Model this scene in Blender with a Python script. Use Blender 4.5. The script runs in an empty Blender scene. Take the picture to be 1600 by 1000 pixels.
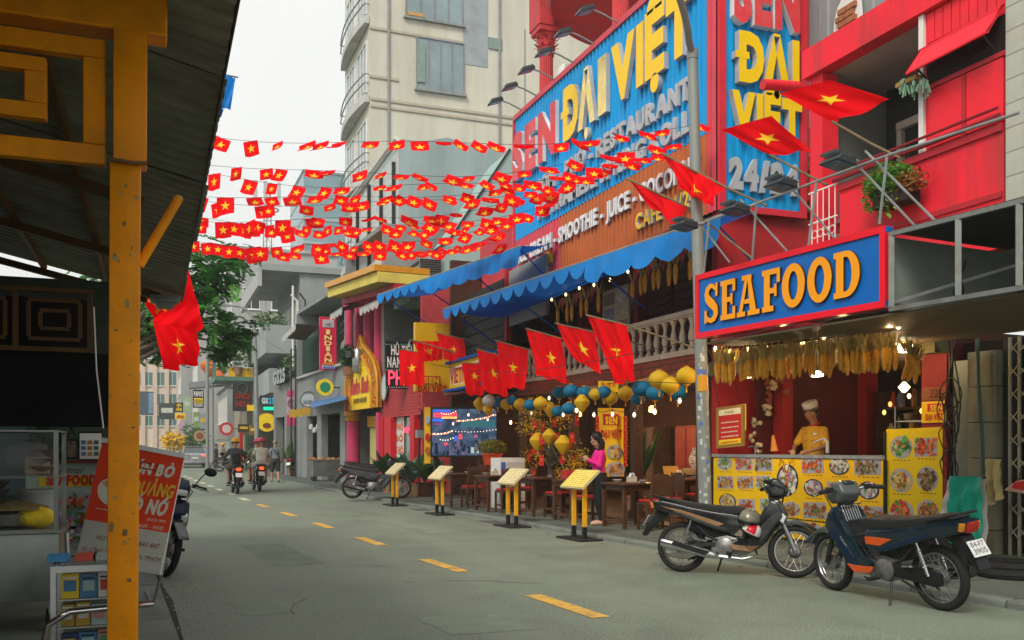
import bpy, bmesh, math, random
from mathutils import Vector, Matrix, noise
random.seed(11)
V=Vector
SC=bpy.context.scene
COL=SC.collection
PI=math.pi
R=math.radians
# ------------------------------------------------------------------ camera
F, CX, HY, TH, EYE=1450.0,800.0,699.0, R(21.1),1.4      # focal length in photo pixels, horizon row, yaw, eye height
cam_d = bpy.data.cameras.new('camera')
cam = bpy.data.objects.new('camera', cam_d)
COL.objects.link(cam)
cam.location=(0,0, EYE)
cam.rotation_euler=(R(90),0,-TH)
cam_d.sensor_width=36
cam_d.lens=36*F/1600
cam_d.shift_y=(HY-500)/1600
cam_d.clip_start=.05
cam_d.clip_end=2000
SC.camera=cam
# ------------------------------------------------------------------ light: bright overcast
SUN_EL, SUN_AZ=R(46), R(226)
world = bpy.data.worlds.new('World')
SC.world=world
world.use_nodes=True
wn=world.node_tree
for n_ in list(wn.nodes): wn.nodes.remove(n_)
w_out = wn.nodes.new('ShaderNodeOutputWorld')
w_bg = wn.nodes.new('ShaderNodeBackground')
w_sky = wn.nodes.new('ShaderNodeTexSky')
w_sky.sky_type = 'NISHITA'
w_sky.sun_disc=False
w_sky.sun_elevation=SUN_EL
w_sky.sun_rotation=SUN_AZ
w_sky.air_density=1.0
w_sky.dust_density=6.0
w_sky.ozone_density=1.0
w_hs = wn.nodes.new('ShaderNodeHueSaturation')        # a closed cloud layer: almost no blue left
w_hs.inputs['Saturation'].default_value = .10
w_mx = wn.nodes.new('ShaderNodeMix')
w_mx.data_type = 'RGBA'
w_mx.inputs[0].default_value=.8
w_mx.inputs[7].default_value=(8.4,8.5,8.3,1)    # even cloud
wn.links.new(w_sky.outputs[0], w_hs.inputs['Color'])
wn.links.new(w_hs.outputs[0], w_mx.inputs[6])
w_tc = wn.nodes.new('ShaderNodeTexCoord'); w_nz = wn.nodes.new('ShaderNodeTexNoise'); w_nz.inputs['Scale'].default_value = 2.2; w_nz.inputs['Detail'].default_value = 6
w_mr = wn.nodes.new('ShaderNodeMapRange'); w_mr.inputs[1].default_value = .3; w_mr.inputs[2].default_value = .7; w_mr.inputs[3].default_value = .9; w_mr.inputs[4].default_value = 1.06
w_mu = wn.nodes.new('ShaderNodeVectorMath'); w_mu.operation = 'SCALE'        # soft unevenness of the cloud layer, the same all round
wn.links.new(w_tc.outputs['Generated'], w_nz.inputs['Vector']); wn.links.new(w_nz.outputs[0], w_mr.inputs[0]); wn.links.new(w_mx.outputs[2], w_mu.inputs[0]); wn.links.new(w_mr.outputs[0], w_mu.inputs['Scale'])
wn.links.new(w_mu.outputs[0], w_bg.inputs['Color'])
w_bg.inputs['Strength'].default_value = .077
wn.links.new(w_bg.outputs[0], w_out.inputs[0])
sun_d = bpy.data.lights.new('sun', 'SUN')
sun_d.energy=1.5
sun_d.angle=R(22)
sun_d.color=(1,.92,.8)
sun = bpy.data.objects.new('sun', sun_d)
COL.objects.link(sun)
sun.rotation_euler=(R(90)-SUN_EL, 0, R(180)-SUN_AZ)
SC.view_settings.view_transform = 'Standard'
SC.view_settings.look = 'None'
SC.view_settings.exposure=0.85
SC.view_settings.gamma=1.0
SC.view_settings.use_curve_mapping=False
SC.render.engine = 'CYCLES'
SC.cycles.use_denoising=True
SC.cycles.max_bounces=6
SC.cycles.diffuse_bounces=3
SC.cycles.glossy_bounces=3
SC.cycles.transparent_max_bounces=8
SC.cycles.sample_clamp_indirect=4.0
# ------------------------------------------------------------------ measuring: a photo pixel on a real plane
def ray(u, v):
 a=(u-CX)/F
 return V((a*math.cos(TH)+math.sin(TH),-a*math.sin(TH)+math.cos(TH),(HY-v)/F))
def at(u, v, d): return ray(u, v)*d+V((0,0, EYE))
def onx(u, v, X): r=ray(u, v); return at(u, v, X/r.x)
def ony(u, v, Y): r=ray(u, v); return at(u, v, Y/r.y)
def onz(u, v, z): r=ray(u, v); return at(u, v, (z-EYE)/r.z)
def onpl(u, v, p, n):
 r=ray(u, v); return at(u, v, (V(p)-V((0,0, EYE))).dot(n)/r.dot(n))
# ------------------------------------------------------------------ materials
MATS={}
def mat(name, col, rough=.6, metal=0., var=.12, scale=6., bump=0., bscale=60., emit=0., ecol=None, dirt=0., dcol=(.05,.045,.035),
  dscale=1.2, streak=False, alpha=1., trans=0., spec=.2, sub=0.):
 if name in MATS: return MATS[name]
 m=bpy.data.materials.new(name); m.use_nodes=True
 nt = m.node_tree; b = nt.nodes['Principled BSDF']
 b.inputs['Roughness'].default_value = rough
 b.inputs['Metallic'].default_value = metal
 b.inputs['Specular IOR Level'].default_value = spec
 L=nt.links.new
 tc = nt.nodes.new('ShaderNodeTexCoord')
 c4=(*col, 1)
 out=None
 if var > 0:
  nz = nt.nodes.new('ShaderNodeTexNoise'); nz.inputs['Scale'].default_value = scale; nz.inputs['Detail'].default_value = 5
  nz.inputs['Roughness'].default_value = .6
  L(tc.outputs['Object'], nz.inputs['Vector'])
  mx = nt.nodes.new('ShaderNodeMix'); mx.data_type = 'RGBA'
  mr = nt.nodes.new('ShaderNodeMapRange'); mr.inputs[1].default_value = .3; mr.inputs[2].default_value = .7
  L(nz.outputs[0], mr.inputs[0]); L(mr.outputs[0], mx.inputs[0])
  mx.inputs[6].default_value=(*[max(0, x*(1-var)) for x in col],1)
  mx.inputs[7].default_value=(*[min(1, x*(1+var)) for x in col],1)
  out=mx.outputs[2]
  rr = nt.nodes.new('ShaderNodeMapRange'); rr.inputs[1].default_value = .3; rr.inputs[2].default_value = .7
  rr.inputs[3].default_value=max(.02, rough-.12); rr.inputs[4].default_value=min(1, rough+.12)
  L(nz.outputs[0], rr.inputs[0]); L(rr.outputs[0], b.inputs['Roughness'])
 if dirt > 0:
  nd = nt.nodes.new('ShaderNodeTexNoise'); nd.inputs['Scale'].default_value = dscale; nd.inputs['Detail'].default_value = 8
  nd.inputs['Roughness'].default_value = .68
  if streak:
   mp = nt.nodes.new('ShaderNodeMapping'); mp.inputs['Scale'].default_value = (1.6,1.6,.16)
   L(tc.outputs['Object'], mp.inputs[0]); L(mp.outputs[0], nd.inputs['Vector'])
  else: L(tc.outputs['Object'], nd.inputs['Vector'])
  dr = nt.nodes.new('ShaderNodeMapRange'); dr.inputs[1].default_value = .46; dr.inputs[2].default_value = .74; dr.inputs[4].default_value = dirt
  L(nd.outputs[0], dr.inputs[0])
  md = nt.nodes.new('ShaderNodeMix'); md.data_type = 'RGBA'
  L(dr.outputs[0], md.inputs[0])
  if out: L(out, md.inputs[6])
  else: md.inputs[6].default_value=c4
  md.inputs[7].default_value=(*dcol, 1)
  out=md.outputs[2]
 if out: L(out, b.inputs['Base Color'])
 else: b.inputs['Base Color'].default_value = c4
 if bump > 0:
  nb = nt.nodes.new('ShaderNodeTexNoise'); nb.inputs['Scale'].default_value = bscale; nb.inputs['Detail'].default_value = 4
  L(tc.outputs['Object'], nb.inputs['Vector'])
  bp = nt.nodes.new('ShaderNodeBump'); bp.inputs['Strength'].default_value = bump; bp.inputs['Distance'].default_value = .02
  L(nb.outputs[0], bp.inputs['Height']); L(bp.outputs[0], b.inputs['Normal'])
 if emit > 0:
  b.inputs['Emission Color'].default_value = (*(ecol or col),1); b.inputs['Emission Strength'].default_value = emit
 if trans > 0: b.inputs['Transmission Weight'].default_value = trans
 if alpha < 1: b.inputs['Alpha'].default_value = alpha
 if sub > 0:           # thin cloth or leaf that lets light through
  tr = nt.nodes.new('ShaderNodeBsdfTranslucent'); ms = nt.nodes.new('ShaderNodeMixShader'); ms.inputs[0].default_value = sub
  if out: L(out, tr.inputs[0])
  else: tr.inputs[0].default_value=c4
  L(b.outputs[0], ms.inputs[1]); L(tr.outputs[0], ms.inputs[2]); L(ms.outputs[0], nt.nodes['Material Output'].inputs[0])
 MATS[name]=m
 return m
def flat(name, col, **k): return mat(name, col, **{**dict(rough=.5, var=.05, scale=3), **k})
# ------------------------------------------------------------------ objects
WM={}
CH={}
def reg(o, parent, loc, rz=0., M=None):
 if M is None: M = Matrix.Translation(V(loc)) @ Matrix.Rotation(rz, 4, 'Z')
 o.matrix_local=M if parent is None else M
 if parent is not None: o.parent=parent
 o.matrix_parent_inverse=Matrix()
 if parent is not None: CH.setdefault(parent.name, []).append(o)
 WM[o.name]=(WM[parent.name] if parent is not None else Matrix()) @ M
def tag(o, label=None, cat=None, group=None, kind=None):
 if label: o['label'] = label
 if cat: o['category'] = cat
 if group: o['group'] = group
 if kind: o['kind'] = kind
 return o
def thing(name, label, cat, loc=(0,0,0), rz=0., group=None, M=None):
 o=bpy.data.objects.new(name, None); COL.objects.link(o); o.empty_display_size=.1
 reg(o, None, loc, rz, M)
 return tag(o, label, cat, group)
def inst(mesh, name, parent, M=None, label=None):
 o=bpy.data.objects.new(name, mesh); COL.objects.link(o)
 reg(o, parent, (0,0,0),0, M or Matrix())
 if label: o['label'] = label
 return o
def copy_tree(o, parent=None, M=None):
 c=o.copy(); COL.objects.link(c)
 c.parent=parent
 if M is not None: c.matrix_local=M
 WM[c.name]=(WM[parent.name] if parent is not None else Matrix()) @ c.matrix_basis
 if parent is not None: CH.setdefault(parent.name, []).append(c)
 for ch in list(CH.get(o.name, [])): copy_tree(ch, c)
 return c
class MB:
 """collects shapes; build() links them as ONE mesh object"""
 def __init__(s): s.v=[]; s.f=[]; s.m=[]; s.s=[]
 def add(s, vs, fs, mi=0, smooth=False):
  b=len(s.v); s.v += [V(x) for x in vs]
  for f in fs: s.f.append([b+i for i in f]); s.m.append(mi); s.s.append(smooth)
  return s
 def box(s, c, size, mi=0, M=None, rz=0., taper=1.):
  x, y, z=[q/2 for q in size]
  vs=[]
  for k, (zz, t) in enumerate(((-z, 1),(z, taper))): vs += [V((-x*t, -y*t, zz)), V((x*t, -y*t, zz)), V((x*t, y*t, zz)), V((-x*t, y*t, zz))]
  if M is None: M = Matrix.Rotation(rz, 4, 'Z') if rz else Matrix()
  vs=[M @ p+V(c) for p in vs]
  return s.add(vs, [(0,3,2,1),(4,5,6,7),(0,1,5,4),(1,2,6,5),(2,3,7,6),(3,0,4,7)], mi)
 def bb(s, a, b, mi=0):       # box from corner to corner
  a, b=V(a), V(b); return s.box((a+b)/2,[abs(q) for q in (b-a)], mi)
 def quad(s, a, b, c, d, mi=0): return s.add([a, b, c, d],[(0,1,2,3)], mi)
 def poly(s, pts, mi=0): return s.add(pts, [tuple(range(len(pts)))], mi)
 def slab(s, pts, n, th, mi=0, mi2=None):    # polygon given thickness th along -n
  n=V(n).normalized()*th; k=len(pts); pts=[V(p) for p in pts]
  s.add(pts+[p-n for p in pts],[tuple(range(k))], mi)
  s.add(pts+[p-n for p in pts],[tuple(range(2*k-1, k-1,-1))]+[((i+1) % k, i, k+i, k+(i+1) % k) for i in range(k)], mi if mi2 is None else mi2)
  return s
 def ring(s, c, ax, r, n, ph=0., ref=None):
  ax=V(ax).normalized()
  u=ax.orthogonal().normalized() if ref is None else (V(ref)-ax*V(ref).dot(ax)).normalized()
  w=ax.cross(u)
  return [V(c)+(u*math.cos(2*PI*i/n+ph)+w*math.sin(2*PI*i/n+ph))*r for i in range(n)]
 def loft(s, rings, mi=0, caps=True, smooth=True, closed=True):
  n=len(rings[0]); vs=[p for r in rings for p in r]; fs=[]
  for j in range(len(rings)-1):
   for i in range(n if closed else n-1):
    a, b=j*n+i, j*n+(i+1) % n
    fs.append((a, b, b+n, a+n))
  s.add(vs, fs, mi, smooth)
  if caps and closed:
   s.add(rings[0],[tuple(range(n-1,-1,-1))], mi); s.add(rings[-1],[tuple(range(n))], mi)
  return s
 def cyl(s, a, b, r0, r1=None, n=12, mi=0, caps=True):
  r1=r0 if r1 is None else r1; ax=V(b)-V(a); u=ax.orthogonal()
  return s.loft([s.ring(a, ax, r0, n, ref=u), s.ring(b, ax, r1, n, ref=u)], mi, caps)
 def tube(s, pts, r, n=6, mi=0, closed=False):
  pts=[V(p) for p in pts]; k=len(pts); rings=[]; ref=None
  for i, p in enumerate(pts):
   t=(pts[(i+1) % k]-pts[i-1]) if closed else pts[min(i+1, k-1)]-pts[max(i-1,0)]
   if ref is None: ref=t.orthogonal()
   rr=r[i] if isinstance(r, (list, tuple)) else r
   rg=s.ring(p, t, rr, n, ref=ref); ref=rg[0]-p; rings.append(rg)
  if closed: rings.append(rings[0])
  return s.loft(rings, mi, not closed)
 def lathe(s, prof, c=(0,0,0), n=16, mi=0, ax=(0,0,1), caps=True, ribs=0):
  c=V(c); ax=V(ax).normalized(); u=ax.orthogonal().normalized(); rings=[]
  for r, h in prof:
   rg=s.ring(c+ax*h, ax, 1, n, ref=u); o=c+ax*h
   rings.append([o+(p-o)*(r*(1+(ribs if i % 2 else 0))) for i, p in enumerate(rg)])
  return s.loft(rings, mi, caps)
 def ball(s, c, r, n=12, m=8, mi=0, M=None):
  r=(r, r, r) if not isinstance(r, (tuple, list)) else r
  rings=[]
  for j in range(m+1):
   a=-PI/2+PI*j/m; k=max(math.cos(a),1e-3)
   rg=[V((r[0]*k*math.cos(2*PI*i/n), r[1]*k*math.sin(2*PI*i/n), r[2]*math.sin(a))) for i in range(n)]
   rings.append([(M @ p if M else p)+V(c) for p in rg])
  return s.loft(rings, mi, True)
 def torus(s, c, ax, R_, r, n=32, m=8, mi=0, sq=1.):
  ax=V(ax).normalized(); u=ax.orthogonal().normalized(); w=ax.cross(u); rings=[]
  for i in range(n+1):
   a=2*PI*i/n; d=u*math.cos(a)+w*math.sin(a)
   rings.append([V(c)+d*(R_+r*math.cos(2*PI*j/m))+ax*(r*sq*math.sin(2*PI*j/m)) for j in range(m)])
  return s.loft(rings, mi, False)
 def grid(s, fn, nu, nv, mi=0, smooth=True):
  vs=[fn(i/nu, j/nv) for j in range(nv+1) for i in range(nu+1)]
  fs=[(j*(nu+1)+i, j*(nu+1)+i+1,(j+1)*(nu+1)+i+1,(j+1)*(nu+1)+i) for j in range(nv) for i in range(nu)]
  return s.add(vs, fs, mi, smooth)
 def prism(s, prof, y0, y1, mi=0, bev=0., seg=2, fr=None, smooth=True):
  """profile in (x, z) run from y0 to y1 with rounded edges; fr maps the local point"""
  bm=bmesh.new()
  vs=[bm.verts.new((p[0], y0, p[1])) for p in prof]
  f=bm.faces.new(vs)
  ex=bmesh.ops.extrude_face_region(bm, geom=[f])
  bmesh.ops.translate(bm, vec=(0, y1 - y0,0), verts=[g for g in ex['geom'] if isinstance(g, bmesh.types.BMVert)])
  bmesh.ops.recalc_face_normals(bm, faces=bm.faces)
  if bev > 0:
   bmesh.ops.bevel(bm, geom=list(bm.edges), offset=bev, segments=seg, profile=.6, affect='EDGES', clamp_overlap=True)
  bm.verts.index_update()
  s.add([fr(v.co) if fr else v.co.copy() for v in bm.verts],[[v.index for v in q.verts] for q in bm.faces], mi, smooth and bev > 0)
  bm.free(); return s
 def wb(s, name, mats, par, **k): return s.build(name, mats, par, True, **k)
 def mesh(s, name, mats, off=None):
  me=bpy.data.meshes.new(name)
  vs=s.v if off is None else [off @ p for p in s.v]
  me.from_pydata([tuple(p) for p in vs],[], s.f)
  for m in (mats if isinstance(mats, (list, tuple)) else [mats]): me.materials.append(m)
  me.polygons.foreach_set('material_index', s.m); me.polygons.foreach_set('use_smooth', s.s)
  if any(s.s): me.set_sharp_from_angle(angle=R(42))
  me.update(); return me
 def build(s, name, mats, parent=None, world=False, label=None, cat=None, group=None, kind=None):
  """local to parent, or world=True: given in world coordinates. A top-level mesh gets its origin at the middle of its foot."""
  if parent is None:
   xs=[p.x for p in s.v]; ys=[p.y for p in s.v]; o0=V(((min(xs)+max(xs))/2,(min(ys)+max(ys))/2, min(p.z for p in s.v)))
   off=Matrix.Translation(-o0)
  else: off=WM[parent.name].inverted() if world else None; o0=V((0,0,0))
  o=bpy.data.objects.new(name, s.mesh(name, mats, off)); COL.objects.link(o)
  reg(o, parent, o0)
  return tag(o, label, cat, group, kind)
def frame(o, u, v): # matrix with columns u, v, u x v at o
 u=V(u).normalized(); v=V(v).normalized(); n=u.cross(v)
 M=Matrix((u, v, n)).transposed().to_4x4(); M.translation=V(o); return M
# ------------------------------------------------------------------ lettering
GL={}
def glyph(ch, bold):
 k=(ch, bold)
 if k not in GL:
  cu = bpy.data.curves.new('glyph', 'FONT'); cu.body = ch; cu.offset = bold; cu.extrude = .5; cu.resolution_u = 3
  o = bpy.data.objects.new('glyph', cu); COL.objects.link(o); bpy.context.view_layer.update()
  me=bpy.data.meshes.new_from_object(o.evaluated_get(bpy.context.evaluated_depsgraph_get()))
  vs=[v.co.copy() for v in me.vertices]; fs=[(list(p.vertices), p.normal.z) for p in me.polygons]
  bpy.data.objects.remove(o); bpy.data.curves.remove(cu); bpy.data.meshes.remove(me)
  xs=[v.x for v in vs] or [0,0]
  GL[k]=(vs, fs, min(xs), max(xs))
 return GL[k]
for ch_ in sorted(set('SENĐẠIVIỆT24/PHỞ-RESTAURANTCƠMSỮPLẨUGQICREAMSMOOTHIEJUICECOCONUTCÀ3BÙN0123456789:.,BÒQUẢNNỞMCTHLWKFDXYZ&GSaeiouyrnmtchdldsgpbkfw\'ộÓHỦẾÁÊẬΛ')):
 for b_ in (.0,.035,.06): glyph(ch_, b_)
def layout(txt, w, h, bold, gap=.07, space=.32):
 """[(ch, x0, scale_x, scale)] filling width w with capital height h"""
 x=0; it=[]
 for ch in txt:
  if ch == ' ': x += space; continue
  g=glyph(ch, bold); it.append((ch, x-g[2])); x += g[3]-g[2]+gap
 tot=max(x-gap, .01); sc=h/.7
 sx=w/tot if w else sc
 return [(ch, p*sx, sx, sc) for ch, p in it], tot*sx
def text_into(mb, txt, M, w, h, bold=.035, mi=0, depth=0., side=None, gap=.07, space=.32, center=True, slant=0.):
 """lettering in the plane of M (x along the line, y up, z out); depth 0 = flat print"""
 its, tot=layout(txt, w, h, bold, gap, space)
 x0=-tot/2 if center else 0
 for ch, x, sx, sc in its: glyph_into(mb, ch, M, x0+x, sx, sc, bold, mi, depth, side, slant)
def glyph_into(mb, ch, M, x, sx, sc, bold, mi, depth, side, slant=0.):
 if ch == 'Đ':      # D plus its own bar, so that no faces overlap
  a = glyph('D', bold)[2]; x += .06*sx; q = [(a - .1,.31),(a+.3,.31),(a+.3,.42),(a - .1,.42)]; h = depth+.003
  P=[M @ V((x+p*sx+slant*y*sc, y*sc, h)) for p, y in q]; B=[M @ V((x+p*sx+slant*y*sc, y*sc, 0)) for p, y in q]
  mb.add(P, [(0,1,2,3)], mi)
  if depth > 0: mb.add(P+B, [(i, (i+1) % 4,4+(i+1) % 4,4+i) for i in range(4)], mi if side is None else side)
  ch = 'D'
 if ch == 'Ạ' and depth > .05:    # the sign draws it without a crossbar
  a, b = glyph('Ạ', bold)[2:4]; c = (a+b) / 2; r = .085; q = [(c+r*math.cos(t*PI / 8),-.16+r*math.sin(t*PI / 8)) for t in range(16)]
  P=[M @ V((x+p*sx, y*sc, depth)) for p, y in q]; B=[M @ V((x+p*sx, y*sc, 0)) for p, y in q]
  mb.add(P, [tuple(range(16))], mi); mb.add(P+B, [(i, (i+1) % 16,16+(i+1) % 16,16+i) for i in range(16)], mi if side is None else side)
  ch = 'Λ'
 if ch in 'ÒÓỞ':    # accent built on its own over the plain letter
  a, b = glyph('O', bold)[2:4]; c = (a+b) / 2; s_ = .13 if ch != 'Ò' else -.13; w_ = .05+bold
  q=[(c-s_*.5-w_, .78),(c-s_*.5+w_, .78),(c+s_*.5+w_, .93),(c+s_*.5-w_, .93)]
  mb.add([M @ V((x+p*sx+slant*y*sc, y*sc, depth)) for p, y in q],[(0,1,2,3)], mi); ch = 'Ơ' if ch == 'Ở' else 'O'
 vs, fs, a, b=glyph(ch, bold)
 if depth > 0:
  P=[M @ V((x+v.x*sx+slant*v.y*sc, v.y*sc, (v.z+.5)*depth)) for v in vs]
  mb.add(P, [f for f, nz in fs if nz > .9], mi); mb.add(P, [f for f, nz in fs if nz <= .9 and nz > -.9], mi if side is None else side)
 else:
  P=[M @ V((x+v.x*sx+slant*v.y*sc, v.y*sc, 0)) for v in vs]
  mb.add(P, [f for f, nz in fs if nz > .9], mi)
def text_block(name, parent, txt, o, u, v, w, h, m, bold=.035, lift=.004, **k):
 """flat print as one part in world coordinates: o = middle of the base line"""
 M=frame(o, u, v); M.translation=V(o)+M.col[2].to_3d()*lift
 mb=MB(); text_into(mb, txt, M, w, h, bold, **k)
 return mb.wb(name, m, parent)
def letters(parent, txt, o, u, v, w, h, mf, ms, depth, bold=.06, gap=.07, space=.32, slant=0., center=True):
 """raised letters, each a part"""
 M=frame(o, u, v); its, tot=layout(txt, w, h, bold, gap, space); x0=-tot/2 if center else 0
 for ch, x, sx, sc in its:
  mb=MB(); glyph_into(mb, ch, M, x0+x, sx, sc, bold, 0, depth, 1, slant)
  mb.wb('letter', [mf, ms], parent)
def star_pts(r, r2=None, rot=PI/2):
 r2=r*.382 if r2 is None else r2
 return [((r if i % 2 == 0 else r2)*math.cos(rot+i*PI/5),(r if i % 2 == 0 else r2)*math.sin(rot+i*PI/5)) for i in range(10)]
# ================================================================== materials in common use
STEEL = mat('steel', (.42,.43,.42),.38,.85,.15,9, dirt=.35, dscale=4)
GREYPAINT = mat('grey_paint', (.24,.26,.255),.5,.1,.12,5, dirt=.4, dscale=3)
DARKMETAL = mat('dark_metal', (.035,.037,.036),.5,.5,.2,9)
BLACKP = mat('black_plastic', (.012,.013,.014),.45,0,.15,12)
RUBBER = mat('rubber', (.018,.018,.017),.8,0,.25,20, bump=.1)
CHROME = mat('chrome', (.62,.63,.63),.16,1,.06,9)
WHITEP = mat('white_paint', (.72,.72,.69),.5,0,.06,4, dirt=.2, dscale=2)
WIRE = flat('cable_black', (.012,.012,.012))
GLASSD = mat('dark_glass', (.03,.045,.05),.08,0,.2,1.5, spec=.6)
WOODD = mat('dark_wood', (.055,.026,.013),.45,0,.3,9)
REDW = mat('red_wall_paint', (.42,.018,.022),.55,0,.12,2.5, dirt=.35, dscale=2, dcol=(.12,.02,.02))
BULB = mat('lit_bulb', (1,.85,.6),.3,0,0, emit=3, ecol=(1,.66,.28))
BULBOFF = mat('pale_bulb', (.8,.78,.7),.25,0,0, emit=.6, ecol=(1,.85,.6))
WHITEL = mat('white_letter', (.72,.73,.73),.45,0,.08,3)
YEL = mat('yellow_paint', (.75,.43,.015),.45,0,.1,4)
YELPR = flat('yellow_print', (.82,.56,.012))
REDPR = flat('red_print', (.5,.018,.014))
WHITEPR = flat('white_print', (.78,.77,.72))
BLACKPR = flat('black_print', (.02,.02,.02))
# ================================================================== the ground
def lerp_tab(tab, y):
 for (y0, x0),(y1, x1) in zip(tab, tab[1:]):
  if y <= y1: return x0+(x1-x0)*(y-y0)/(y1-y0)
 return tab[-1][1]
KRT=[(-6,8.0),(6.5,6.87),(12.7,6.31),(16.2,6.15),(22.1,5.62),(39.2,4.84),(60,4.4),(85,3.2),(130,-1)]
KLT=[(-6,.72),(9.3,.1),(40,-1.2),(70,-2.6),(100,-4.8),(130,-8)]
def KR(y): return lerp_tab(KRT, y)
def KL(y): return lerp_tab(KLT, y)
PZ=.07          # height of the right pavement
LZ=.11          # height of the left pavement
gm = mat('ground_soil', (.1,.1,.085),.9,0,.3,.8)
MB().quad((-150,-50,-.06),(150,-50,-.06),(150,250,-.06),(-150,250,-.06)).build('ground', gm, kind='structure')
am = mat('asphalt', (.165,.198,.15),.72,0,.16,1.3, bump=.5, bscale=95, dirt=.45, dcol=(.09,.105,.085), dscale=.45, spec=.35)
nt=am.node_tree
b_ = nt.nodes['Principled BSDF']; src = b_.inputs['Base Color'].links[0].from_socket
tc_ = nt.nodes.new('ShaderNodeTexCoord'); sp = nt.nodes.new('ShaderNodeTexNoise'); sp.inputs['Scale'].default_value = 55; sp.inputs['Detail'].default_value = 3
nt.links.new(tc_.outputs['Object'], sp.inputs['Vector'])
mr_ = nt.nodes.new('ShaderNodeMapRange'); mr_.inputs[1].default_value = .35; mr_.inputs[2].default_value = .7; mr_.inputs[3].default_value = .6; mr_.inputs[4].default_value = 1.45
nt.links.new(sp.outputs[0], mr_.inputs[0])
mm = nt.nodes.new('ShaderNodeMix'); mm.data_type = 'RGBA'; mm.blend_type = 'MULTIPLY'; mm.inputs[0].default_value = 1
cc = nt.nodes.new('ShaderNodeCombineColor')
for i in range(3): nt.links.new(mr_.outputs[0], cc.inputs[i])
nt.links.new(src, mm.inputs[6]); nt.links.new(cc.outputs[0], mm.inputs[7])
mp_ = nt.nodes.new('ShaderNodeMapping'); mp_.inputs['Scale'].default_value = (1.1,.05,1); mp_.inputs['Rotation'].default_value = (0,0, R(3))
wv = nt.nodes.new('ShaderNodeTexNoise'); wv.inputs['Scale'].default_value = 1.1; wv.inputs['Detail'].default_value = 3
nt.links.new(tc_.outputs['Object'], mp_.inputs[0]); nt.links.new(mp_.outputs[0], wv.inputs['Vector'])
m2 = nt.nodes.new('ShaderNodeMapRange'); m2.inputs[1].default_value = .4; m2.inputs[2].default_value = .65; m2.inputs[3].default_value = 0; m2.inputs[4].default_value = .45
nt.links.new(wv.outputs[0], m2.inputs[0])
m3 = nt.nodes.new('ShaderNodeMix'); m3.data_type = 'RGBA'; nt.links.new(m2.outputs[0], m3.inputs[0]); nt.links.new(mm.outputs[2], m3.inputs[6]); m3.inputs[7].default_value = (.19,.222,.172,1)
nt.links.new(m3.outputs[2], b_.inputs['Base Color'])
ys=[-6+i for i in range(137)]
mb=MB()
def rd(u, v): y=-6+136*v; a, b=KL(y)-.25, KR(y)+.2; return V((a+(b-a)*u, y, 0))
mb.grid(rd, 6,136)
road = mb.build('road', am, kind='structure')
dm = mat('worn_yellow_line', (.62,.36,.07),.7,0,.2,7, dirt=.9, dcol=(.12,.12,.1), dscale=6)
dw = mat('worn_white_line', (.6,.56,.4),.7,0,.2,7, dirt=.55, dcol=(.12,.12,.1), dscale=6)
for i in range(26):
 y=6.85+3.08*i; xm=3.42-.062*(y-7) if y < 24 else 2.366-.04*(y-24)
 if y > 60: xm -= .02*(y-60)
 dx=-.062*1.28; w=.085
 mb=MB(); n=6
 def dash(u, v): return V((xm+dx*v+(u-.5)*2*w+random.uniform(-.006,.006), y+1.28*v, .004))
 mb.grid(dash, 1, n)
 mb.wb('lane_dash', dm if i < 6 else dw, road)
for k in range(5):
 x=random.uniform(1,5.5); y=random.uniform(5.5,18); pts=[]; a=random.uniform(0,6.28)
 for j in range(12): pts.append((x, y)); a += random.uniform(-.6,.6); x += .14*math.cos(a); y += .14*math.sin(a)
 mb=MB()
 for (x0, y0),(x1, y1) in zip(pts, pts[1:]):
  w=.006; mb.quad((x0-w, y0,.003),(x0+w, y0+w, .003),(x1+w, y1+w, .003),(x1-w, y1,.003))
 mb.wb('crack', flat('crack_dark', (.03,.032,.03)), road)
pm_ = mat('asphalt_patch', (.152,.183,.14),.8,0,.2,3, bump=.3, bscale=90, dirt=.4, dcol=(.06,.07,.06)); pm2 = mat('pale_patch', (.178,.21,.16),.8,0,.2,3, bump=.3, bscale=90)
for k, (x, y, w, l, m) in enumerate(((1.6,11.2,.6,2.6, pm_),(4.4,14.5,.5,4.5, pm2),(.9,8.0,.45,.9, pm2),(3.9,18.5,1.1,1.3, pm_),(1.2,19.5,.5,5, pm_),(2.4,6.6,.7,.8, pm2))):
 rr=random.Random(k); n=9; e=[(x-w/2+rr.uniform(-.03,.03), y+l*i/n) for i in range(n+1)]+[(x+w/2+rr.uniform(-.03,.03), y+l*i/n) for i in range(n, -1,-1)]
 MB().poly([V((a - .062*(b - y), b, .0018+.0001*k)) for a, b in e]).wb('road_patch', m, road)
for y in (10.4,13.1,16.4,20.2):
 x = KR(y) - .2; MB().box((x, y, .003),(.3,.62,.006)).wb('drain_frame', mat('cast_iron', (.07,.07,.065)), road); mb = MB()
 for q in range(9): mb.box((x, y-.26+q*.065,.0075),(.24,.025,.004))
 mb.wb('drain_bars', mat('cast_iron_worn', (.13,.13,.12)), road, kind='stuff')
cm = mat('pavement_concrete', (.1,.118,.1),.75,0,.18,1.6, bump=.12, bscale=70, dirt=.55, dcol=(.045,.05,.045), dscale=1.1)
mb=MB()
def pv(u, v): y=-6+136*v; a=KR(y)+.16; return V((a+(26-a)*u, y, PZ))
mb.grid(pv, 4,136)
pav = mb.build('pavement', cm, kind='structure')
km = mat('kerb_stone_concrete', (.16,.18,.155),.8,0,.2,3, bump=.2, bscale=50, dirt=.5, dcol=(.05,.05,.045), dscale=2)
mb0=MB().prism([(-.08,-.05),(.08,-.05),(.08,.066),(-.055,.066),(-.08,.045)],-.49,.49, bev=.008, seg=1)
kmesh = mb0.mesh('kerb_stone', km)
y=-2.
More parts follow.
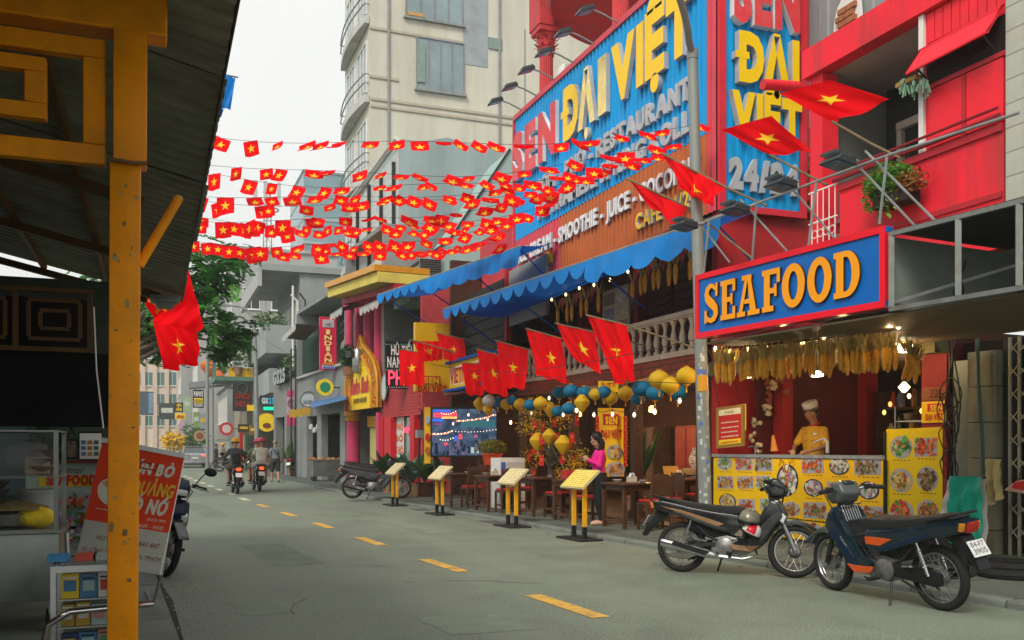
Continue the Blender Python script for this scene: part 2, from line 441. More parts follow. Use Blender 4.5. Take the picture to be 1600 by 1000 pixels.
while y < 48:
 x0, x1=KR(y)+.08, KR(y+1)+.08; a=math.atan2(x1-x0,1)
 inst(kmesh, 'kerb_stone', pav, WM[pav.name].inverted() @ Matrix.Translation(((x0+x1) / 2, y+.5, random.uniform(-.004,.004)+.002)) @ Matrix.Rotation(-a, 4, 'Z'))
 y += 1.0
mb=MB()
for yy in (48,):
 for k in range(80): y=yy+k; mb.box((KR(y+.5)+.08, y+.5,.01),(.16,1.04,.12))
mb.wb('far_kerb', km, pav, kind='stuff')
mb=MB()
for k in range(34): y=4.5+k*1.25; mb.box(((KR(y)+.2+9)/2, y, PZ+.0015),(9-KR(y)-.2,.012,.003))
mb.wb('slab_joint', flat('joint_dirt', (.04,.042,.038)), pav, kind='stuff')
lm = mat('old_pavement', (.14,.16,.13),.8,0,.25,2, bump=.15, bscale=60, dirt=.6, dcol=(.04,.04,.033), dscale=1.3)
mb=MB()
def lp(u, v): y=-6+136*v; b=KL(y)-.36; return V((-26+(b+26)*u, y, LZ))
mb.grid(lp, 4,136)
def lk(u, v): y=-6+136*v; b=KL(y)-.36; return V((b+.012*u, y, LZ-(LZ+.03)*u))
mb.grid(lk, 1,136)
lpav = mb.build('left_pavement', lm, kind='structure')
gut = mat('gutter_concrete', (.16,.185,.16),.7,0,.22,2.5, bump=.15, bscale=55, dirt=.6, dcol=(.045,.05,.042), dscale=1.5)
y=-2.
gmesh = MB().box((0,0,0),(.3,.985,.05)).mesh('gutter_slab', gut)
while y < 30:
 xm=KL(y+.5)-.17
 inst(gmesh, 'gutter_slab', lpav, WM[lpav.name].inverted() @ Matrix.Translation((xm, y+.5,-.006+random.uniform(-.003,.003))) @ Matrix.Rotation(.042,4, 'Z')); y += 1.0
mb=MB()
for k in range(40): y0, y1=-2+k, -1+k; mb.quad((KL(y0)-.36, y0,.021),(KL(y0)-.31, y0,.021),(KL(y1)-.31, y1,.021),(KL(y1)-.36, y1,.021)); mb.quad((KL(y0)-.03, y0,.004),(KL(y0)+.01+.02*(k % 3), y0,.004),(KL(y1)+.01+.02*((k+1) % 3), y1,.004),(KL(y1)-.03, y1,.004))
mb.wb('gutter_groove', mat('gutter_groove', (.025,.028,.022),.8,0,.3,9), lpav, kind='stuff')  # flat strips; the dark of the gutter grooves is put into the colour
mb=MB()
for k in range(420):
 y=random.uniform(6,16); x=KL(y)+random.gauss(.1,.16); s=random.uniform(.004,.011)
 mb.ball((x, y, s*.6),(s, s*random.uniform(.7,1.3), s*.7),5,3)
mb.build('grit', mat('grit_pale', (.3,.29,.25),.9,0,.4,30), kind='stuff')
mb=MB()
for k in range(130):
 y=random.uniform(6,20); x=KR(y)-abs(random.gauss(.05,.25)); a=random.uniform(0,6); s=random.uniform(.012,.03)
 mb.add([(x+s*math.cos(a+q) , y+s*math.sin(a+q)*.6,.006+(.006 if q > 2 else 0)) for q in (0,1.6,3.1,4.7)],[(0,1,2,3)])
mb.build('fallen_leaf_litter', mat('dry_leaf', (.22,.14,.05),.8,0,.4,30), kind='stuff')
# ================================================================== the big corner restaurant
YW, XS=12.42,8.2            # its near end wall and the plane of the big sign
UF, VZ=V((0,-1,0)), V((0,0,1))     # reading direction along the facade, and up
def corr(mb, o, u, v, w, h, pitch=.16, dep=.03, mi=0, n=None):
 """trapezoid ribbed sheet, ribs along v"""
 o, u, v=V(o), V(u).normalized(), V(v).normalized(); n=u.cross(v) if n is None else V(n)
 prof=[]; k=max(1, round(w/pitch)); p=w/k
 for i in range(k): prof += [(i*p, 0),(i*p+p*.42,0),(i*p+p*.5, dep),(i*p+p*.92, dep)]
 prof.append((w, 0))
 rings=[[o+u*a+n*b+v*t for a, b in prof] for t in (0, h)]
 return mb.loft(rings, mi, False, False, False)
BROWNW = mat('brown_wall', (.06,.022,.012),.6,0,.3,2, dirt=.3)
REDBROWN = mat('red_brown_fascia', (.2,.035,.014),.6,0,.25,3, dirt=.4)
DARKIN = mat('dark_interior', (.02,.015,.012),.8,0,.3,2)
CREAMST = mat('cream_stone', (.48,.4,.29),.7,0,.12,6, dirt=.5, dcol=(.16,.13,.09), dscale=3)
BODY = mat('pink_red_render', (.5,.045,.06),.7,0,.14,2, dirt=.4, dcol=(.2,.05,.05))
rest = thing('restaurant_building', 'tall red restaurant building with balcony, blue awnings and a giant blue sign on its front', 'building', (8.2,16.8, PZ))
def rp(name, mb, m, par=None, **k): return mb.wb(name, m, par or rest, **k)
rp('floor', MB().bb((8.0,12.5, PZ),(12,24.6, PZ+.02)), mat('dark_floor_tile', (.07,.05,.035),.4,0,.2,4))
rp('back_wall', MB().bb((11.9,12.5, PZ+.02),(12.05,24.6,5.4)), BROWNW)
rp('party_wall', MB().bb((7.7,24.62, PZ+.02),(12.05,24.8,6.6)), BROWNW)
rp('near_wall', MB().bb((8.25, YW, PZ),(12.05, YW+.16,5.12)), REDW)
rp('upper_floor', MB().bb((8.02, YW+.17,2.72),(11.88,24.6,2.86)), DARKIN)
rp('ceiling', MB().bb((8.3, YW+.17,5.3),(11.88,24.6,5.42)), mat('pale_ceiling', (.3,.29,.26),.8))
rp('upper_body', MB().bb((8.36, YW, 5.45),(14,21.3,9.2)), BODY)
rp('far_body', MB().bb((8.6,21.32,5.45),(14,24.8,7.2)), BODY)
rp('fascia', MB().bb((7.93, YW+.18,2.6),(8.0,20.2,2.86)), REDBROWN)
for yy in (12.78,14.98,17.7,20.6,23.6):
 rp('column', MB().box((8.22, yy, 1.33),(.17,.17,2.5)).box((8.22, yy, .16),(.24,.24,.18)).box((8.22, yy, 2.52),(.24,.24,.12)), WOODD)
for yy in (14.6,16.9,19.6,22):
 rp('column', MB().box((9.35, yy, 4.07),(.2,.2,2.4)), mat('maroon_column', (.13,.016,.012),.5,0,.2,3))
sh = mat('shutter_timber', (.05,.024,.013),.55,0,.3,7)
mb = MB().bb((9.5, YW+.18,2.88),(9.6,24.6,5.28)); rp('upper_wall', mb, mat('upper_wall_paint', (.06,.018,.014),.6,0,.2,2))
smesh=MB(); smesh.box((0,0,0),(.05,.9,1.9))
for q in range(11): smesh.box((-.035,0,-.8+q*.16),(.03,.78,.09), M=Matrix.Rotation(.5,4, 'Y'))
smesh = smesh.mesh('shutter', sh)
for k in range(11): inst(smesh, 'shutter', rest, WM[rest.name].inverted() @ Matrix.Translation((9.46,13.2+k*1.02,3.95)))
bal=[(.062,0),(.062,.03),(.04,.05),(.03,.08),(.052,.15),(.06,.2),(.05,.27),(.03,.36),(.028,.4),(.045,.46),(.062,.48),(.062,.51)]
bmesh_ = MB().lathe(bal, n=10).mesh('baluster', CREAMST)
def bal_run(par, p0, p1, z0):
 p0, p1=V((*p0, z0)), V((*p1, z0)); L=(p1-p0).length; d=(p1-p0).normalized(); a=math.atan2(d.y, d.x); c=(p0+p1)/2
 MR = Matrix.Rotation(a, 4, 'Z')
 rp('rail', MB().box(c+V((0,0,.68)),(L+.1,.17,.075), M=MR).box(c+V((0,0,.625)),(L, .12,.035), M=MR), CREAMST, par)
 rp('plinth', MB().box(c+V((0,0,.045)),(L, .16,.09), M=MR), CREAMST, par)
 n=max(1, int(L/.265)); inv=WM[par.name].inverted()
 for i in range(n): inst(bmesh_, 'baluster', par, inv @ Matrix.Translation(p0+d*(L*(i+.5) / n)+V((0,0,.095))))
bal1 = thing('balustrade', 'long cream stone balustrade above the lanterns and behind the large flags', 'balustrade', (7.99,15,2.87))
bal_run(bal1,(7.99,12.62),(7.99,20.0),2.87)
bal2 = thing('balustrade', 'projecting cream balustrade bay with a corner post under the dark awning', 'balustrade', (7.5,21.6,2.95))
rp('slab', MB().bb((7.42,19.75,2.8),(8.2,24.5,2.95)), REDBROWN, bal2)
bal_run(bal2,(7.5,19.95),(7.5,24.4),2.95); bal_run(bal2,(7.6,19.85),(8.0,19.85),2.95)
rp('corner_post', MB().box((7.5,19.85,3.32),(.2,.2,.74)).box((7.5,19.85,3.71),(.26,.26,.06)), CREAMST, bal2)
rp('grey_panel', MB().bb((8.1,18.9,4.35),(8.18,21.2,5.7)), mat('grey_panel_paint', (.3,.3,.28),.6,0,.1,3), label='pale grey wall panel between the two awnings')
rp('red_edge', MB().bb((8.04,21.22,4.0),(8.2,21.36,5.9)), REDW)
rp('dark_boarding', MB().bb((8.1,21.4,3.0),(8.2,24.6,5.6)), mat('dark_boards', (.03,.03,.028),.7,0,.2,2))
for k in range(9): rp('board', MB().bb((8.05,21.42,3.05+k*.28),(8.098,24.58,3.3+k*.28)), mat('dark_boards2', (.035,.034,.03),.65,0,.3,3))
RT = mat('terrace_red', (.52,.05,.055),.6,0,.15,3, dirt=.3, dcol=(.16,.04,.04))
def corinth(x, y, z0, z1, r):
 n=32; mb=MB()
 mb.lathe([(r*1.35, z0),(r*1.35, z0+.1),(r*1.15, z0+.14),(r*1.02, z0+.2)],(x, y, 0), n)
 mb.lathe([(r, z0+.2),(r*.95, z1-.62)],(x, y, 0),40, ribs=-.09)
 mb.lathe([(r*1.0, z1-.62),(r*1.12, z1-.6),(r*1.0, z1-.57),(r*1.05, z1-.4),(r*1.35, z1-.2),(r*1.55, z1-.1)],(x, y, 0), n)
 for ring, (zz, rr, k, hh) in enumerate(((z1-.56, r*1.08,8,.2),(z1-.4, r*1.18,8,.22))):
  for i in range(k):
   a=2*PI*(i+.5*ring)/k; c, s=math.cos(a), math.sin(a); t=V((-s, c, 0))
   p=V((x+rr*c, y+rr*s, zz)); o=V((c, s, 0)); w=r*.34
   mb.add([p-t*w, p+t*w, p+t*w*.9+o*.03+VZ*hh*.7, p-t*w*.9+o*.03+VZ*hh*.7, p+t*w*.3+o*.13+VZ*hh, p-t*w*.3+o*.13+VZ*hh, p+o*.15+VZ*hh*.8],
                   [(0,1,2,3),(3,2,4,5),(5,4,6)])
 mb.box((x, y, z1-.04),(r*3.3, r*3.3,.12))
 return mb
rp('terrace_column', corinth(8.75,20.4,9.22,11.35,.17), RT)
rp('terrace_column', corinth(8.9,16.9,9.22,11.35,.18), RT)
rp('terrace_column', corinth(8.9,13.4,9.22,11.35,.18), RT)
rp('entablature', MB().bb((8.45,20.1,11.38),(9.05,20.75,13.5)).bb((8.38,20.0,12.4),(9.12,20.85,12.55)), RT)
rp('round_slab', MB().lathe([(.01,11.4),(2.75,11.4),(2.85,11.55),(2.85,12.1),(2.75,12.2),(.01,12.2)],(10.9,18.2,0),56), RT)
mb=MB()
for k in range(6): mb.box((9.0,19.6+k*.045,9.6+.13*k),(.05,.3,.1))
rp('white_ornament', MB().prism([(0,0),(.5,0),(.55,.35),(.45,.4),(.52,.5),(.4,.55),(.46,.66),(.3,.7),(.05,.68)],-.05,.05, bev=.01, fr=lambda p: V((8.7,19.55 - p.x, 9.2+p.z*1.3))+V((p.y, 0,0))), WHITEP)
# ------------------------------------------------------------------ the giant sign
BLUES = mat('corrugated_blue', (.0,.30,.66),.5,0,.12,1.2, dirt=.4, dcol=(.03,.2,.4), dscale=.8, streak=True)
ORANS = mat('corrugated_orange', (.46,.12,.028),.5,0,.12,1.5, dirt=.3, dcol=(.2,.07,.04), streak=True)
PINKS = mat('corrugated_faded_red', (.58,.06,.085),.5,0,.12,1.5, dirt=.3, dcol=(.3,.1,.1), streak=True)
SIDEG = mat('letter_return_grey', (.45,.46,.47),.5,0,.1,4, dirt=.3, dscale=3)
LY = mat('letter_yellow', (.88,.56,.005),.35,0,.05,2)
LYF = mat('letter_yellow_faded', (.80,.62,.2),.4,0,.3,2.2, dirt=.6, dcol=(.75,.7,.5), dscale=1.4)
LR = mat('letter_red', (.68,.04,.05),.4,0,.12,2, dirt=.3, dcol=(.6,.3,.28), dscale=1.5)
LG = mat('letter_grey', (.4,.42,.44),.5,0,.1,4, dirt=.35, dcol=(.25,.27,.28), dscale=3)
def Yx(u, X=XS): return onx(u, 500, X).y
yL, yR=21.0, YW-.04
sign = thing('restaurant_sign', 'giant corrugated blue sign with SEN ĐẠI VIỆT in raised letters facing the street', 'sign', (XS, 16.7,5.1))
def sp_(name, mb, m, **k): return mb.wb(name, m, sign, **k)
zb, zm, zt=5.1,6.38,9.32
yP=Yx(876)
mb = MB(); corr(mb, (XS, yL, zm+.01), UF, VZ, yL - yR - .26, zt - zm - .01); sp_('blue_panel', mb, BLUES)
mb = MB(); corr(mb, (XS, yL, zb), UF, VZ, yL - yP, zm - zb); sp_('faded_red_panel', mb, PINKS)
mb = MB(); corr(mb, (XS, yP, zb), UF, VZ, yP - yR - .26, zm - zb); sp_('orange_panel', mb, ORANS)
mb = MB(); corr(mb, (XS - .004, yR+.26, zb), UF, VZ, .26, zt - zb); sp_('corner_strip', mb, PINKS)
sp_('frame', MB().bb((XS+.03, yR, zt),(XS - .06, yL+.03, zt+.12)).bb((XS - .06, yL, zb),(XS+.03, yL+.07, zt)), PINKS)
sp_('backing', MB().bb((XS+.034, yR+.01, zb),(XS+.1, yL - .01, zt)), DARKMETAL)
XL=XS-.035
def fl(txt, pxl, pxr, z, h, mf, ms, dep, bold=.06, gap=.07, space=.32, **k):
 a, b=Yx(pxl), Yx(pxr)
 letters(sign, txt, (XL, (a+b)/2, z), UF, VZ, a-b, h, mf, ms, dep, bold, gap, space, **k)
fl('SEN', 808,876,7.86,.98, LR, WHITEL, .09, gap=.1)
fl('Đ', 884,909,7.92,.98, LY, SIDEG, .09)
fl('Ạ', 911,938,7.92,.98, LYF, SIDEG, .09)
fl('I', 943,956,7.92,.98, LYF, SIDEG, .09)
fl('VIỆT', 964,1091,7.92,.98, LY, SIDEG, .09, gap=.05)
fl('CƠM - PHỞ - RESTAURANT', 842,1084,7.1,.34, LG, SIDEG, .06,.045, gap=.1)
fl('VIETNAMESE SPRING ROLL', 842,1084,6.56,.34, LG, SIDEG, .06,.045, gap=.1)
fl('ICE CREAM - SMOOTHIE - JUICE - COCONUT', 815,1098,5.8,.31, WHITEL, SIDEG, .05,.035)
fl('226-228 BÙI VIỆN', 812,866,5.47,.2, LY, LY, .03,.035)
fl('CAFE 24/24', 999,1094,5.33,.27, LY, SIDEG, .05,.035)
sside = thing('side_sign', 'tall blue side sign with SEN ĐẠI VIỆT 24/24 stacked, turned towards the camera', 'sign', (9.0, YW, 5.1))
US=V((1,0,0)); XE=9.86
def ss(name, mb, m, **k): return mb.wb(name, m, sside, **k)
mb = MB(); corr(mb, (XS+.13, YW - .075, zb+.1), US, VZ, XE - XS - .25,9.6 - zb, .16,.022); ss('blue_panel', mb, BLUES)
ss('backing', MB().bb((XS+.04, YW - .07, zb+.02),(XE - .02, YW - .005,9.6+.1)), DARKMETAL)
RB = mat('sign_frame_red', (.65,.025,.045),.45,0,.1,3, dirt=.25, dcol=(.25,.05,.05))
ss('frame', MB().bb((XS, YW - .13, zb),(XE, YW - .072, zb+.1)).bb((XS, YW - .13, zb+.1),(XS+.12, YW - .072,9.7)).bb((XE - .12, YW - .13, zb+.1),(XE, YW - .072,9.7)), RB)
def sl(txt, z, h, mf, ms, dep, w=1.22, **k): letters(sside, txt, ((XS+XE)/2+.0, YW-.1, z), US, VZ, w, h, mf, ms, dep, .06, **k)
sl('SEN', 8.1,.84, LR, WHITEL, .12,1.26); sl('ĐẠI', 7.16,.7, LY, SIDEG, .12); sl('VIỆT', 6.3,.62, LY, SIDEG, .12,1.32, gap=.04); sl('24/24', 5.47,.44, LG, SIDEG, .06,1.3)
FL = mat('floodlight_case', (.05,.06,.065),.4,.4,.1,8)
FG = mat('floodlight_glass', (.06,.16,.26),.1,0,.1,4, spec=.7)
def floodlight(base, out, head_rz, tilt, label, group, Lh=.34, Wh=.26):
 """arm from base along out; flat lamp head hanging at its end, glass turned back down to the sign"""
 base, out=V(base), V(out)
 t = thing('floodlight', label, 'floodlight', base, 0, group)
 e=base+out
 MB().tube([base, base+out*.6+VZ*.02, e],.018,6).wb('arm', GREYPAINT, t)
 MH = Matrix.Translation(e) @ Matrix.Rotation(head_rz, 4, 'Z') @ Matrix.Rotation(tilt, 4, 'Y')
 h=MB(); h.prism([(-Lh, -.03),(-Lh+.06,.035),(0,.05),(.02,-.03)],-Wh/2, Wh/2, bev=.008, seg=1, fr=lambda p: MH @ p)
 for q in range(5): h.box(MH @ V((-.05-q*.045,0,.055)),(.012, Wh*.8,.03), M=MH.to_3x3().to_4x4())
 h.wb('lamp_head', FL, t)
 MB().box(MH @ V((-Lh / 2,0,-.034)),(Lh*.82, Wh*.84,.008), M=MH.to_3x3().to_4x4()).wb('lamp_glass', FG, t)
 MB().tube([e+V((0,0,.01)), e+VZ*.1],.014,6).wb('bracket', FL, t)
 return t
where = ['leftmost of the row', 'second from the left', 'third from the left', 'fourth from the left', 'fifth from the left', 'nearest the picture top']
for k, px_ in enumerate((812,836,864,893,925,962,1010)):
 y=Yx(px_+6); b=(XS-.05, y, zt+.1)
 if k < 6: floodlight(b, (-.5,.06,.18),0,-.35, 'floodlight on an arm above the giant sign, '+where[k], 'floodlights above the giant sign')
# ------------------------------------------------------------------ awnings
AWN = mat('awning_blue', (.0,.11,.46),.55,0,.12,2, dirt=.2, dcol=(.005,.08,.3), sub=.35)
AWL = mat('awning_blue_lit', (.01,.3,.85),.5,0,.15,2, dirt=.2, dcol=(.01,.14,.42), sub=.4)  # lighter copy of the awning blue: backlight put into the colour
def awning(label, fl_, fr_, wl, wr, parts, drop=.26):
 fl_, fr_, wl, wr=V(fl_), V(fr_), V(wl), V(wr)
 t = thing('awning', label, 'awning', (wl+wr) / 2)
 n=44
 def cloth(u, v):
  p=(fl_.lerp(fr_, u)).lerp(wl.lerp(wr, u), v); return p+VZ*(-.05*math.sin(PI*v)+.018*math.sin(u*47)*math.sin(PI*v))
 mb = MB().grid(cloth, n, 6); mb.wb('canopy', AWN, t)
 L=(fr_-fl_).length; out=V((fr_-fl_).cross(VZ)).normalized()
 if out.x > 0: out=-out
 for (u0, u1, d0, d1, amp, sc) in parts:
  k=max(1, round(L*(u1-u0)/sc)); m=k*8
  def val(u, v):
   uu=u0+(u1-u0)*u; p=fl_.lerp(fr_, uu); ph=(u*k) % 1.0
   dr=d0+(d1-d0)*math.sin(PI*(ph if 0 < u < 1 else 0)) ** .7
   rip=.03*math.sin(uu*61+v)*v*amp+.02*math.sin(uu*133)*v*amp
   return p+out*(.012+rip+.05*v*amp)-VZ*dr*v
  mb = MB().grid(val, m, 5); mb.wb('valance', AWL, t)
 MB().tube([fl_, fr_],.02,6).wb('front_bar', GREYPAINT, t)
 for u in (.02,.33,.66,.98):
  MB().tube([fl_.lerp(fr_, u), wl.lerp(wr, u) - VZ*.9],.016,6).wb('arm', AWN, t)
 return t
aL, aR=onx(693,483,6.5), onx(1128,336,6.95)
awning('lower blue scalloped awning running below the orange menu panel of the giant sign', aL, aR, (8.16, aL.y+.1,4.6),(8.16, aR.y+.6,4.84),
       [(0,.66,.06,.27,.2,.62),(.66,1,.3,.42,1,.7)])
bL, bR=onx(590,461,5.8), onx(815,384,7.1)
awning('upper blue awning further up the street with its valance gathered', bL, bR, (7.3, bL.y, 5.72),(8.1, bR.y+.5,5.85),
       [(0,.42,.06,.27,.2,.55),(.42,1,.3,.44,1.4,.8)])
mbn = thing('menu_banner', 'tall hanging menu banner with rows of dish photographs beside the upper balcony', 'banner', onx(963,560,8.12))
a, b=onx(943,428,8.12), onx(984,428,8.12); y0, y1=a.y, b.y
MB().bb((8.1, y1,2.9),(8.13, y0,4.4)).wb('sheet', flat('banner_sheet', (.26,.2,.1)), mbn)
pal=[(.2,.04,.03),(.25,.2,.12),(.1,.1,.12),(.3,.26,.2),(.12,.07,.04)]
for r in range(5):
 for c in range(2):
  w=(y0-y1)/2
  MB().bb((8.093, y1+c*w+.05,2.98+r*.28),(8.099, y1+c*w+w - .05,3.2+r*.28)).wb('photo', flat('banner_photo%d' % ((r*2+c) % 5), pal[(r*2+c) % 5], var=.6, scale=14), mbn)
# ================================================================== the seafood stall at the near corner, turned a little from the rest
NP0=V((8.53,9.15,0)); ND=V((-.096,.995,0)).normalized(); NN=V((-ND.y, ND.x, 0))     # along the front to the far end; out to the street
NU=-ND
def npt(s, o, z): return NP0+ND*s+NN*o+VZ*z
def npx(u, v, o=0.): return onpl(u, v, NP0+NN*o, NN)
def ns(u, o=0.): return (npx(u, 600, o)-NP0).dot(ND)
MN=Matrix((ND, NN, VZ)).transposed().to_4x4()          # local (along, out, up)
def nbox(mb, s0, s1, o0, o1, z0, z1, mi=0): return mb.box(npt((s0+s1)/2,(o0+o1)/2,(z0+z1)/2),(abs(s1-s0), abs(o1-o0), abs(z1-z0)), mi, M=MN)
sC, sP0, sP1=3.2, ns(1440), ns(1479)
GF = mat('gold_letter', (.85,.32,.004),.4,0,.05,2)
shop = thing('seafood_stall', 'open red seafood stall with a kitchen behind its counter', 'food stall', npt(1.6,0, PZ))
def sb(name, mb, m, par=None, **k): return mb.wb(name, m, par or shop, **k)
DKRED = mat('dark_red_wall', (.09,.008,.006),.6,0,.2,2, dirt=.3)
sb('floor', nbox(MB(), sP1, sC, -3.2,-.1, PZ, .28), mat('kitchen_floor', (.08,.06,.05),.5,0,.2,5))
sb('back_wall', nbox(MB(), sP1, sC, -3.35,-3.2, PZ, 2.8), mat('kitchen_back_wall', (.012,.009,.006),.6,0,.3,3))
sb('ceiling', nbox(MB(), sP1, sC, -3.2,.0,2.68,2.78), mat('stall_ceiling', (.12,.05,.02),.7,0,.2,2))
for k in range(9):
 p = npt(.5+.23*k, -2.6+.1*math.sin(k*2),2.2 - .12*(k % 3)); o = thing('kitchen_lamp', '%s small coloured lamp hanging in the dark kitchen behind the cook' % ['leftmost', 'second', 'third', 'fourth', 'middle', 'sixth', 'seventh', 'eighth', 'rightmost'][8 - k], 'lamp', p, 0, 'kitchen lamps'); sb('shade', MB().lathe([(.015,.04),(.032,0),(.015,-.04)], p, 8), mat('kitchen_lamp_%d' % (k % 3),(.5,.2,.05),.3,0,0, emit=(2,1.4,1)[k % 3], ecol=((1,.7,.3),(1,.35,.1),(.8,.8,.2))[k % 3]), o); sb('cord', MB().tube([p+VZ*.05, V((p.x, p.y, 2.67))],.005,4), WIRE, o)
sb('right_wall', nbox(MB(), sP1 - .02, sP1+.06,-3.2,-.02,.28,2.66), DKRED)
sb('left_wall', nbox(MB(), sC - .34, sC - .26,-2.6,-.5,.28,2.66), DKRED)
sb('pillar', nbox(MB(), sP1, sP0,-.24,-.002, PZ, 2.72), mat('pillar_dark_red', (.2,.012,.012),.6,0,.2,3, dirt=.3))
for a, b in ((1113,1138),(1149,1164)):
 sb('pillar', nbox(MB(), ns(b), ns(a),-.95,-.75, PZ, 2.72), mat('stall_pillar_red', (.34,.012,.01),.55,0,.12,2.5, dirt=.3, dcol=(.1,.012,.01)))
sb('lintel', nbox(MB(), sP1, sC, -.05,.2,2.5,2.72), mat('olive_beam', (.09,.08,.03),.6,0,.2,3))
shelf = thing('kitchen_shelf', 'dark kitchen shelf unit behind the cook', 'shelf', npt(1.6,-2.9,.28))
mb=MB()
for z in (1.1,1.55,2.0): nbox(mb, .35,2.6,-3.15,-2.75, z, z+.04)
for s_ in (.35,1.1,1.85,2.6): nbox(mb, s_-.03, s_+.03,-3.15,-2.75,.28,2.3)
sb('frame', mb, WOODD, shelf)
random.seed(5)
cols=[(.3,.05,.03),(.3,.2,.04),(.08,.14,.05),(.4,.36,.3),(.06,.06,.06),(.25,.12,.05),(.1,.12,.2)]
cn_ = ['dark red', 'ochre', 'green', 'pale', 'black', 'brown', 'blue']; nth_ = ['first', 'second', 'third', 'fourth', 'fifth', 'sixth', 'seventh', 'eighth', 'ninth', 'tenth', 'eleventh']
for z in (1.14,1.59,2.04):
 for k in range(11):
  s_=.45+k*.2+random.uniform(-.03,.03); h=random.uniform(.14,.32); r=random.uniform(.035,.075)
  p=npt(s_, -2.95+random.uniform(-.05,.08), z)
  mb=MB().lathe([(r, 0),(r, h*.65),(r*.5, h*.8),(r*.45, h),(.01, h)], p, 10)
  tag(mb.build('jar', mat('jar_%d' % ((k+int(z*9)) % 7), cols[(k+int(z*9)) % 7],.25,0,.2,8)), '%s jar on the %s kitchen shelf, %s from the left' % (cn_[(k+int(z*9)) % 7], 'lower' if z < 1.2 else 'middle' if z < 1.7 else 'upper', nth_[10 - k]), 'jar', 'jars on the kitchen shelf')
rack = thing('plate_rack', 'wire rack of bowls against the dark red side wall of the stall', 'rack', npt(.35,-1.2,1.35))
mb=MB()
for z in (1.4,1.75):
 for o in (-1.5,-1.3,-1.1,-.9): mb.tube([npt(.12, o, z), npt(.62, o, z)],.008,4)
 for s_ in (.12,.37,.62): mb.tube([npt(s_, -1.5, z), npt(s_, -.9, z)],.008,4)
for s_ in (.12,.62):
 for o in (-1.5,-.9): mb.tube([npt(s_, o, .9), npt(s_, o, 1.95)],.012,4)
sb('wire_frame', mb, STEEL, rack)
for k in range(6):
 sb('bowl_stack', MB().lathe([(.04,0),(.075,.04),(.08,.05),(.06,.05),(.078,.1),(.03,.1)], npt(.2+.18*(k % 3),-1.35+.25*(k // 3),1.41+.35*(k % 2)),12), flat('bowl_grey', (.2,.17,.13)), rack)
cnt = thing('counter', 'long stall counter with a dark metal frame holding the yellow poster', 'counter', npt(1.67,0, PZ))
L0, L1=0., 3.34
sb('body', nbox(MB(), L0, L1,-.6,-.03, PZ, 1.24), mat('counter_body', (.05,.045,.04),.5,0,.2,4), cnt)
sb('top', nbox(MB(), L0 - .02, L1+.02,-.66,.02,1.25,1.295), STEEL, cnt)
FRM = mat('poster_frame_black', (.02,.022,.02),.4,.3,.1,6)
mb = nbox(MB(), L0 - .04, L0,-.02,.03, PZ+.03,1.245); nbox(mb, L1, L1+.04,-.02,.03, PZ+.03,1.245); sb('frame', mb, FRM, cnt)
PAL = {'crab': [(.55,.06,.02),(.6,.12,.03),(.4,.03,.02),(.65,.2,.08),(.1,.22,.05)],
       'fry': [(.4,.14,.03),(.5,.2,.05),(.25,.07,.02),(.55,.3,.08),(.1,.2,.04)],
       'white': [(.6,.62,.6),(.5,.55,.55),(.7,.68,.6),(.08,.22,.07),(.5,.08,.05),(.35,.2,.4)],
       'green': [(.05,.25,.08),(.1,.35,.08),(.5,.5,.3),(.5,.15,.05),(.03,.15,.06)],
       'noodle': [(.55,.42,.12),(.6,.5,.2),(.45,.3,.08),(.1,.2,.04),(.4,.1,.05)],
       'dark': [(.12,.06,.02),(.2,.1,.04),(.3,.2,.08),(.08,.18,.04),(.35,.3,.2)]}
FOODM={}
def foodm(c):
 k=tuple(c)
 if k not in FOODM: FOODM[k] = flat('food_print_%d' % len(FOODM), c, var=.35, scale=40, rough=.4)
 return FOODM[k]
PLATEM = flat('plate_print', (.34,.37,.43)); DARKPL = flat('dark_plate_print', (.03,.03,.06)); CAPT = flat('caption_print', (.25,.12,.02))
def dish(par, c, rx, rz_, kind, shape='o', seed=0, dark=False, o0=.008):
 """flat print: plate outline, then some forty cut-out bits of food, each layer a hair above the last"""
 rnd=random.Random(seed); cols_=PAL[kind]; ms=[DARKPL if dark else PLATEM]+[foodm(x) for x in cols_]+[PLATEM]
 mb=MB(); lift=0.
 def P(a, b): return c+NU*a+VZ*b+NN*(o0+lift)
 if shape == 'o':
  mb.poly([P(rx*math.cos(t*PI/12), rz_*math.sin(t*PI/12)) for t in range(24)],0)
  if dark: lift += .0004; mb.poly([P(rx*.84*math.cos(t*PI/12), rz_*.84*math.sin(t*PI/12)) for t in range(24)], len(ms)-1)
 else:
  k=.06*rx; mb.poly([P(-rx+k, -rz_), P(rx, -rz_+k), P(rx-k, rz_), P(-rx, rz_-k)],0)
 for q in range(64):
  lift += .0002
  t = rnd.uniform(0,6.28); r = rnd.random() ** .6*(.8 if q < 44 else .55); a, b = (rx*r*math.cos(t), rz_*r*math.sin(t)) if shape == 'o' or q > 40 else (rx*rnd.uniform(-.8,.8), rz_*rnd.uniform(-.75,.75))
  s=rnd.uniform(.14,.36)*min(rx, rz_)*(1.25 if q < 16 else .75); el=rnd.uniform(.4,1); th=rnd.uniform(0,3.14); n=rnd.choice((5,6,7,9))
  pts=[]
  for i in range(n):
   f=2*PI*i/n; x, y=s*math.cos(f)*rnd.uniform(.75,1.15), s*el*math.sin(f)*rnd.uniform(.75,1.15)
   pts.append(P(a+x*math.cos(th)-y*math.sin(th), b+x*math.sin(th)+y*math.cos(th)))
  mb.poly(pts, 1+(rnd.randrange(len(cols_)) if q > 12 else rnd.randrange(min(3, len(cols_)))))
 mb.wb('dish_print', ms, par)
def poster_px(x, y): return 1110+x/4.324,690+y/4.324
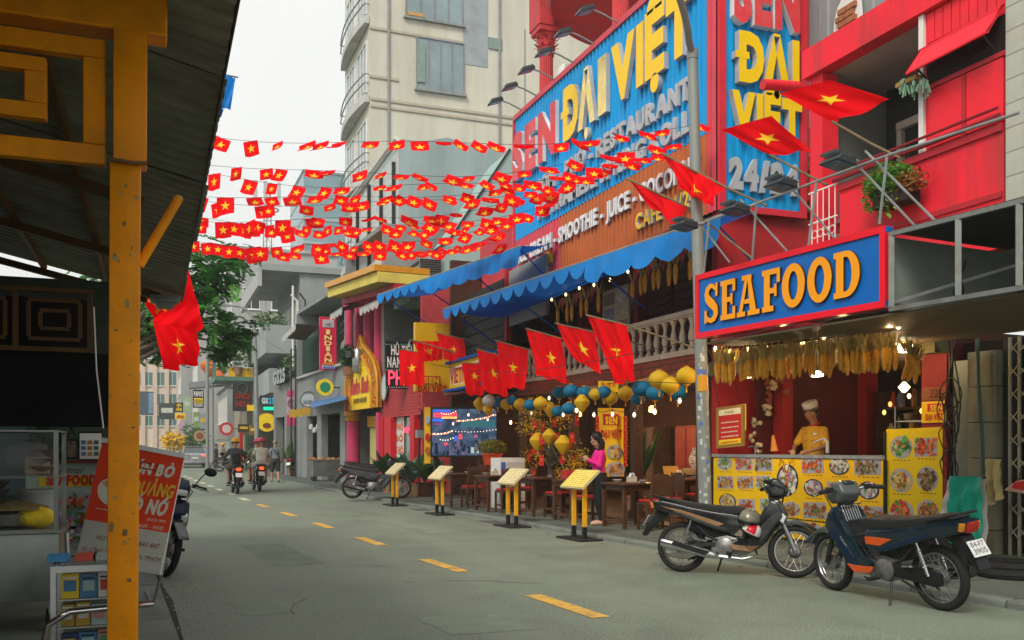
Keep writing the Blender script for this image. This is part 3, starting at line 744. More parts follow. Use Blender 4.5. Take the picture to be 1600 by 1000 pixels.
def put_dish(par, x, y, wx, wy, kind, shape='o', dark=False, o=.0, cap=True):
 u, v=poster_px(x, y); c=npx(u, v, o); e=npx(u+wx/4.324, v, o); t=npx(u, v-wy/4.324, o)
 rx, rz_=(e-c).length, (t-c).length
 dish(par, c, rx, rz_, kind, shape, int(x*7+y), dark, o0=.006)
 if cap:
  mb=MB(); q=c-VZ*(rz_+.028)+NN*.006
  for k in range(5): w=rx*.22; p=q+NU*(-rx*.7+k*w*1.5); mb.quad(p, p+NU*w, p+NU*w+VZ*.011, p+VZ*.011)
  mb.wb('caption', CAPT, par)
YP = mat('yellow_poster', (.8,.5,.002),.38,0,.05,2)
up = thing('food_poster', 'wide yellow food poster on the counter front with rows of printed dishes', 'poster', npt(1.67,.02,.45))
zs0, zs1=npx(1386,829).z+.01, npx(1120,795).z
s_a, s_b=L0+.005, L1-.005
sb('sheet', MB().slab([npt(s_b, .004, zs1), npt(s_a, .004, zs0), npt(s_a, .004,1.24), npt(s_b, .004,1.24)], NN, .02), YP, up)
lowp = thing('food_poster', 'lower yellow strip of the food poster near the pavement behind the motorbikes', 'poster', npt(1.67,.02, PZ))
sb('sheet', MB().slab([npt(s_b, .004, PZ+.05), npt(s_a, .004, PZ+.05), npt(s_a, .004, zs0 - .015), npt(s_b, .004, zs1 - .015)], NN, .02), YP, lowp)
for a in ((98,148,52,46, 'green'),(228,150,62,46, 'crab', 'r'),(360,152,62,50, 'dark', 'r'),(690,160,78,56, 'crab', 'r'),(872,168,70,58, 'white', 'o', True),
          (1062,172,95,56, 'dark', 'r'),(103,275,58,44, 'fry', 'r'),(238,275,58,44, 'fry', 'r'),(357,270,50,42, 'green', 'r'),(697,312,66,60, 'white', 'o', True),
          (875,322,88,54, 'fry', 'r'),(1070,330,74,62, 'white', 'o', True),(117,405,58,54, 'noodle', 'o', True),(245,428,60,42, 'crab', 'r'),(385,425,50,42, 'green', 'r'),
          (548,455,62,50, 'fry', 'o'),(706,465,82,58, 'fry', 'r'),(862,478,56,46, 'green', 'o'),(1082,496,96,62, 'fry', 'r')): put_dish(up, *a)
u_, v_ = poster_px(522,260); c_ = npx(u_, v_); dish(up, c_, (npx(u_+75 / 4.3, v_) - c_).length, 112 / 4.324*12.6 / 1450, 'white', 'o', 77, True, .006)
mb=MB()
for sg in (-1,1):
 mb.tube([c_+NU*sg*.02+VZ*.1+NN*.02, c_+NU*sg*.06+VZ*.26+NN*.02, c_+NU*sg*.12+VZ*.3+NN*.02, c_+NU*sg*.15+VZ*.2+NN*.02],.006,4)
for k in range(6): mb.box(c_+VZ*(.12-k*.055)+NN*.02,(.07,.006,.04), M=MN)
sb('lobster_print', mb, foodm((.4,.14,.03)), up)
for a in ((690,612,82,62, 'fry', 'o'),(1105,655,66,50, 'crab', 'o'),(180,580,66,56, 'crab', 'o'),(430,625,60,50, 'noodle', 'o'),(900,640,60,50, 'green', 'o')): put_dish(lowp, *a, cap=False)
MB().box(npt(.001,0,0),(.001,.001,.001))
rp_ = thing('food_poster', 'tall yellow poster with six printed dishes standing right of the counter', 'poster', npt((ns(1472)+ns(1385)) / 2,.02, PZ))
ya, yb=ns(1385), ns(1473)
YP2 = mat('yellow_green_poster', (.7,.54,.002),.38,0,.06,2)
sb('sheet', MB().slab([npt(ya, .004,.22), npt(yb, .004,.22), npt(yb, .004, npx(1472,667).z), npt(ya, .004, npx(1385,671).z)], NN, .02), YP2, rp_)
mb = nbox(MB(), ya+.03, ya, -.02,.02, PZ, 1.6); sb('frame', mb, FRM, rp_)
for a in ((1290,38,76,76, 'green'),(1455,38,80,66, 'crab', 'r'),(1290,262,80,82, 'noodle'),(1468,252,74,84, 'dark'),(1295,482,84,88, 'crab'),(1470,478,76,86, 'fry')): put_dish(rp_, *a)
tap = thing('tap', 'pale curved water tap on the counter beside the cook', 'tap', npx(1293,712,-.3))
pt = npx(1293,708,-.3); MB().tube([pt, pt+VZ*.14, pt+VZ*.2+NU*-.05, pt+VZ*.18 - NU*.16, pt+VZ*.14 - NU*.26],[.028,.024,.014,.012,.012],8).wb('pipe', mat('tap_enamel', (.45,.48,.5),.25,.4,.1,6), tap)
tap2 = thing('tap', 'small steel tap near the left end of the counter', 'tap', npx(1178,712,-.3))
pt = npx(1180,709,-.3); MB().tube([pt, pt+VZ*.1, pt+VZ*.12 - NU*.05, pt+VZ*.1 - NU*.15],.012,8).wb('pipe', STEEL, tap2)
fm = thing('framed_menu', 'red framed price board with yellow head and foot hanging by the lamp post', 'sign', npx(1142,700,.16))
def board_px(name, par, pts, o, th, m): return MB().slab([npx(u, v, o) for u, v in pts], NN, th).wb(name, m, par)
board_px('frame', fm, [(1119,701),(1161,697),(1161,632),(1119,637)],.16,.04, mat('brass_frame', (.35,.2,.04),.4,.4,.1,6))
sb('cord', MB().tube([npx(1124,637,.14), npt(ns(1124),.14,2.51)],.005,4).tube([npx(1157,632,.14), npt(ns(1157),.14,2.51)],.005,4), WIRE, fm)
board_px('red_sheet', fm, [(1123,696),(1157.5,692),(1157.5,636),(1123,641)],.165,.004, REDPR)
board_px('head', fm, [(1123.2,650),(1157.3,646),(1157.3,636.2),(1123.2,641.2)],.168,.002, flat('cream_print', (.75,.66,.4)))
board_px('foot', fm, [(1123.2,695.8),(1157.3,691.8),(1157.3,684.5),(1123.2,688)],.168,.002, YELPR)
def line_print(name, par, u0, u1, v0, v1, o, m, n=7, h=.02, seed=1):
 rnd=random.Random(seed); a, b=npx(u0, v0, o), npx(u1, v1, o); mb=MB(); L=(b-a).length; d=(b-a)/L; x=0
 while x < L-.015: w=rnd.uniform(.012,.035); w=min(w, L-x); p=a+d*x; mb.quad(p, p+d*w, p+d*w+VZ*h, p+VZ*h); x += w+rnd.uniform(.006,.014)
 return mb.wb(name, m, par)
text_block('lettering', fm, 'SEN ĐẠI VIỆT', npx(1140,645.5,.166), NU, VZ, .2,.03, flat('brown_print', (.25,.03,.02)),.0, lift=.006)
for k, (v0, v1) in enumerate(((662,659),(670,667),(677,674),(684,681))): line_print('text_line', fm, 1127,1154, v0, v1,.17, flat('pale_print', (.75,.6,.4)), seed=k, h=.018)
line_print('text_line', fm, 1126,1155,693.5,690,.171, REDPR, h=.022, seed=8)
ym = thing('yellow_notice', 'plain yellow notice half hidden behind the framed red price board', 'sign', npx(1158,690,.12))
board_px('sheet', ym, [(1150,674),(1165,672),(1165,631),(1150,633)],.118,.01, YELPR)
ps = thing('pillar_sign', 'small yellow SEN ĐẠI VIỆT plate on the red pillar right of the stall', 'sign', npx(1456,660,.0))
board_px('plate', ps, [(1440,661),(1478,660),(1478,626),(1440,628)],.013,.015, YP)
board_px('red_box', ps, [(1449,643),(1478,642.4),(1478,630),(1449,631)],.016,.002, REDPR)
text_block('lettering', ps, 'SEN', npx(1463,641,.016), NU, VZ, .17,.062, YELPR, .035, lift=.004)
text_block('lettering', ps, 'ĐẠI VIỆT', npx(1459.5,656,.014), NU, VZ, .25,.068, REDPR, .035, lift=.004)
hn = thing('house_number_plate', 'dull orange house number plate 226 above the small yellow sign', 'sign', npx(1456,626,.0))
board_px('plate', hn, [(1440,626),(1478,625),(1478,604),(1440,606)],.013,.015, mat('dull_orange', (.2,.06,.012),.5))
text_block('lettering', hn, '226', npx(1463,621,.014), NU, VZ, .18,.1, flat('rust_red', (.06,.008,.005)),.0, lift=.004)
# ------------------------------------------------------------------ SEAFOOD sign and the metal canopy it hangs on
OS=2.43
sf = thing('seafood_sign', 'blue SEAFOOD sign with a red border and thick gold slab letters over the stall', 'sign', npt(ns(1235, OS), OS, 2.7))
q0, q1=ns(1088, OS), ns(1384, OS); za, zb_=2.7,3.45
sfb = mat('sign_blue', (.0,.115,.43),.35,0,.05,1.5)
sfr = mat('sign_red', (.75,.005,.02),.4,0,.05,2)
mb = nbox(MB(), q1, q0, OS - .1, OS, za, zb_); sb('panel', mb, sfb, sf)
t_=.06; mb=MB()
for a, b, c, d in ((q1, q0, za-.004, za+t_),(q1, q0, zb_-t_, zb_+.004)): nbox(mb, a, b, OS-.104, OS+.02, c, d)
for a, b in ((q1-.004, q1+t_),(q0-t_, q0+.004)): nbox(mb, a, b, OS-.102, OS+.018, za+t_, zb_-t_)
sb('border', mb, sfr, sf)
GS_ = flat('gold_letter_side', (.06,.025,.008))
def rects(*r): return [[(a, c),(b, c),(b, d),(a, d)] for a, b, c, d in r]
def ell(cx, cy, rx, ry, t0, t1, n): return [(cx+rx*math.cos(t0+(t1-t0)*i/n), cy+ry*math.sin(t0+(t1-t0)*i/n)) for i in range(n+1)]
def band(outer, inner):
 return [[outer[i], outer[i+1], inner[i+1], inner[i]] for i in range(len(outer)-1)]
def stroke(pts, ws):
 o, n_=[],[]
 for i, p in enumerate(pts):
  a, b=pts[max(i-1,0)], pts[min(i+1, len(pts)-1)]; dx, dy=b[0]-a[0], b[1]-a[1]; L=math.hypot(dx, dy); w=ws[i]/2
  o.append((p[0]-dy/L*w, p[1]+dx/L*w)); n_.append((p[0]+dy/L*w, p[1]-dx/L*w))
 return [[n_[i], n_[i+1], o[i+1], o[i]] for i in range(len(pts)-1)]
sp_pts=[(.1+.0,.17),(.16,.08),(.3,.05),(.45,.1),(.52,.22),(.5,.34),(.4,.44),(.27,.53),(.14,.63),(.1,.75),(.14,.87),(.27,.95),(.4,.93),(.5,.84)]
SLAB={
 'E': rects((.07,.29,0,1),(.0,.07,0,.13),(.0,.07,.87,1),(.29,.66,0,.13),(.29,.66,.87,1),(.54,.66,.13,.31),(.54,.66,.69,.87),(.29,.45,.44,.56),(.45,.54,.36,.64)),
 'F': rects((.07,.29,.13,1),(.0,.07,.87,1),(.0,.42,0,.13),(.29,.66,.87,1),(.54,.66,.66,.87),(.29,.45,.42,.55),(.45,.54,.34,.63)),
 'A': [[(.08,.12),(.21,.12),(.415,.88),(.3,.88)],[(.5,.12),(.73,.12),(.54,.88),(.415,.88)]]+rects((0,.32,0,.12),(.42,.86,0,.12),(.2,.56,.88,1),(.29,.5,.3,.41)),
 'O': band(ell(.37,.5,.37,.51,0,2*PI, 28), ell(.37,.5,.15,.33,0,2*PI, 28)),
 'D': rects((.07,.29,.13,.87),(0,.36,0,.13),(0,.36,.87,1))+band(ell(.36,.5,.4,.5,-PI / 2, PI / 2,16), ell(.36,.5,.17,.37,-PI / 2, PI / 2,16)),
 'S': stroke(sp_pts, [.1,.12,.13,.17,.2,.22,.24,.25,.23,.2,.17,.13,.11,.1])+rects((.0,.11,.0,.33),(.5,.6,.66,1.0)),
}
for ch, u0, u1 in (('S', 1104,1125),('E', 1129,1152),('A', 1154.5,1190),('F', 1194,1222),('O', 1225,1261),('O', 1265,1303),('D', 1306,1347)):
 s0, s1=ns(u0, OS), ns(u1, OS); polys=SLAB[ch]; wmax=max(p[0] for q in polys for p in q); mb=MB(); lift=0
 base=2.853
 for q in polys:
  lift += .00012
  P=[npt(s0+(s1-s0)*x/wmax, OS+.03+lift, base+.45*y) for x, y in q]; B=[p-NN*.03 for p in P]; k=len(P)
  mb.add(P, [tuple(range(k))],0)
  mb.add(P+B, [(i, (i+1) % k, k+(i+1) % k, k+i) for i in range(k)],1)
 mb.wb('letter', [GF, GS_], sf)
can = thing('metal_canopy', 'rusty open box frame canopy of steel tubes over the gate right of the seafood sign', 'canopy', npt(-1.5,1.3,2.66))
GALV = mat('old_galvanised', (.2,.215,.2),.5,.5,.15,6, dirt=.5, dcol=(.12,.07,.04), dscale=5)
c0, c1=ns(1391, OS), ns(1640, OS)
def sq(mb, a, b, w):
 a, b=V(a), V(b); d=(b-a).normalized(); x=d.orthogonal() if abs(d.z) > .9 else d.cross(VZ).normalized(); y=d.cross(x)
 M=Matrix((d, x, y)).transposed().to_4x4(); return mb.box((a+b)/2,((b-a).length, w, w), M=M)
for z in (2.67,3.36): sb('rail', sq(MB(), npt(c0, OS, z), npt(c1, OS, z),.04), GALV, can)
for u in (1393,1497,1592): sb('upright', sq(MB(), npt(ns(u, OS), OS - .001,2.69), npt(ns(u, OS), OS - .001,3.34),.035), GALV, can)
sb('end_panel', MB().slab([npt(c0+.03,.25,2.68), npt(c0+.03, OS - .03,2.68), npt(c0+.03, OS - .03,3.35), npt(c0+.03,.25,3.35)], NU, .02), mat('grey_green_sheet', (.2,.23,.2),.6,.1,.12,2, dirt=.3), can)
DSH = mat('dark_roof_sheet', (.035,.037,.034),.7,.2,.2,2)
sb('top_sheet', nbox(MB(), c0+.04, c1,.2, OS - .03,3.385,3.4), DSH, can)
sb('under_sheet', nbox(MB(), c1, ns(1100, OS),.2, OS - .03,2.62,2.64), mat('ply_under_sheet', (.12,.09,.05),.6,0,.2,3, dirt=.4), can)
sb('back_panel', nbox(MB(), c0, c1,.2,.26,2.66,3.37), mat('sooty_back', (.06,.065,.05),.8,0,.3,3), can)
sb('pipe', MB().cyl(npt(c0,.55,3.05), npt(c1,.55,3.0),.1), mat('pvc_grey', (.2,.21,.19),.6), can)
sb('brace', sq(MB(), npt(c0+.02, OS - .06,2.74), npt(ns(1497, OS), OS - 1.4,3.2),.03), GALV, can)
mb=MB()
def tatter(u, v): return npt(ns(1490+8*u+3*math.sin(5*v), OS), OS-.05+.04*math.sin(9*v+4*u),3.1-.42*v-.05*u)
mb.grid(tatter, 4,8); sb('torn_sheet', mb, BLACKP, can)
prail = thing('pipe_railing', 'grey pipe railing with leaning props standing along the top of the canopy', 'railing', npt(.2, OS, 3.46))
sb('handrail', MB().tube([npx(1058,362, OS), npx(1182,318, OS), npx(1386,243, OS), npx(1592,176, OS)],.013,6), GREYPAINT, prail)
for (a, b),(c, d) in (((1386,244),(1374,350)),((1276,284),(1263,386)),((1182,318),(1175,410)),((1108,345),(1099,432))):
 sb('upright', MB().tube([npx(a, b, OS), npx(c, d, OS)],.014,6), GREYPAINT, prail)
for (a, b),(c, d), o2 in (((1338,256),(1434,358),2.2),((1352,236),(1466,350),2.2),((1232,288),(1304,372),2.2),((1157,312),(1232,395),2.2),((1092,348),(1140,410),2.2)):
 sb('prop', MB().tube([npx(a, b, OS), npx(c, d, o2)],.012,6), GREYPAINT, prail)
# ------------------------------------------------------------------ the red balcony house above
hb = thing('balcony_house', 'red balcony house over the stall with a bottom-hung shutter flap and peeling parapet', 'building', (8.0,8.3,2.8))
def hp(name, mb, m, par=None, **k): return mb.wb(name, m, par or hb, **k)
HR = mat('bright_red_wall', (.8,.02,.04),.6,0,.14,1.5, bump=.12, bscale=12, dirt=.75, dcol=(.3,.045,.04), dscale=1.6, streak=True)
HR2 = mat('bright_red_metal', (.8,.02,.035),.45,.05,.12,2, dirt=.6, dcol=(.4,.03,.05))
ya_, yb_, yc_=6.95,8.02,9.95     # near edge, shutter/opening, far edge
hp('parapet', MB().bb((8.0, ya_, 3.42),(8.12,9.35,4.6)), HR)
hp('parapet_cap', MB().bb((7.97, ya_, 4.6),(8.15,9.35,4.68)).bb((7.98, ya_+.01,3.93),(7.999,9.34,3.99)), mat('parapet_cap_red', (.42,.02,.03),.5))
hp('floor', MB().bb((8.13, ya_, 3.42),(12, yc_+2.3,3.6)), mat('slab_grey', (.2,.2,.19),.8))
hp('shutter_wall', MB().bb((8.06, ya_, 4.69),(8.12, yb_, 6.24)), HR2)
for y0, y1 in ((ya_+.03,7.44),(7.5, yb_ - .06)): hp('shutter_leaf', MB().bb((8.03, y0,4.72),(8.058, y1,5.36)), HR2)
hp('shutter_rail', MB().bb((8.02, ya_, 5.37),(8.058, yb_, 5.42)).bb((8.02,7.445,4.7),(8.05,7.495,5.36)), mat('parapet_cap_red', (.42,.02,.03)))
mb=MB()
for k in range(9): mb.bb((8.045, ya_+.02+k*.115,5.9),(8.058, ya_+.12+k*.115,6.22))
hp('upper_board', mb, HR2)
hp('vent_gap', MB().bb((8.05, ya_+.02,5.43),(8.058, yb_ - .03,5.8)), DARKIN)
fl0, fl1=V((8.0, ya_+.02,5.86)), V((8.0, yb_+.02,5.84))
hp('shutter_flap', MB().slab([fl1, fl0, fl0+V((-.2,0,-.28)), fl1+V((-.2,.0,-.28))],(-.8,0,.57),.02), HR2)
hp('flap_trim', MB().tube([fl1, fl0, fl0+V((-.2,0,-.29)), fl1+V((-.2,.0,-.29))],.018,4, closed=True), HR2)
for y in (ya_+.1, yb_ - .1): hp('flap_strut', MB().tube([(8.0, y, 5.44),(7.82, y, 5.58)],.012,5), DARKMETAL)
hp('frame_post', MB().bb((8.02, yb_, 4.69),(8.12, yb_+.07,6.24)), WHITEP)
hp('beam', MB().bb((7.98, ya_, 6.25),(8.2, yc_+.1,6.62)), HR)
hp('soffit', MB().bb((8.21, yb_+.08,6.26),(11.9, yc_+.1,6.36)), mat('soffit_white', (.42,.42,.39),.8,0,.1,1.5, dirt=.35, dcol=(.2,.2,.17)))
hp('roof', MB().bb((8.21, ya_, 6.4),(12, yc_+.1,6.6)), mat('slab_grey', (.2,.2,.19)))
hp('end_pier', MB().bb((8.05, yc_ - .22,4.0),(8.3, yc_+.02,6.24)), HR)
hp('inner_wall', MB().bb((9.3, ya_, 3.62),(9.4, yc_, 6.24)), mat('inner_grey', (.04,.045,.04),.7,0,.2,2))
hp('side_wall', MB().bb((8.3, yc_+.03,3.62),(12, yc_+.15,6.24)), mat('side_plaster', (.2,.21,.19),.8,0,.1,2, dirt=.3))
win = hp('window', MB().bb((9.27,8.3,3.62),(9.298,9.6,5.6)), GLASSD)
mb=MB()
for y in (8.28,8.72,9.17,9.62): mb.bb((9.2, y-.04,3.62),(9.268, y+.04,5.68))
mb.bb((9.19,8.24,5.6),(9.266,9.66,5.7)); mb.wb('window_frame', mat('cream_frame', (.5,.47,.38),.6), win)
hp('rail', MB().tube([(7.92, ya_, 4.82),(7.92,9.4,4.82)],.016,6).tube([(7.94, ya_, 4.74),(7.94,9.4,4.74)],.03,6,0), mat('maroon_pipe', (.25,.02,.03),.5))
hp('spout', MB().cyl((8.0, yc_+.2,6.2),(7.45, yc_+.22,6.16),.07, n=14), HR)
gr = hp('grille', MB().tube([(7.97,9.36,4.3),(7.97,9.9,4.3)],.012,5).tube([(7.97,9.36,4.7),(7.97,9.9,4.7)],.012,5), WHITEP)
mb=MB()
for k in range(5): mb.tube([(7.97,9.4+k*.11,3.62),(7.97,9.4+k*.11,4.7)],.008,5)
for k in range(4): mb.torus((7.97,9.455+k*.11,4.15),(1,0,0),.05,.006,14,5)
mb.wb('scroll', WHITEP, gr)
pc = thing('pale_pillar', 'pale tiled pillar at the right edge beside the red shutters', 'pillar', (8.0,6.8,3.4))
PCM = mat('pale_tile', (.46,.47,.4),.6,0,.1,3, dirt=.4, dcol=(.25,.25,.2), streak=True)
hp('core', MB().bb((7.99,6.62,3.38),(8.3,6.92,9.5)), mat('pale_tile_joint', (.25,.25,.22),.8), pc)
tm = MB().prism([(0,0),(.3,0),(.3,.235),(0,.235)],0,.012, bev=.004, seg=1).mesh('tile', PCM)
for k in range(25): inst(tm, 'tile', pc, WM[pc.name].inverted() @ Matrix.Translation((7.99,6.92,3.39+k*.243)) @ Matrix.Rotation(-PI / 2,4, 'Z'))
gw = thing('grey_wall', 'plain grey side wall at the right edge of the picture', 'wall', (8.1,5.6,3.4))
hp('wall', MB().bb((8.06,3.5,3.38),(8.4,6.6,9.5)), mat('plain_grey_wall', (.26,.28,.28),.7,0,.12,2, dirt=.3, streak=True), gw)
cw = thing('grey_clad_wall', 'grey ribbed cladding rising behind the red beam with a broken patch of bare brick', 'wall', (10,12,6.6))
mb = MB(); corr(mb, (9.95,12.35,6.6), UF, VZ, 5.4,6.4,.5,.02); hp('cladding', mb, mat('grey_cladding', (.27,.29,.29),.6,.1,.08,1, dirt=.3, streak=True), cw)
pb=onx(1326,34,9.9)
rnd=random.Random(3)
hp('torn_plaster', MB().poly([pb+V((-.005,-math.cos(t)*(.3+.05*rnd.random()), math.sin(t)*(.42+.08*rnd.random()))) for t in [i*PI / 8 for i in range(16)]]), WHITEP, cw)
bk = mat('bare_brick', (.35,.13,.06),.8,0,.2,8)
for r in range(5):
 for c in range(2): hp('brick', MB().box(pb+V((-.03,-.1+c*.2+.05*(r % 2),-.2+r*.1)),(.05,.18,.08)), bk, cw)
# ------------------------------------------------------------------ gate and shut doors right of the stall
gt = thing('shuttered_front', 'closed shop front of stained pale blocks right of the yellow posters', 'wall', npt(-1.5,0, PZ))
BLK = mat('stained_block', (.22,.215,.15),.8,0,.15,3, bump=.15, bscale=30, dirt=.65, dcol=(.1,.1,.07), dscale=1.6, streak=True)
g0=sP1-.02
sb('dark_recess', nbox(MB(),-4.2, g0,-.5,-.3, PZ, 2.62), DARKIN, gt)
sb('steel_leaf', nbox(MB(), ns(1512), ns(1486),-.1,-.04, PZ, 2.4), mat('green_grey_steel', (.15,.18,.16),.5,.2,.15,3, dirt=.5, dcol=(.08,.06,.04)), gt)
bmh = MB().prism([(-.2,-.19),(.2,-.19),(.2,.19),(-.2,.19)],0,.14, bev=.004, seg=1).mesh('block', BLK)
sA, sB=ns(1558), ns(1513)
for c in range(1):
 for r in range(6):
  M=WM[gt.name].inverted() @ Matrix.Translation(npt((sA+sB)/2,-.12, PZ+.21+r*.4)) @ MN @ Matrix.Diagonal((abs(sB-sA)/.41,1,1.03,1))
  inst(bmh, 'block', gt, M)
sb('pipe', MB().tube([npx(1527,530,.1), npx(1529,600,.1), npx(1535,690,.1), npx(1536,760,.1)],.02,8), mat('green_pipe', (.05,.09,.08),.5), gt)
sb('gap_shade', nbox(MB(), ns(1572), ns(1558),-.25,-.1, PZ, 2.6), mat('gap_shade_dark', (.035,.033,.025),.7,0,.2,4), gt)  # dark block stands for the shade in the gap beside the gate
fg = thing('folding_gate', 'pale folding lattice gate at the right edge of the picture', 'gate', npt(-2.4,-.05, PZ))
GP = mat('gate_paint', (.4,.38,.28),.5,.3,.12,5, dirt=.45, dcol=(.15,.12,.08), dscale=6)
s0=ns(1574); n=12; stp=.11
for k in range(n):
 sb('bar', nbox(MB(), s0 - k*stp - .012, s0 - k*stp+.012,-.06,-.03, PZ+.1,2.6), GP, fg)
mb=MB()
for k in range(n-1):
 a, b=s0-k*stp, s0-(k+1)*stp
 for r in range(9):
  z=PZ+.35+r*.25; sq(mb, npt(a, -.025, z), npt(b, -.025, z+.125),.01); sq(mb, npt(b, -.018, z), npt(a, -.018, z+.125),.01)
sb('lattice', mb, GP, fg)
sb('step', nbox(MB(),-5, ns(1560),-.3,.12, PZ, .22), mat('mossy_step', (.07,.1,.06),.8,0,.3,4), fg)
cb = thing('cable_bundle', 'tangle of loose black cables hanging by the red pillar', 'cables', npx(1488,760,.1))
rnd=random.Random(8); mb=MB()
for k in range(7):
 u=1483+rnd.uniform(-3,10); c=npx(u, rnd.uniform(600,735),.16+rnd.uniform(0,.05)); r=rnd.uniform(.09,.19)
 mb.tube([c+NU*(r*.7*math.cos(t))+VZ*(r*math.sin(t))+NN*.02*math.sin(3*t+k) for t in [i*2*PI/18 for i in range(18)]],.007,4, closed=True)
for k in range(5):
 u=1480+k*4; mb.tube([npx(u+5*math.sin(q*1.3+k),530+q*34,.14+.02*math.sin(q+k)) for q in range(8)],.008,4)
sb('cable', mb, WIRE, cb)
def cloth_px(name, label, cat, corners, o, m, fold=.03, k=9, sag=0., nu=22, nv=18, lean=0.):
 t=thing(name, label, cat, npx((corners[2][0]+corners[3][0])/2, corners[2][1], o))
 c=[npx(u, v, o) for u, v in corners]
 def f(u, v):
  p=c[0].lerp(c[1], u).lerp(c[3].lerp(c[2], u), v)
  return p+NN*(fold*math.sin(u*k+1.5*math.sin(v*3))*(.3+v)+lean*v+.012*math.sin(v*17+u*5))+VZ*(-.03*abs(math.sin(u*k*.5))*v)
 MB().grid(f, nu, nv).wb('cloth', m, t); return t
cloth_px('white_sheet', 'crumpled white sheet hanging behind the green tarpaulin', 'sheet', [(1483,748),(1541,746),(1545,852),(1467,822)],.42, mat('dirty_white_sheet', (.5,.5,.46),.7,0,.1,5, dirt=.3),.03,8)
cloth_px('green_tarpaulin', 'creased sea-green tarpaulin draped over a rack beside the gate', 'tarpaulin', [(1484,744),(1534,745),(1537,843),(1482,846)],.5, mat('sea_green_tarp', (.008,.3,.2),.3,0,.12,6, bump=.35, bscale=9),.03,14)
dr = thing('drying_rack', 'dark rack under the green tarpaulin', 'rack', npt(ns(1510),.36, PZ)); mb = MB()
for u in (1488,1532): mb.tube([npx(u, 748,.38), npt(ns(u, .38),.38, PZ)],.015,6)
mb.tube([npx(1484,746,.46), npx(1540,746,.46)],.015,6); nbox(mb, ns(1545), ns(1480),.1,.36, PZ, .5); sb('frame', mb, DARKMETAL, dr)
cloth_px('yellow_rag', 'faded yellow rag hanging on the pipe beside the gate', 'rag', [(1540,716),(1562,718),(1566,775),(1545,788)],.3, mat('rag_yellow', (.42,.33,.14),.9,0,.15,9),.03,11, nu=14, nv=10)
tag(MB().torus(npt(ns(1580,.5),.5, PZ+.05),(0,0,1),.3,.05,32,8).torus(npt(ns(1580,.5),.5, PZ+.12),(0,0,1),.27,.045,32,8).build('coiled_hose', RUBBER), 'black coiled hose lying on the pavement by the gate', 'hose')
bg = thing('red_white_bag', 'red and cream paper bag hanging on the gate at the right edge', 'bag', npx(1592,770,.25))
pb_=npx(1592,758,.25)
sb('bag_body', MB().prism([(-.16,-.06),(.1,-.09),(.18,.0),(.12,.07),(-.02,.04)],-.04,.04, bev=.02, fr=lambda p: pb_+NU*p.x+VZ*p.z+NN*p.y), mat('bag_cream', (.6,.35,.25),.6), bg)
sb('bag_print', MB().prism([(-.05,-.03),(.12,-.05),(.16,.0),(.1,.05),(-.02,.03)],.043,.05, fr=lambda p: pb_+NU*p.x+VZ*p.z+NN*p.y), REDPR, bg)
sb('bag_loop', MB().tube([pb_+VZ*.05, npx(1594,738,.05), npx(1596,736,-.03)],.006,4), WIRE, bg)
# ------------------------------------------------------------------ lamp post with stickers
post = thing('lamp_post', 'tall grey lamp post covered in old stickers at the kerb before the stall', 'lamp post', onx(1104,800,6.62))
pb_=V((6.62, onx(1104,800,6.62).y, PZ)); pt_=at(1082,90,12.0)
GPM = mat('lamp_post_paint', (.25,.27,.25),.5,.2,.15,3, dirt=.5, dcol=(.12,.13,.11), dscale=3)
sb('shaft', MB().tube([pb_, pb_.lerp(pt_, .5), pt_],[.085,.078,.068],14), GPM, post)
sb('collar', MB().cyl(pt_ - VZ*.02, pt_+VZ*.1,.075, n=14), GPM, post)
sb('base_plate', MB().lathe([(.12,0),(.12,.02),(.09,.03)], pb_, 14), GPM, post)
arm=[pt_+VZ*.05]+[at(1078-k*k*.9,90-k*22,12.0-k*.12) for k in range(1,8)]
sb('curved_arm', MB().tube(arm, .045,10), GPM, post)
rnd=random.Random(2)
def post_pt(z, a, r=.0): t=(z-pb_.z)/(pt_.z-pb_.z); c=pb_.lerp(pt_, t); q=.085-.017*t+r; return c+V((q*math.cos(a), q*math.sin(a),0))
stk = [flat('sticker_white', (.5,.52,.5)), flat('sticker_grey', (.35,.37,.36)), flat('sticker_blue', (.1,.16,.4)), flat('sticker_orange', (.6,.3,.03))]
for k in range(36):
 z=.45+k*.062+rnd.uniform(-.02,.02); a0=PI+.95+rnd.uniform(-.9,.9); w=rnd.uniform(.25,.6); h=rnd.uniform(.03,.075); m=stk[rnd.choice((0,0,1,1,0,2))]
 MB().grid(lambda u, v: post_pt(z+v*h, a0+u*w, .0025+.00006*k),4,1).wb('sticker', m, post)
for z, m, h in ((2.12, stk[3],.2),(2.34, stk[2],.06)): MB().grid(lambda u, v: post_pt(z+v*h, PI+.3+u*1.7,.006),8,1).wb('sticker', m, post)
# ================================================================== the shed on the left and what stands under it
OCH = mat('ochre_paint', (.8,.27,.0),.42,0,.14,4, bump=.15, bscale=25, dirt=.55, dcol=(.36,.17,.02), dscale=3.5)
OCHD = mat('brown_timber', (.16,.085,.03),.6,0,.25,5, dirt=.3)
shed = thing('market_shed', 'open shed with an ochre post and beam and a corrugated roof at the left', 'shed', (-.6,5, LZ))
def lb(name, mb, m, par=None, **k): return mb.wb(name, m, par or shed, **k)
PY, PX=4.4,-.125
pw=.062
lb('post', MB().prism([(-pw, LZ),(pw, LZ),(pw, 2.63),(-pw, 2.63)],-pw, pw, bev=.008, seg=2, fr=lambda p: V((PX+p.x, PY+p.y, p.z))+V((.012*(p.z - 1) / 2,0,0))), OCH)
lb('post_sleeve', MB().prism([(-.058,2.632),(.075,2.632),(.078,3.2),(-.058,3.2)],-.08,.07, bev=.008, seg=2, fr=lambda p: V((PX+.02+p.x, PY+p.y, p.z))), OCH)
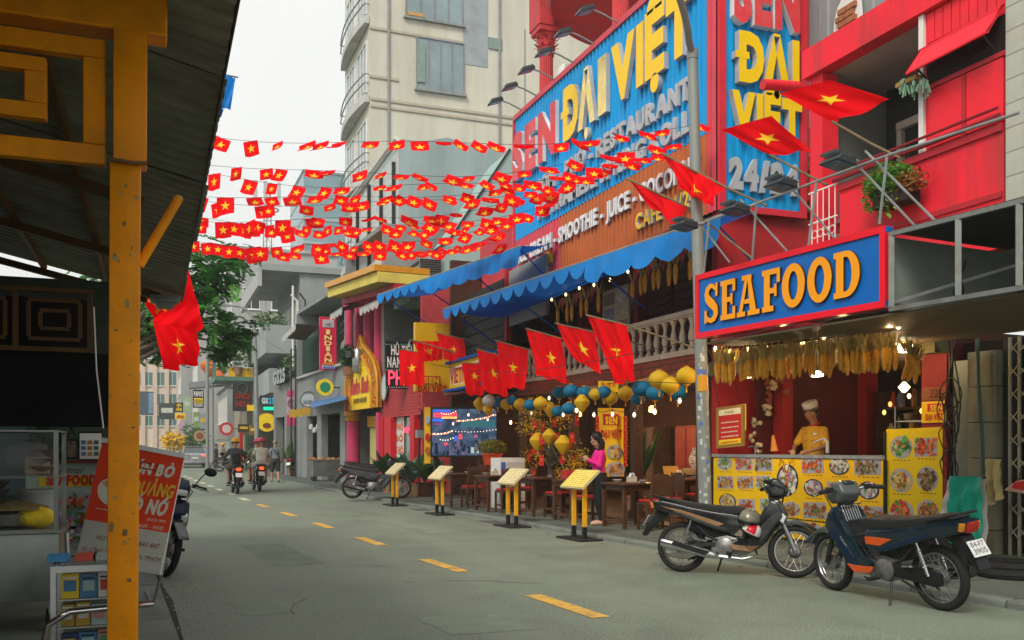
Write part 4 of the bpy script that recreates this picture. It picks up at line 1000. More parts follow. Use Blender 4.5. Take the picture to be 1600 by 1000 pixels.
lb('weld_bead', MB().tube([(PX - .045, PY - .085,2.632),(PX+.04, PY - .087,2.625),(PX+.098, PY - .083,2.632)],.008,6), OCHD)
rr=random.Random(5)
for k in range(26):
 x, z, r=rr.uniform(-.055,.05), rr.uniform(.5,2.55), rr.uniform(.004,.013); h=rr.uniform(.6,2.2)
 lb('paint_chip', MB().poly([(PX+x+.012*(z - 1) / 2+r*math.cos(t)*rr.uniform(.6,1.2), PY - pw - .0012, z+h*r*math.sin(t)*rr.uniform(.6,1.2)) for t in [i*PI / 4 for i in range(8)]]), mat('chip_%d' % (k % 3),[(.32,.25,.1),(.2,.13,.05),(.45,.25,.04)][k % 3],.7), kind=None)
def bar(x0, x1, z0, z1, dy=0.): return MB().prism([(x0, z0),(x1, z0),(x1, z1),(x0, z1)], PY-.03+dy, PY+.03+dy, bev=.005, seg=1)
xr=PX-.07
lb('panel_bar', bar(-2.2, xr, 2.62,2.705), OCH); lb('panel_bar', bar(-2.2, xr, 3.08,3.16), OCH); lb('panel_bar', bar(xr - .09, xr, 2.706,3.079), OCH)
x1=xr-.23
lb('inner_bar', bar(-1.75, x1,2.79,2.855), OCH); lb('inner_bar', bar(-1.75, x1,2.99,3.05), OCH); lb('inner_bar', bar(x1 - .085, x1,2.856,2.989), OCH); lb('inner_bar', bar(-1.75,-1.66,2.856,2.989), OCH)
lb('beam', MB().prism([(-2.4,3.2),(.055,3.2),(.055,3.36),(-2.4,3.36)], PY - .07, PY+.07, bev=.008, seg=1), OCH)
lb('upper_stub', MB().prism([(-.02,3.362),(.03,3.362),(.03,3.47),(-.02,3.47)], PY - .03, PY+.03), OCH)
br0, br1=V((-.06, PY, 2.2)), ony(280,309, PY)
lb('brace', MB().tube([br0, br1],.02,10), OCH)
lb('brace_end', MB().cyl(br1, br1+(br1 - br0).normalized()*.008,.022,.012,8), mat('rusty_cut', (.4,.3,.12),.7,0,.3,20))
RX, RZ_, RS=.365,3.35,.23
RM = mat('roof_sheet', (.3,.29,.22),.7,.15,.2,2, dirt=.5, dcol=(.05,.05,.035), dscale=1.5)
def roof_pt(x, y): return V((x, y, RZ_+RS*(RX-x)))
for k, (ya_, yb_) in enumerate(((-2.2,1.3),(1.25,3.2),(3.15,5.2),(5.15,7.3),(7.25,9.3),(9.25,11.3),(11.25,13.2))):
 mb=MB(); pr=[]; n=max(1, round((yb_-ya_)/.19)); p=(yb_-ya_)/n
 for i in range(n): pr += [(i*p, 0),(i*p+p*.55,0),(i*p+p*.65,.028),(i*p+p*.9,.028)]
 pr.append((n*p, 0)); dz=.006*(k % 2)
 ed=RX+.02*math.sin(k*2.1)
 mb.loft([[roof_pt(x, ya_+a)+VZ*(b+dz) for a, b in pr] for x in (ed, -1.2,-3.4)],0, False, False, False)
 lb('roof_sheet', mb, RM)
for x in (-.55,-1.3,-2.1,-2.9): lb('purlin', MB().box(roof_pt(x, 5.6) - VZ*.045,(.05,15.2,.06), M=Matrix.Rotation(math.atan(RS),4, 'Y')), OCHD)
for y in (4.62,7.9,10.4,13.05):
 a, b=roof_pt(-.08, y)-VZ*.12, roof_pt(-3.3, y)-VZ*.12
 lb('rafter', sq(MB(), a, b, .08), OCHD)
for x in (-2.4,): lb('post', MB().box((x, PY, 1.65),(.12,.12,3.08)), OCH)
lb('edge_nail_strip', MB().tube([roof_pt(RX - .02,-2.2)+VZ*-.004, roof_pt(RX - .02,13.2) - VZ*.004],.008,5), DARKMETAL)
LY_=8.0
lb('post', MB().box((-3.1, LY_, 1.4),(.11,.11,2.58)), OCHD)
LTD = mat('lattice_brown', (.09,.045,.014),.6,0,.25,5)
lat = thing('lattice_screen', 'brown timber lattice of squares hung above the black board', 'screen', (-1.7, LY_, 2.2))
for z in (2.16,2.62): lb('rail', MB().box((-1.75, LY_, z),(2.6,.04,.035)), LTD, lat)
for c in range(5):
 x=-.72-c*.52
 lb('upright', MB().box((x+.25, LY_, 2.39),(.035,.04,.42)), LTD, lat)
 for w, h in ((.36,.3),(.2,.14)):
  lb('square', MB().box((x, LY_, 2.39+h / 2),(w, .03,.028)).box((x, LY_, 2.39 - h / 2),(w, .03,.028)).box((x - w / 2, LY_, 2.39),(.028,.03, h - .03)).box((x+w / 2, LY_, 2.39),(.028,.03, h - .03)), LTD, lat)
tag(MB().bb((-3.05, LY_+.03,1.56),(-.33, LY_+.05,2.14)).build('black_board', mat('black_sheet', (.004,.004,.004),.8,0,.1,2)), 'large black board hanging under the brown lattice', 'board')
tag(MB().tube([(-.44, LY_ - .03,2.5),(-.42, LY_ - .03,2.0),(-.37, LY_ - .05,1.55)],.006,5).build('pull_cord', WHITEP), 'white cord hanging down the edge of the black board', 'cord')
tag(MB().bb((-3.05, LY_+.7,2.16),(-.5, LY_+.73,2.66)).build('lattice_shade_sheet', mat('lattice_shade_sheet', (.012,.011,.009),.9,0,.2,3)), 'added dark sheet standing for the shade behind the brown lattice', 'canvas')  # added sheet; its dark colour gives the shade seen through the lattice
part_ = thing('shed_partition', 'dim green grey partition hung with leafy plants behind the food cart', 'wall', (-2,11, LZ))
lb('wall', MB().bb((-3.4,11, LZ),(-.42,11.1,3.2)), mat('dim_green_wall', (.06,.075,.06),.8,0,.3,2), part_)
lb('glass_panel', MB().bb((-1.6,10.97,.9),(-1.15,10.99,1.9)), mat('blue_grey_glass', (.1,.16,.18),.2), part_)
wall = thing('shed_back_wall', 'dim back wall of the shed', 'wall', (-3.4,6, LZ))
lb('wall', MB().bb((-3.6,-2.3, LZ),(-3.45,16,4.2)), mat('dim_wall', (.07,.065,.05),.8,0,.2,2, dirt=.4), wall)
lan = thing('blue_lantern', 'blue paper lantern glimpsed behind the brown lattice', 'lantern', (-1.35,8.5,2.3))
lb('shade', MB().lathe([(.03,-.17),(.13,-.12),(.17,0),(.13,.12),(.03,.17)],(-1.35,8.5,2.42),14, ribs=-.03), mat('lantern_teal', (.01,.16,.27),.5,0,.1,4), lan)
lb('cord', MB().tube([(-1.35,8.5,2.58),(-1.35,8.5,3.6)],.006,4), WIRE, lan)
fx = thing('floodlight', 'grey floodlight clamped to the far corner of the shed roof', 'floodlight', (.12,12.6,3.1))
p=ony(258,470,12.6)
lb('beam_stub', sq(MB(), ony(222,455,12.6), ony(250,465,12.6),.1), OCHD, fx)
lb('lamp_head', MB().prism([(-.17,-.03),(.17,-.03),(.19,.06),(-.19,.06)],-.12,.12, bev=.015, fr=lambda q: p+V((q.x, q.y, q.z))).prism([(-.1,-.1),(.1,-.1),(.12,-.03),(-.12,-.03)],-.08,.08, fr=lambda q: p+q), GREYPAINT, fx)
cart = thing('food_cart', 'steel food cart with a glass case holding bowls and food under the shed', 'food cart', (-1.5,7.6, LZ))
cx0, cx1, cy0, cy1=-2.3,-.62,7.2,7.85
ST2 = mat('dull_steel_sheet', (.24,.26,.24),.38,.75,.14,3, dirt=.45, dcol=(.1,.1,.08), dscale=2)
lb('body', MB().prism([(cx0,.33),(cx1,.33),(cx1,.8),(cx0,.8)], cy0, cy1, bev=.012), ST2, cart)
lb('worktop', MB().bb((cx0 - .02, cy0 - .03,.803),(cx1+.02, cy1,.83)), ST2, cart)
for x in (cx0+.02, cx1-.02,(cx0+cx1)/2+.3):
 for y in (cy0+.02, cy1 - .02): lb('upright', MB().box((x, y, 1.175),(.03,.03,.69)), ST2, cart)
for z in (1.2,1.52): lb('shelf', MB().bb((cx0, cy0, z - .012),(cx1, cy1, z)), ST2 if z > 1.4 else mat('shelf_glass', (.35,.4,.38),.08,0,0, alpha=.45), cart)
GLS = mat('case_glass', (.1,.12,.11),.03,0,0, alpha=.07, spec=.8)
lb('glass_front', MB().bb((cx0+.04, cy0 - .004,.84),(cx1 - .04, cy0,1.5)), GLS, cart)
lb('leg', MB().box((cx1 - .05, cy0+.06,.25),(.04,.04,.3)), ST2, cart); lb('leg', MB().box((cx0+.05, cy0+.06,.25),(.04,.04,.3)), ST2, cart)
for x in (cx1-.07, cx0+.09):
 for y in (cy0+.1, cy1 - .1): lb('wheel', MB().torus((x, y, LZ+.08),(1,0,0),.06,.02,18,6).cyl((x - .012, y, LZ+.08),(x+.012, y, LZ+.08),.05), RUBBER, cart)
lb('side_rail', MB().tube([(cx1+.05, cy0 - .02,.8),(cx1+.06, cy0 - .02,.5),(cx1+.03, cy0 - .01,.3)],.016,8), STEEL, cart)
pot = thing('metal_pot', 'wide metal pan of greens in the food cart', 'pan', (-1.05,7.4,.83))
lb('pan', MB().lathe([(.1,0),(.16,.02),(.2,.1),(.21,.1),(.17,.03),(.05,.03)],(-1.0,7.45,.832),20), STEEL, pot)
lb('lid', MB().lathe([(.22,.0),(.2,.02),(.06,.05),(.02,.06)],(-.92,7.47,.96),20), mat('bamboo_tray', (.2,.14,.04),.8), pot)
rnd=random.Random(4); mb=MB()
for k in range(60): a=rnd.uniform(0,6.28); r=.17*rnd.random() ** .5; p=V((-1.0+r*math.cos(a),7.45+r*math.sin(a),.92+rnd.uniform(0,.03))); mb.add([p, p+V((rnd.uniform(-.04,.04), rnd.uniform(-.04,.04),.02)), p+V((rnd.uniform(-.04,.04),.03,.0))],[(0,1,2)])
lb('greens', mb, mat('leaf_greens', (.1,.16,.03),.6,0,.3,20), pot)
cont = thing('food_tub', 'grey tub standing in the glass case of the food cart', 'tub', (-.78,7.5,.83))
lb('tub', MB().lathe([(.1,0),(.13,.24),(.14,.24),(.14,.26),(.0,.26)],(-.8,7.62,.832),20), mat('tub_grey', (.3,.32,.31),.5), cont)
nb_ = thing('noodle_bag', 'bulging bag of bright yellow noodles at the right end of the food cart', 'bag', (-.75,7.35,.83))
mb=MB(); mb.ball((-.78,7.37,.9),(.13,.1,.075),16,8)
for v in mb.v: v += V((noise.noise(v*14), noise.noise(v*14+V((5,0,0))), noise.noise(v*14+V((0,7,0)))))*.02
lb('bag', mb, mat('yellow_noodles', (.85,.6,.01),.35,0,.2,18, bump=.4, bscale=25), nb_)
for k in range(3):
 b = thing('bowl_stack', ['stack of brown bowls on the upper shelf of the cart', 'dark bowls piled on the cart shelf', 'white cups at the left of the cart shelf'][k], 'bowls', (-.75 - .3*k, 7.5,1.2)); mb = MB()
 for q in range(3): mb.lathe([(.05,0),(.1,.05),(.11,.06),(.09,.05),(.02,.02)],(-.78-.28*k, 7.5,.98+.06*q) if k == 1 else (-.75-.3*k, 7.5,1.203+.06*q),14)
 lb('bowl', mb, [mat('bowl_brown', (.12,.06,.03),.4), mat('bowl_black', (.05,.045,.04),.4), WHITEP][k], b, kind='stuff')
pbg = thing('plastic_bag', 'clear plastic bag bulging around a cardboard box on top of the cart', 'bag', (-.8,7.5,1.52))
mb=MB(); mb.ball((-.85,7.52,1.33),(.16,.14,.12),14,8)
for v in mb.v: v += V((noise.noise(v*9), noise.noise(v*9+V((5,0,0))),0))*.05
lb('film', mb, mat('thin_film', (.4,.41,.38),.2,0,0, alpha=.3), pbg)
lb('box', MB().box((-.78,7.5,1.27),(.16,.14,.12)), mat('carton', (.35,.27,.16),.8), pbg)
po = thing('seafood_board', 'pale green Summer SEAFOOD board with a red crab dish behind the cart', 'poster', (-.75,9.6,.5))
def lpx(u, v, Y): return ony(u, v, Y)
def lboard(name, par, u0, u1, v0, v1, Y, m, th=.01): return MB().slab([lpx(u0, v1, Y), lpx(u1, v1, Y), lpx(u1, v0, Y), lpx(u0, v0, Y)],(0,-1,0), th).wb(name, m, par)
lboard('sheet', po, 40,152,722,868,9.6, flat('pale_mint', (.36,.5,.44)))
lboard('yellow_band', po, 60,144,743,760,9.59, YELPR, .004)
X_=V((1,0,0))
text_block('lettering', po, 'SEAFOOD', lpx(112,757,9.58), X_, VZ, .42,.085, REDPR, .06)
text_block('script', po, 'Summer', lpx(105,740,9.58), X_, VZ, .28,.07, flat('brown_script', (.2,.05,.02)),.0, slant=.3)
def ldish(par, u, v, Y, rx, rz_, kind, seed):
 rnd=random.Random(seed); c=lpx(u, v, Y); ms=[PLATEM]+[foodm(x) for x in PAL[kind]]; mb=MB(); lift=.002
 mb.poly([c+V((rx*math.cos(t*PI/9),-lift, rz_*math.sin(t*PI/9))) for t in range(18)],0)
 for q in range(40):
  lift += .0004; t=rnd.uniform(0,6.28); r=rnd.random() ** .6*.75; s=rnd.uniform(.12,.3)*min(rx, rz_); n=rnd.choice((5,6,7))
  mb.poly([c+V((rx*r*math.cos(t)+s*math.cos(2*PI*i/n)*rnd.uniform(.7,1.2),-lift, rz_*r*math.sin(t)+s*math.sin(2*PI*i/n)*rnd.uniform(.7,1.2))) for i in range(n)],1+rnd.randrange(len(PAL[kind])))
 mb.wb('dish_print', ms, par)
ldish(po, 117,783,9.59,.17,.09, 'crab', 3); ldish(po, 105,812,9.59,.16,.1, 'white', 4); ldish(po, 122,838,9.59,.2,.1, 'white', 6); ldish(po, 136,808,9.59,.1,.1, 'fry', 8)
pm = thing('framed_menu', 'black framed white menu sheet with small pictures above the mint board', 'menu', (-.7,9.7,1.25))
lboard('frame', pm, 122,161,674,720,9.56, BLACKP, .03); lboard('sheet', pm, 124.5,158.5,677,717,9.53, WHITEPR, .004)
for k in range(9): lboard('picture', pm, 127+10*(k % 3),134+10*(k % 3),688+9*(k // 3),694+9*(k // 3),9.522, flat('menu_pic%d' % (k % 3),[(.1,.2,.3),(.4,.15,.05),(.1,.15,.1)][k % 3], var=.5, scale=30),.003)
pl = thing('shelf_board', 'red brown shelf board over the mint poster', 'shelf', (-.9,9.7,1.2)); lboard('board', pl, 40,160,719,724,9.5, mat('brown_red_wood', (.13,.03,.02),.5),.2)
pc2 = thing('small_picture', 'dark framed picture beside the white menu sheet', 'picture', (-.95,9.7,1.25)); lboard('frame', pc2,103,121,686,717,9.56, BLACKP, .02); lboard('print', pc2,105,119,689,714,9.535, flat('picture_print', (.15,.12,.08), var=.7, scale=25),.003)
OR = flat('banner_vermilion', (.75,.06,.02)); CRM = flat('banner_cream', (.5,.5,.44)); CRT = flat('banner_text_cream', (.7,.66,.54)); YT = flat('banner_text_yellow', (.8,.5,.06))
ban = thing('banner_stand', 'leaning red banner stand for BÚN BÒ with a bowl, beside the ochre post', 'banner', (.0,8.6,0))
B_bl, B_br, B_tr, B_tl=at(118,876,8.0), at(250,896,7.9), at(288,712,8.3), at(161,687,8.4)
bu=(B_br-B_bl); bvv=(B_tl-B_bl); bn=bu.cross(bvv).normalized()
def bp(u, v, o=0.): return B_bl.lerp(B_br, u).lerp(B_tl.lerp(B_tr, u), v)+bn*o
def bq(name, u0, u1, v0, v1, o, m, th=.003): return MB().slab([bp(u0, v0, o), bp(u1, v0, o), bp(u1, v1, o), bp(u0, v1, o)], bn, th).wb(name, m, ban)
bq('backing', -.005,1.005,-.01,1.01,-.003, WHITEP, .012)
bq('red_field', 0,1,.33,.975,.002, OR); bq('foot_field', 0,1,0,.33,.002, CRM); bq('top_bar', -.01,1.01,.975,1.015,.01, WHITEP, .02)
def btext(t, u0, u1, v, h, m, bold=.035, slant=0.):
 c=bp((u0+u1)/2, v); w=(bp(u1, v)-bp(u0, v)).length
 M = frame(c+bn*.005, bu, bvv - bu.normalized()*bvv.dot(bu.normalized())); mb = MB(); text_into(mb, t, M, w, h, bold, slant=slant+.08); mb.wb('lettering', m, ban)
btext('BÚN BÒ', .35,.92,.785,.1, CRT, .06); btext('QUẢNG', .45,.96,.615,.115, YT, .035); btext('Ó NỞ', .5,.92,.465,.12, CRT, .06)
btext('SINCE 1995', .72,.94,.405,.025, CRT, .0); btext('MỞ CỬA   6:00 - 14:00', .33,.93,.34,.035, CRT, .0)
btext('HOTLINE  0902 842 847', .18,.93,.19,.042, flat('banner_text_brown', (.3,.06,.03)),.0); btext('102 CỐNG QUỲNH   P.1   Q.1, TPHCM', .04,.97,.085,.038, flat('banner_text_brown', (.3,.06,.03)),.0)
mb=MB(); c=(.27,.6)
mb.poly([bp(c[0]+.2*math.cos(t*PI / 14), c[1]+.13*math.sin(t*PI / 14)*(1 if math.sin(t*PI / 14) < 0 else .8),.006) for t in range(28)]); mb.wb('bowl_print', CRT, ban)
mb = MB(); mb.poly([bp(c[0]+.15*math.cos(t*PI / 12), c[1]+.045+.035*math.sin(t*PI / 12),.008) for t in range(24)]); mb.wb('noodle_print', flat('noodle_print_tan', (.55,.34,.12), var=.5, scale=40), ban)
for a, b in (((.42,.87),(.75,.93)),((.42,.82),(.78,.87))): bq('chopstick_print', a[0], b[0], a[1], a[1]+.012,.006, flat('chop_brown', (.25,.06,.02)))
bq('underline', .1,.42,.43,.435,.006, CRT)
lb('stay', MB().tube([bp(.98,.3,-.03), bp(1.0,.0,-.03), onz(238,948,.01)],.014,6), GREYPAINT, ban)
lb('foot', MB().tube([onz(238,948,.02), onz(228,925,.02)],.014,6), GREYPAINT, ban)
lb('stay', MB().tube([bp(.1,.05,-.03), onz(112,960, LZ)],.014,6), GREYPAINT, ban)
dc = thing('display_case', 'glass counter case full of coloured packets with a bent steel rail round it', 'display case', (-.45,4.95, LZ))
dx0, dx1, dy0, dy1=-.445,-.1,4.75,5.1
ALU = mat('aluminium', (.55,.57,.56),.35,.8,.08,6)
for z in (.12,.82): lb('frame', MB().bb((dx0, dy0, z),(dx1, dy0+.03, z+.03)).bb((dx0, dy1 - .03, z),(dx1, dy1, z+.03)).bb((dx0, dy0+.03, z),(dx0+.03, dy1 - .03, z+.03)).bb((dx1 - .03, dy0+.03, z),(dx1, dy1 - .03, z+.03)), ALU, dc)
for x in (dx0+.012, dx1 - .012): lb('corner_post', MB().box((x, dy0+.012,.485),(.024,.024,.67)).box((x, dy1 - .012,.485),(.024,.024,.67)), ALU, dc)
lb('glass_front', MB().bb((dx0+.02, dy0 - .004,.15),(dx1 - .02, dy0,.82)), GLS, dc)
lb('glass_top', MB().bb((dx0+.02, dy0+.02,.853),(dx1 - .02, dy1 - .02,.858)), mat('case_top_glass', (.3,.36,.34),.05,0,0, alpha=.25, spec=.8), dc)
lb('back', MB().bb((dx0+.03, dy1 - .028,.15),(dx1 - .03, dy1 - .02,.82)), mat('case_back', (.2,.2,.18),.7), dc)
for z in (.3,.43,.56,.69): lb('shelf', MB().bb((dx0+.03, dy0+.03, z - .006),(dx1 - .03, dy1 - .04, z)), ALU, dc)
pk=[(.75,.55,.02),(.6,.6,.56),(.05,.3,.12),(.05,.2,.4),(.5,.04,.04),(.3,.12,.03),(.35,.5,.5),(.03,.05,.2),(.45,.3,.02),(.6,.25,.25)]
pkm = [mat('packet_%d' % i, c, .4,0,.06,10) for i, c in enumerate(pk)]
rnd=random.Random(21)
names = ['yellow', 'white', 'green', 'blue', 'red', 'brown', 'pale teal', 'navy', 'mustard', 'pink']
for r, z in enumerate((.152,.302,.432,.562,.692)):
 x=dx0+.04
 c_=0
 while x < dx1-.08:
  w=rnd.uniform(.055,.085); h=rnd.uniform(.085,.112); i=rnd.randrange(10); y=dy0+.045+rnd.uniform(0,.02)
  c_ += 1; t = thing('packet', '%s packet, %s on the %s shelf of the display case' % (names[i],['leftmost', 'second from left', 'third from left', 'fourth from left', 'fifth from left'][c_ - 1],['bottom', 'second lowest', 'middle', 'second highest', 'top'][r]), 'packet', (x+w / 2, y, z),0, 'packets in the display case')
  lb('carton', MB().bb((x, y, z),(x+w, y+.05, z+h)), pkm[i], t)
  j = (i+3) % 10; lb('print', MB().bb((x+w*.15, y - .0015, z+h*.3),(x+w*.85, y, z+h*.75)), pkm[j], t)
  lb('stripe', MB().bb((x+w*.1, y - .001, z+h*.82),(x+w*.9, y, z+h*.9)), BLACKPR if i % 2 else WHITEPR, t)
  x += w+.006
for x, c, nme in ((-.42,(.05,.25,.5), 'blue'),(-.3,(.5,.08,.05), 'red'),(-.22,(.3,.35,.33), 'grey')):
 tag(MB().bb((x - .05,4.85,.86),(x+.04,5.0,.885)).build('packet', mat('top_packet_'+nme, c, .4)), nme+' packet lying on top of the glass display case', 'packet')
lb('rail', MB().tube([(dx0 - .02, dy0 - .1, LZ),(dx0 - .02, dy0 - .1,.5),(dx0+.0, dy0 - .1,.6),(dx0+.09, dy0 - .1,.655),(dx1+.1, dy0 - .1,.67)],.016,10), CHROME, dc)
# ================================================================== shops further up the right side
FP0=V((7.25,26.4,0)); FD=V((-.065,1,0)).normalized(); FN=V((-FD.y, FD.x, 0)); FU=-FD
MF=Matrix((FD, FN, VZ)).transposed().to_4x4()
def fpt(s, o, z): return FP0+FD*s+FN*o+VZ*z
def fpx(u, v, o=0.): return onpl(u, v, FP0+FN*o, FN)
def fs(u, o=0.): return (fpx(u, 600, o)-FP0).dot(FD)
def fbox(mb, s0, s1, o0, o1, z0, z1, mi=0): return mb.box(fpt((s0+s1)/2,(o0+o1)/2,(z0+z1)/2),(abs(s1-s0), abs(o1-o0), abs(z1-z0)), mi, M=MF)
def fboard(name, par, u0, u1, v0, v1, o, m, th=.03):      # v rows taken at the middle column
 um=(u0+u1)/2; z0, z1=fpx(um, v1, o).z, fpx(um, v0, o).z; mb=MB(); fbox(mb, fs(u1, o), fs(u0, o), o-th, o, z0, z1); return mb.wb(name, m, par)
def pboard(name, par, u0, u1, v0, v1, Y, m, th=.06): # board across the street direction, facing the camera
 a, b=ony(u0, v1, Y), ony(u1, v0, Y); return MB().bb((a.x, Y, a.z),(b.x, Y+th, b.z)).wb(name, m, par)
def ptext(par, txt, u0, u1, vbase, Y, h, m, bold=.035, **k): a, b = ony(u0, vbase, Y), ony(u1, vbase, Y); return text_block('lettering', par, txt, ((a.x+b.x) / 2, Y, a.z), X_, VZ, b.x - a.x, h, m, bold, lift=.006, **k)
def fprint(par, u0, u1, v, Y, h, m, n=6):      # lettering too small to read in the photograph: a row of short strokes
 a, b=ony(u0, v, Y), ony(u1, v, Y); w=(b.x-a.x)/n; mb=MB()
 for k in range(n): mb.bb((a.x+k*w, Y-.01, a.z),(a.x+k*w+w*(.5+.25*(k % 2)), Y, a.z+h*(1 if k % 3 else .75)))
 return mb.wb('lettering', m, par, kind='stuff')
def fb(name, mb, m, par, **k): return mb.wb(name, m, par, **k)
def window(par, face, plane, a0, a1, z0, z1, gm=None, fm=None, bars=1, sill=True):
 gm=gm or GLASSD; fm=fm or WHITEP; mb=MB(); fr_=MB(); sl_=MB()
 def bx(m, a, b, c, d, o0, o1):
  if face == 'x': m.bb((plane - o1, a, c),(plane - o0, b, d))
  elif face == 'y': m.bb((a, plane - o1, c),(b, plane - o0, d))
 bx(mb, a0, a1, z0, z1,-.02,.012); g = mb.wb('window', gm, par); t = .05
 bx(fr_, a0-t, a1+t, z1, z1+t, 0,.05); bx(fr_, a0-t, a1+t, z0-t, z0,0,.05); bx(fr_, a0-t, a0, z0, z1,0,.05); bx(fr_, a1, a1+t, z0, z1,0,.05)
 for k in range(bars): c=a0+(a1-a0)*(k+1)/(bars+1); bx(fr_, c-.025, c+.025, z0, z1,.012,.04)
 fr_.wb('window_frame', fm, g)
 if sill: bx(sl_, a0 - .12, a1+.12, z0 - .13, z0 - t - .002,0,.14); sl_.wb('sill', fm, g)
 return g
BRK = mat('painted_red_brick', (.42,.05,.055),.7,0,.18,5, dirt=.3, dcol=(.25,.05,.04), dscale=2)
PINK = mat('pink_column', (.52,.045,.12),.55,0,.1,3, dirt=.25, dcol=(.35,.06,.1))
GOLD = mat('gold_paint', (.6,.27,.015),.4,.1,.12,5)
GREYW = mat('grey_render', (.22,.24,.235),.75,0,.12,1.5, dirt=.45, dcol=(.1,.1,.095), streak=True)
NEON = mat('neon_red', (.9,.03,.06),.4,0,0, emit=2.2, ecol=(1,.03,.06))
phs = thing('noodle_shop', 'red brick fronted PHỞ noodle shop left of the giant screen', 'building', fpt(2,0, PZ))
a, b=fs(657), fs(597)
fb('side_wall', fbox(MB(), a - .15, a, -5,0, PZ, 6.3), BRK, phs); fb('side_wall', fbox(MB(), b, b+.15,-5,0, PZ, 6.3), BRK, phs)
fb('back_wall', fbox(MB(), a, b, -4,-3.9, PZ, 6.3), mat('shop_inner', (.12,.11,.1),.7), phs)
fb('floor', fbox(MB(), a, b, -3.9,-.1, PZ, PZ+.02), mat('dark_floor_tile', (.07,.05,.035)), phs)
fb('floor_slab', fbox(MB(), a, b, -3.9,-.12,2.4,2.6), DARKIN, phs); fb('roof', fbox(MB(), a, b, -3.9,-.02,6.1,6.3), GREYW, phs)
fb('brick_backing', fbox(MB(), a, b, -.12,-.03,2.35,3.9), mat('mortar_red', (.25,.04,.04),.9), phs)
bm_ = MB().box((0,0,0),(.215,.05,.085)).mesh('brick', BRK); inv = WM[phs.name].inverted(); k = 0
for r in range(16):
 s=a+(.11 if r % 2 else 0)
 while s+.2 < b and k < 290: inst(bm_, 'brick', phs, inv @ Matrix.Translation(fpt(s+.11,-.015+random.uniform(-.004,.004),2.4+r*.095)) @ MF); s += .232; k += 1
for u0, u1 in ((597,602),(604,614),(644,651)): fb('red_pillar', fbox(MB(), fs(u1), fs(u0),-.1,.08, PZ, 2.36), mat('shop_red', (.5,.012,.02),.5,0,.1,3), phs)
fb('glass_front', fbox(MB(), fs(643), fs(615),-.2,-.17, PZ+.05,2.33), mat('shop_glass', (.16,.2,.19),.08,0,.3,1.5, spec=.7), phs)
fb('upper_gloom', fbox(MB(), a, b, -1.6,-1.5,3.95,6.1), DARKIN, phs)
for z in (4.0,4.9): fb('upper_rail', MB().tube([fpt(a, -.05, z), fpt(b, -.05, z)],.03,5), DARKMETAL, phs)
v = thing('shop_poster', 'white window poster with red PHỞ BÒ KHÔ lettering', 'poster', fpx(622,720,-.1))
fboard('sheet', v, 617,631,650,740,-.12, flat('poster_white', (.6,.6,.55)),.01)
for t, y in (('PHỞ', 672),('BÒ', 690),('KHÔ', 708)):
 text_block('lettering', v, t, fpx(624, y, -.12), FU, VZ, .8,.2, flat('orange_red_print', (.6,.12,.03)),.06)
v = thing('neon_sign', 'small red neon sign glowing in the noodle shop window', 'sign', fpx(637,680,-.15)); fb('tube', MB().tube([fpx(632,675,-.14), fpx(634,669,-.14), fpx(637,675,-.14), fpx(640,669,-.14), fpx(643,672,-.14)],.035,5), NEON, v); fb('box', fbox(MB(), fs(644), fs(631),-.17,-.155, fpx(638,680).z, fpx(638,665).z), flat('neon_box', (.3,.02,.02)), v)
sg = thing('black_sign', 'black HỦ TIẾU NAM VANG board with a dotted light border', 'sign', ony(628,578,27.6))
pboard('board', sg, 602,662,536,577,27.6, BLACKP); ptext(sg, 'HỦ TIẾU', 611,648,554,27.58,.28, WHITEPR, .035); ptext(sg, 'NAM VANG', 605,659,573,27.58,.3, WHITEPR, .035)
dm_ = MB().ball((0,0,0),.016,6,4).mesh('dot_light', mat('green_white_dot', (.2,.4,.33),.3,0,0, emit=.25)); inv = WM[sg.name].inverted()
for k in range(16):
 for vv in (538,575): inst(dm_, 'dot_light', sg, inv @ Matrix.Translation(ony(604+k*3.75, vv, 27.57)))
sg = thing('neon_board', 'black board with PHỞ in red neon and white dot lights', 'sign', ony(628,608,27.4))
pboard('board', sg, 603,652,576,607,27.4, BLACKP)
Mx = ony(628,602,27.37); text_block('lettering', sg, 'PHỞ', Mx, X_, VZ, .84,.44, NEON, .0); inv = WM[sg.name].inverted()
dm2 = MB().ball((0,0,0),.016,6,4).mesh('dot_light', mat('white_dot', (.4,.4,.38),.3,0,0, emit=.25))
for k in range(13):
 for vv in (578,605): inst(dm2, 'dot_light', sg, inv @ Matrix.Translation(ony(605+k*3.75, vv, 27.37)))
ov = thing('oval_sign', 'small white oval sign on the red brick corner', 'sign', fpx(600,605,.1)); c = fpx(600,605,.12)
fb('disc', MB().poly([c+FU*.28*math.cos(t*PI / 12)+VZ*.42*math.sin(t*PI / 12) for t in range(24)]), mat('pale_blue_white', (.5,.56,.58),.5), ov)
fb('rim', MB().tube([c+FU*.28*math.cos(t*PI / 12)+VZ*.42*math.sin(t*PI / 12) for t in range(24)],.03,5, closed=True), GREYPAINT, ov)
text_block('lettering', phs, '226B BÙI VIỆN', fpx(624,598,.03), FU, VZ, 1.9,.16, WHITEPR, .0, lift=.02)
arc = thing('arch_shop', 'narrow shop with a golden pointed arch sign and pink columns', 'building', fpt(fs(570),0, PZ))
a, b=fs(597), fs(541)
fb('side_wall', fbox(MB(), a - .2, a - .01,-5,0, PZ, 8.6), GREYW, arc); fb('side_wall', fbox(MB(), b+.01, b+.2,-5,0, PZ, 8.6), GREYW, arc)
fb('back_wall', fbox(MB(), a, b, -2.2,-2.1, PZ, 8.6), mat('arch_brown', (.12,.05,.025),.7,0,.3,2), arc)
fb('floor_slab', fbox(MB(), a, b, -2.1,-.05,3.0,3.2), DARKIN, arc)
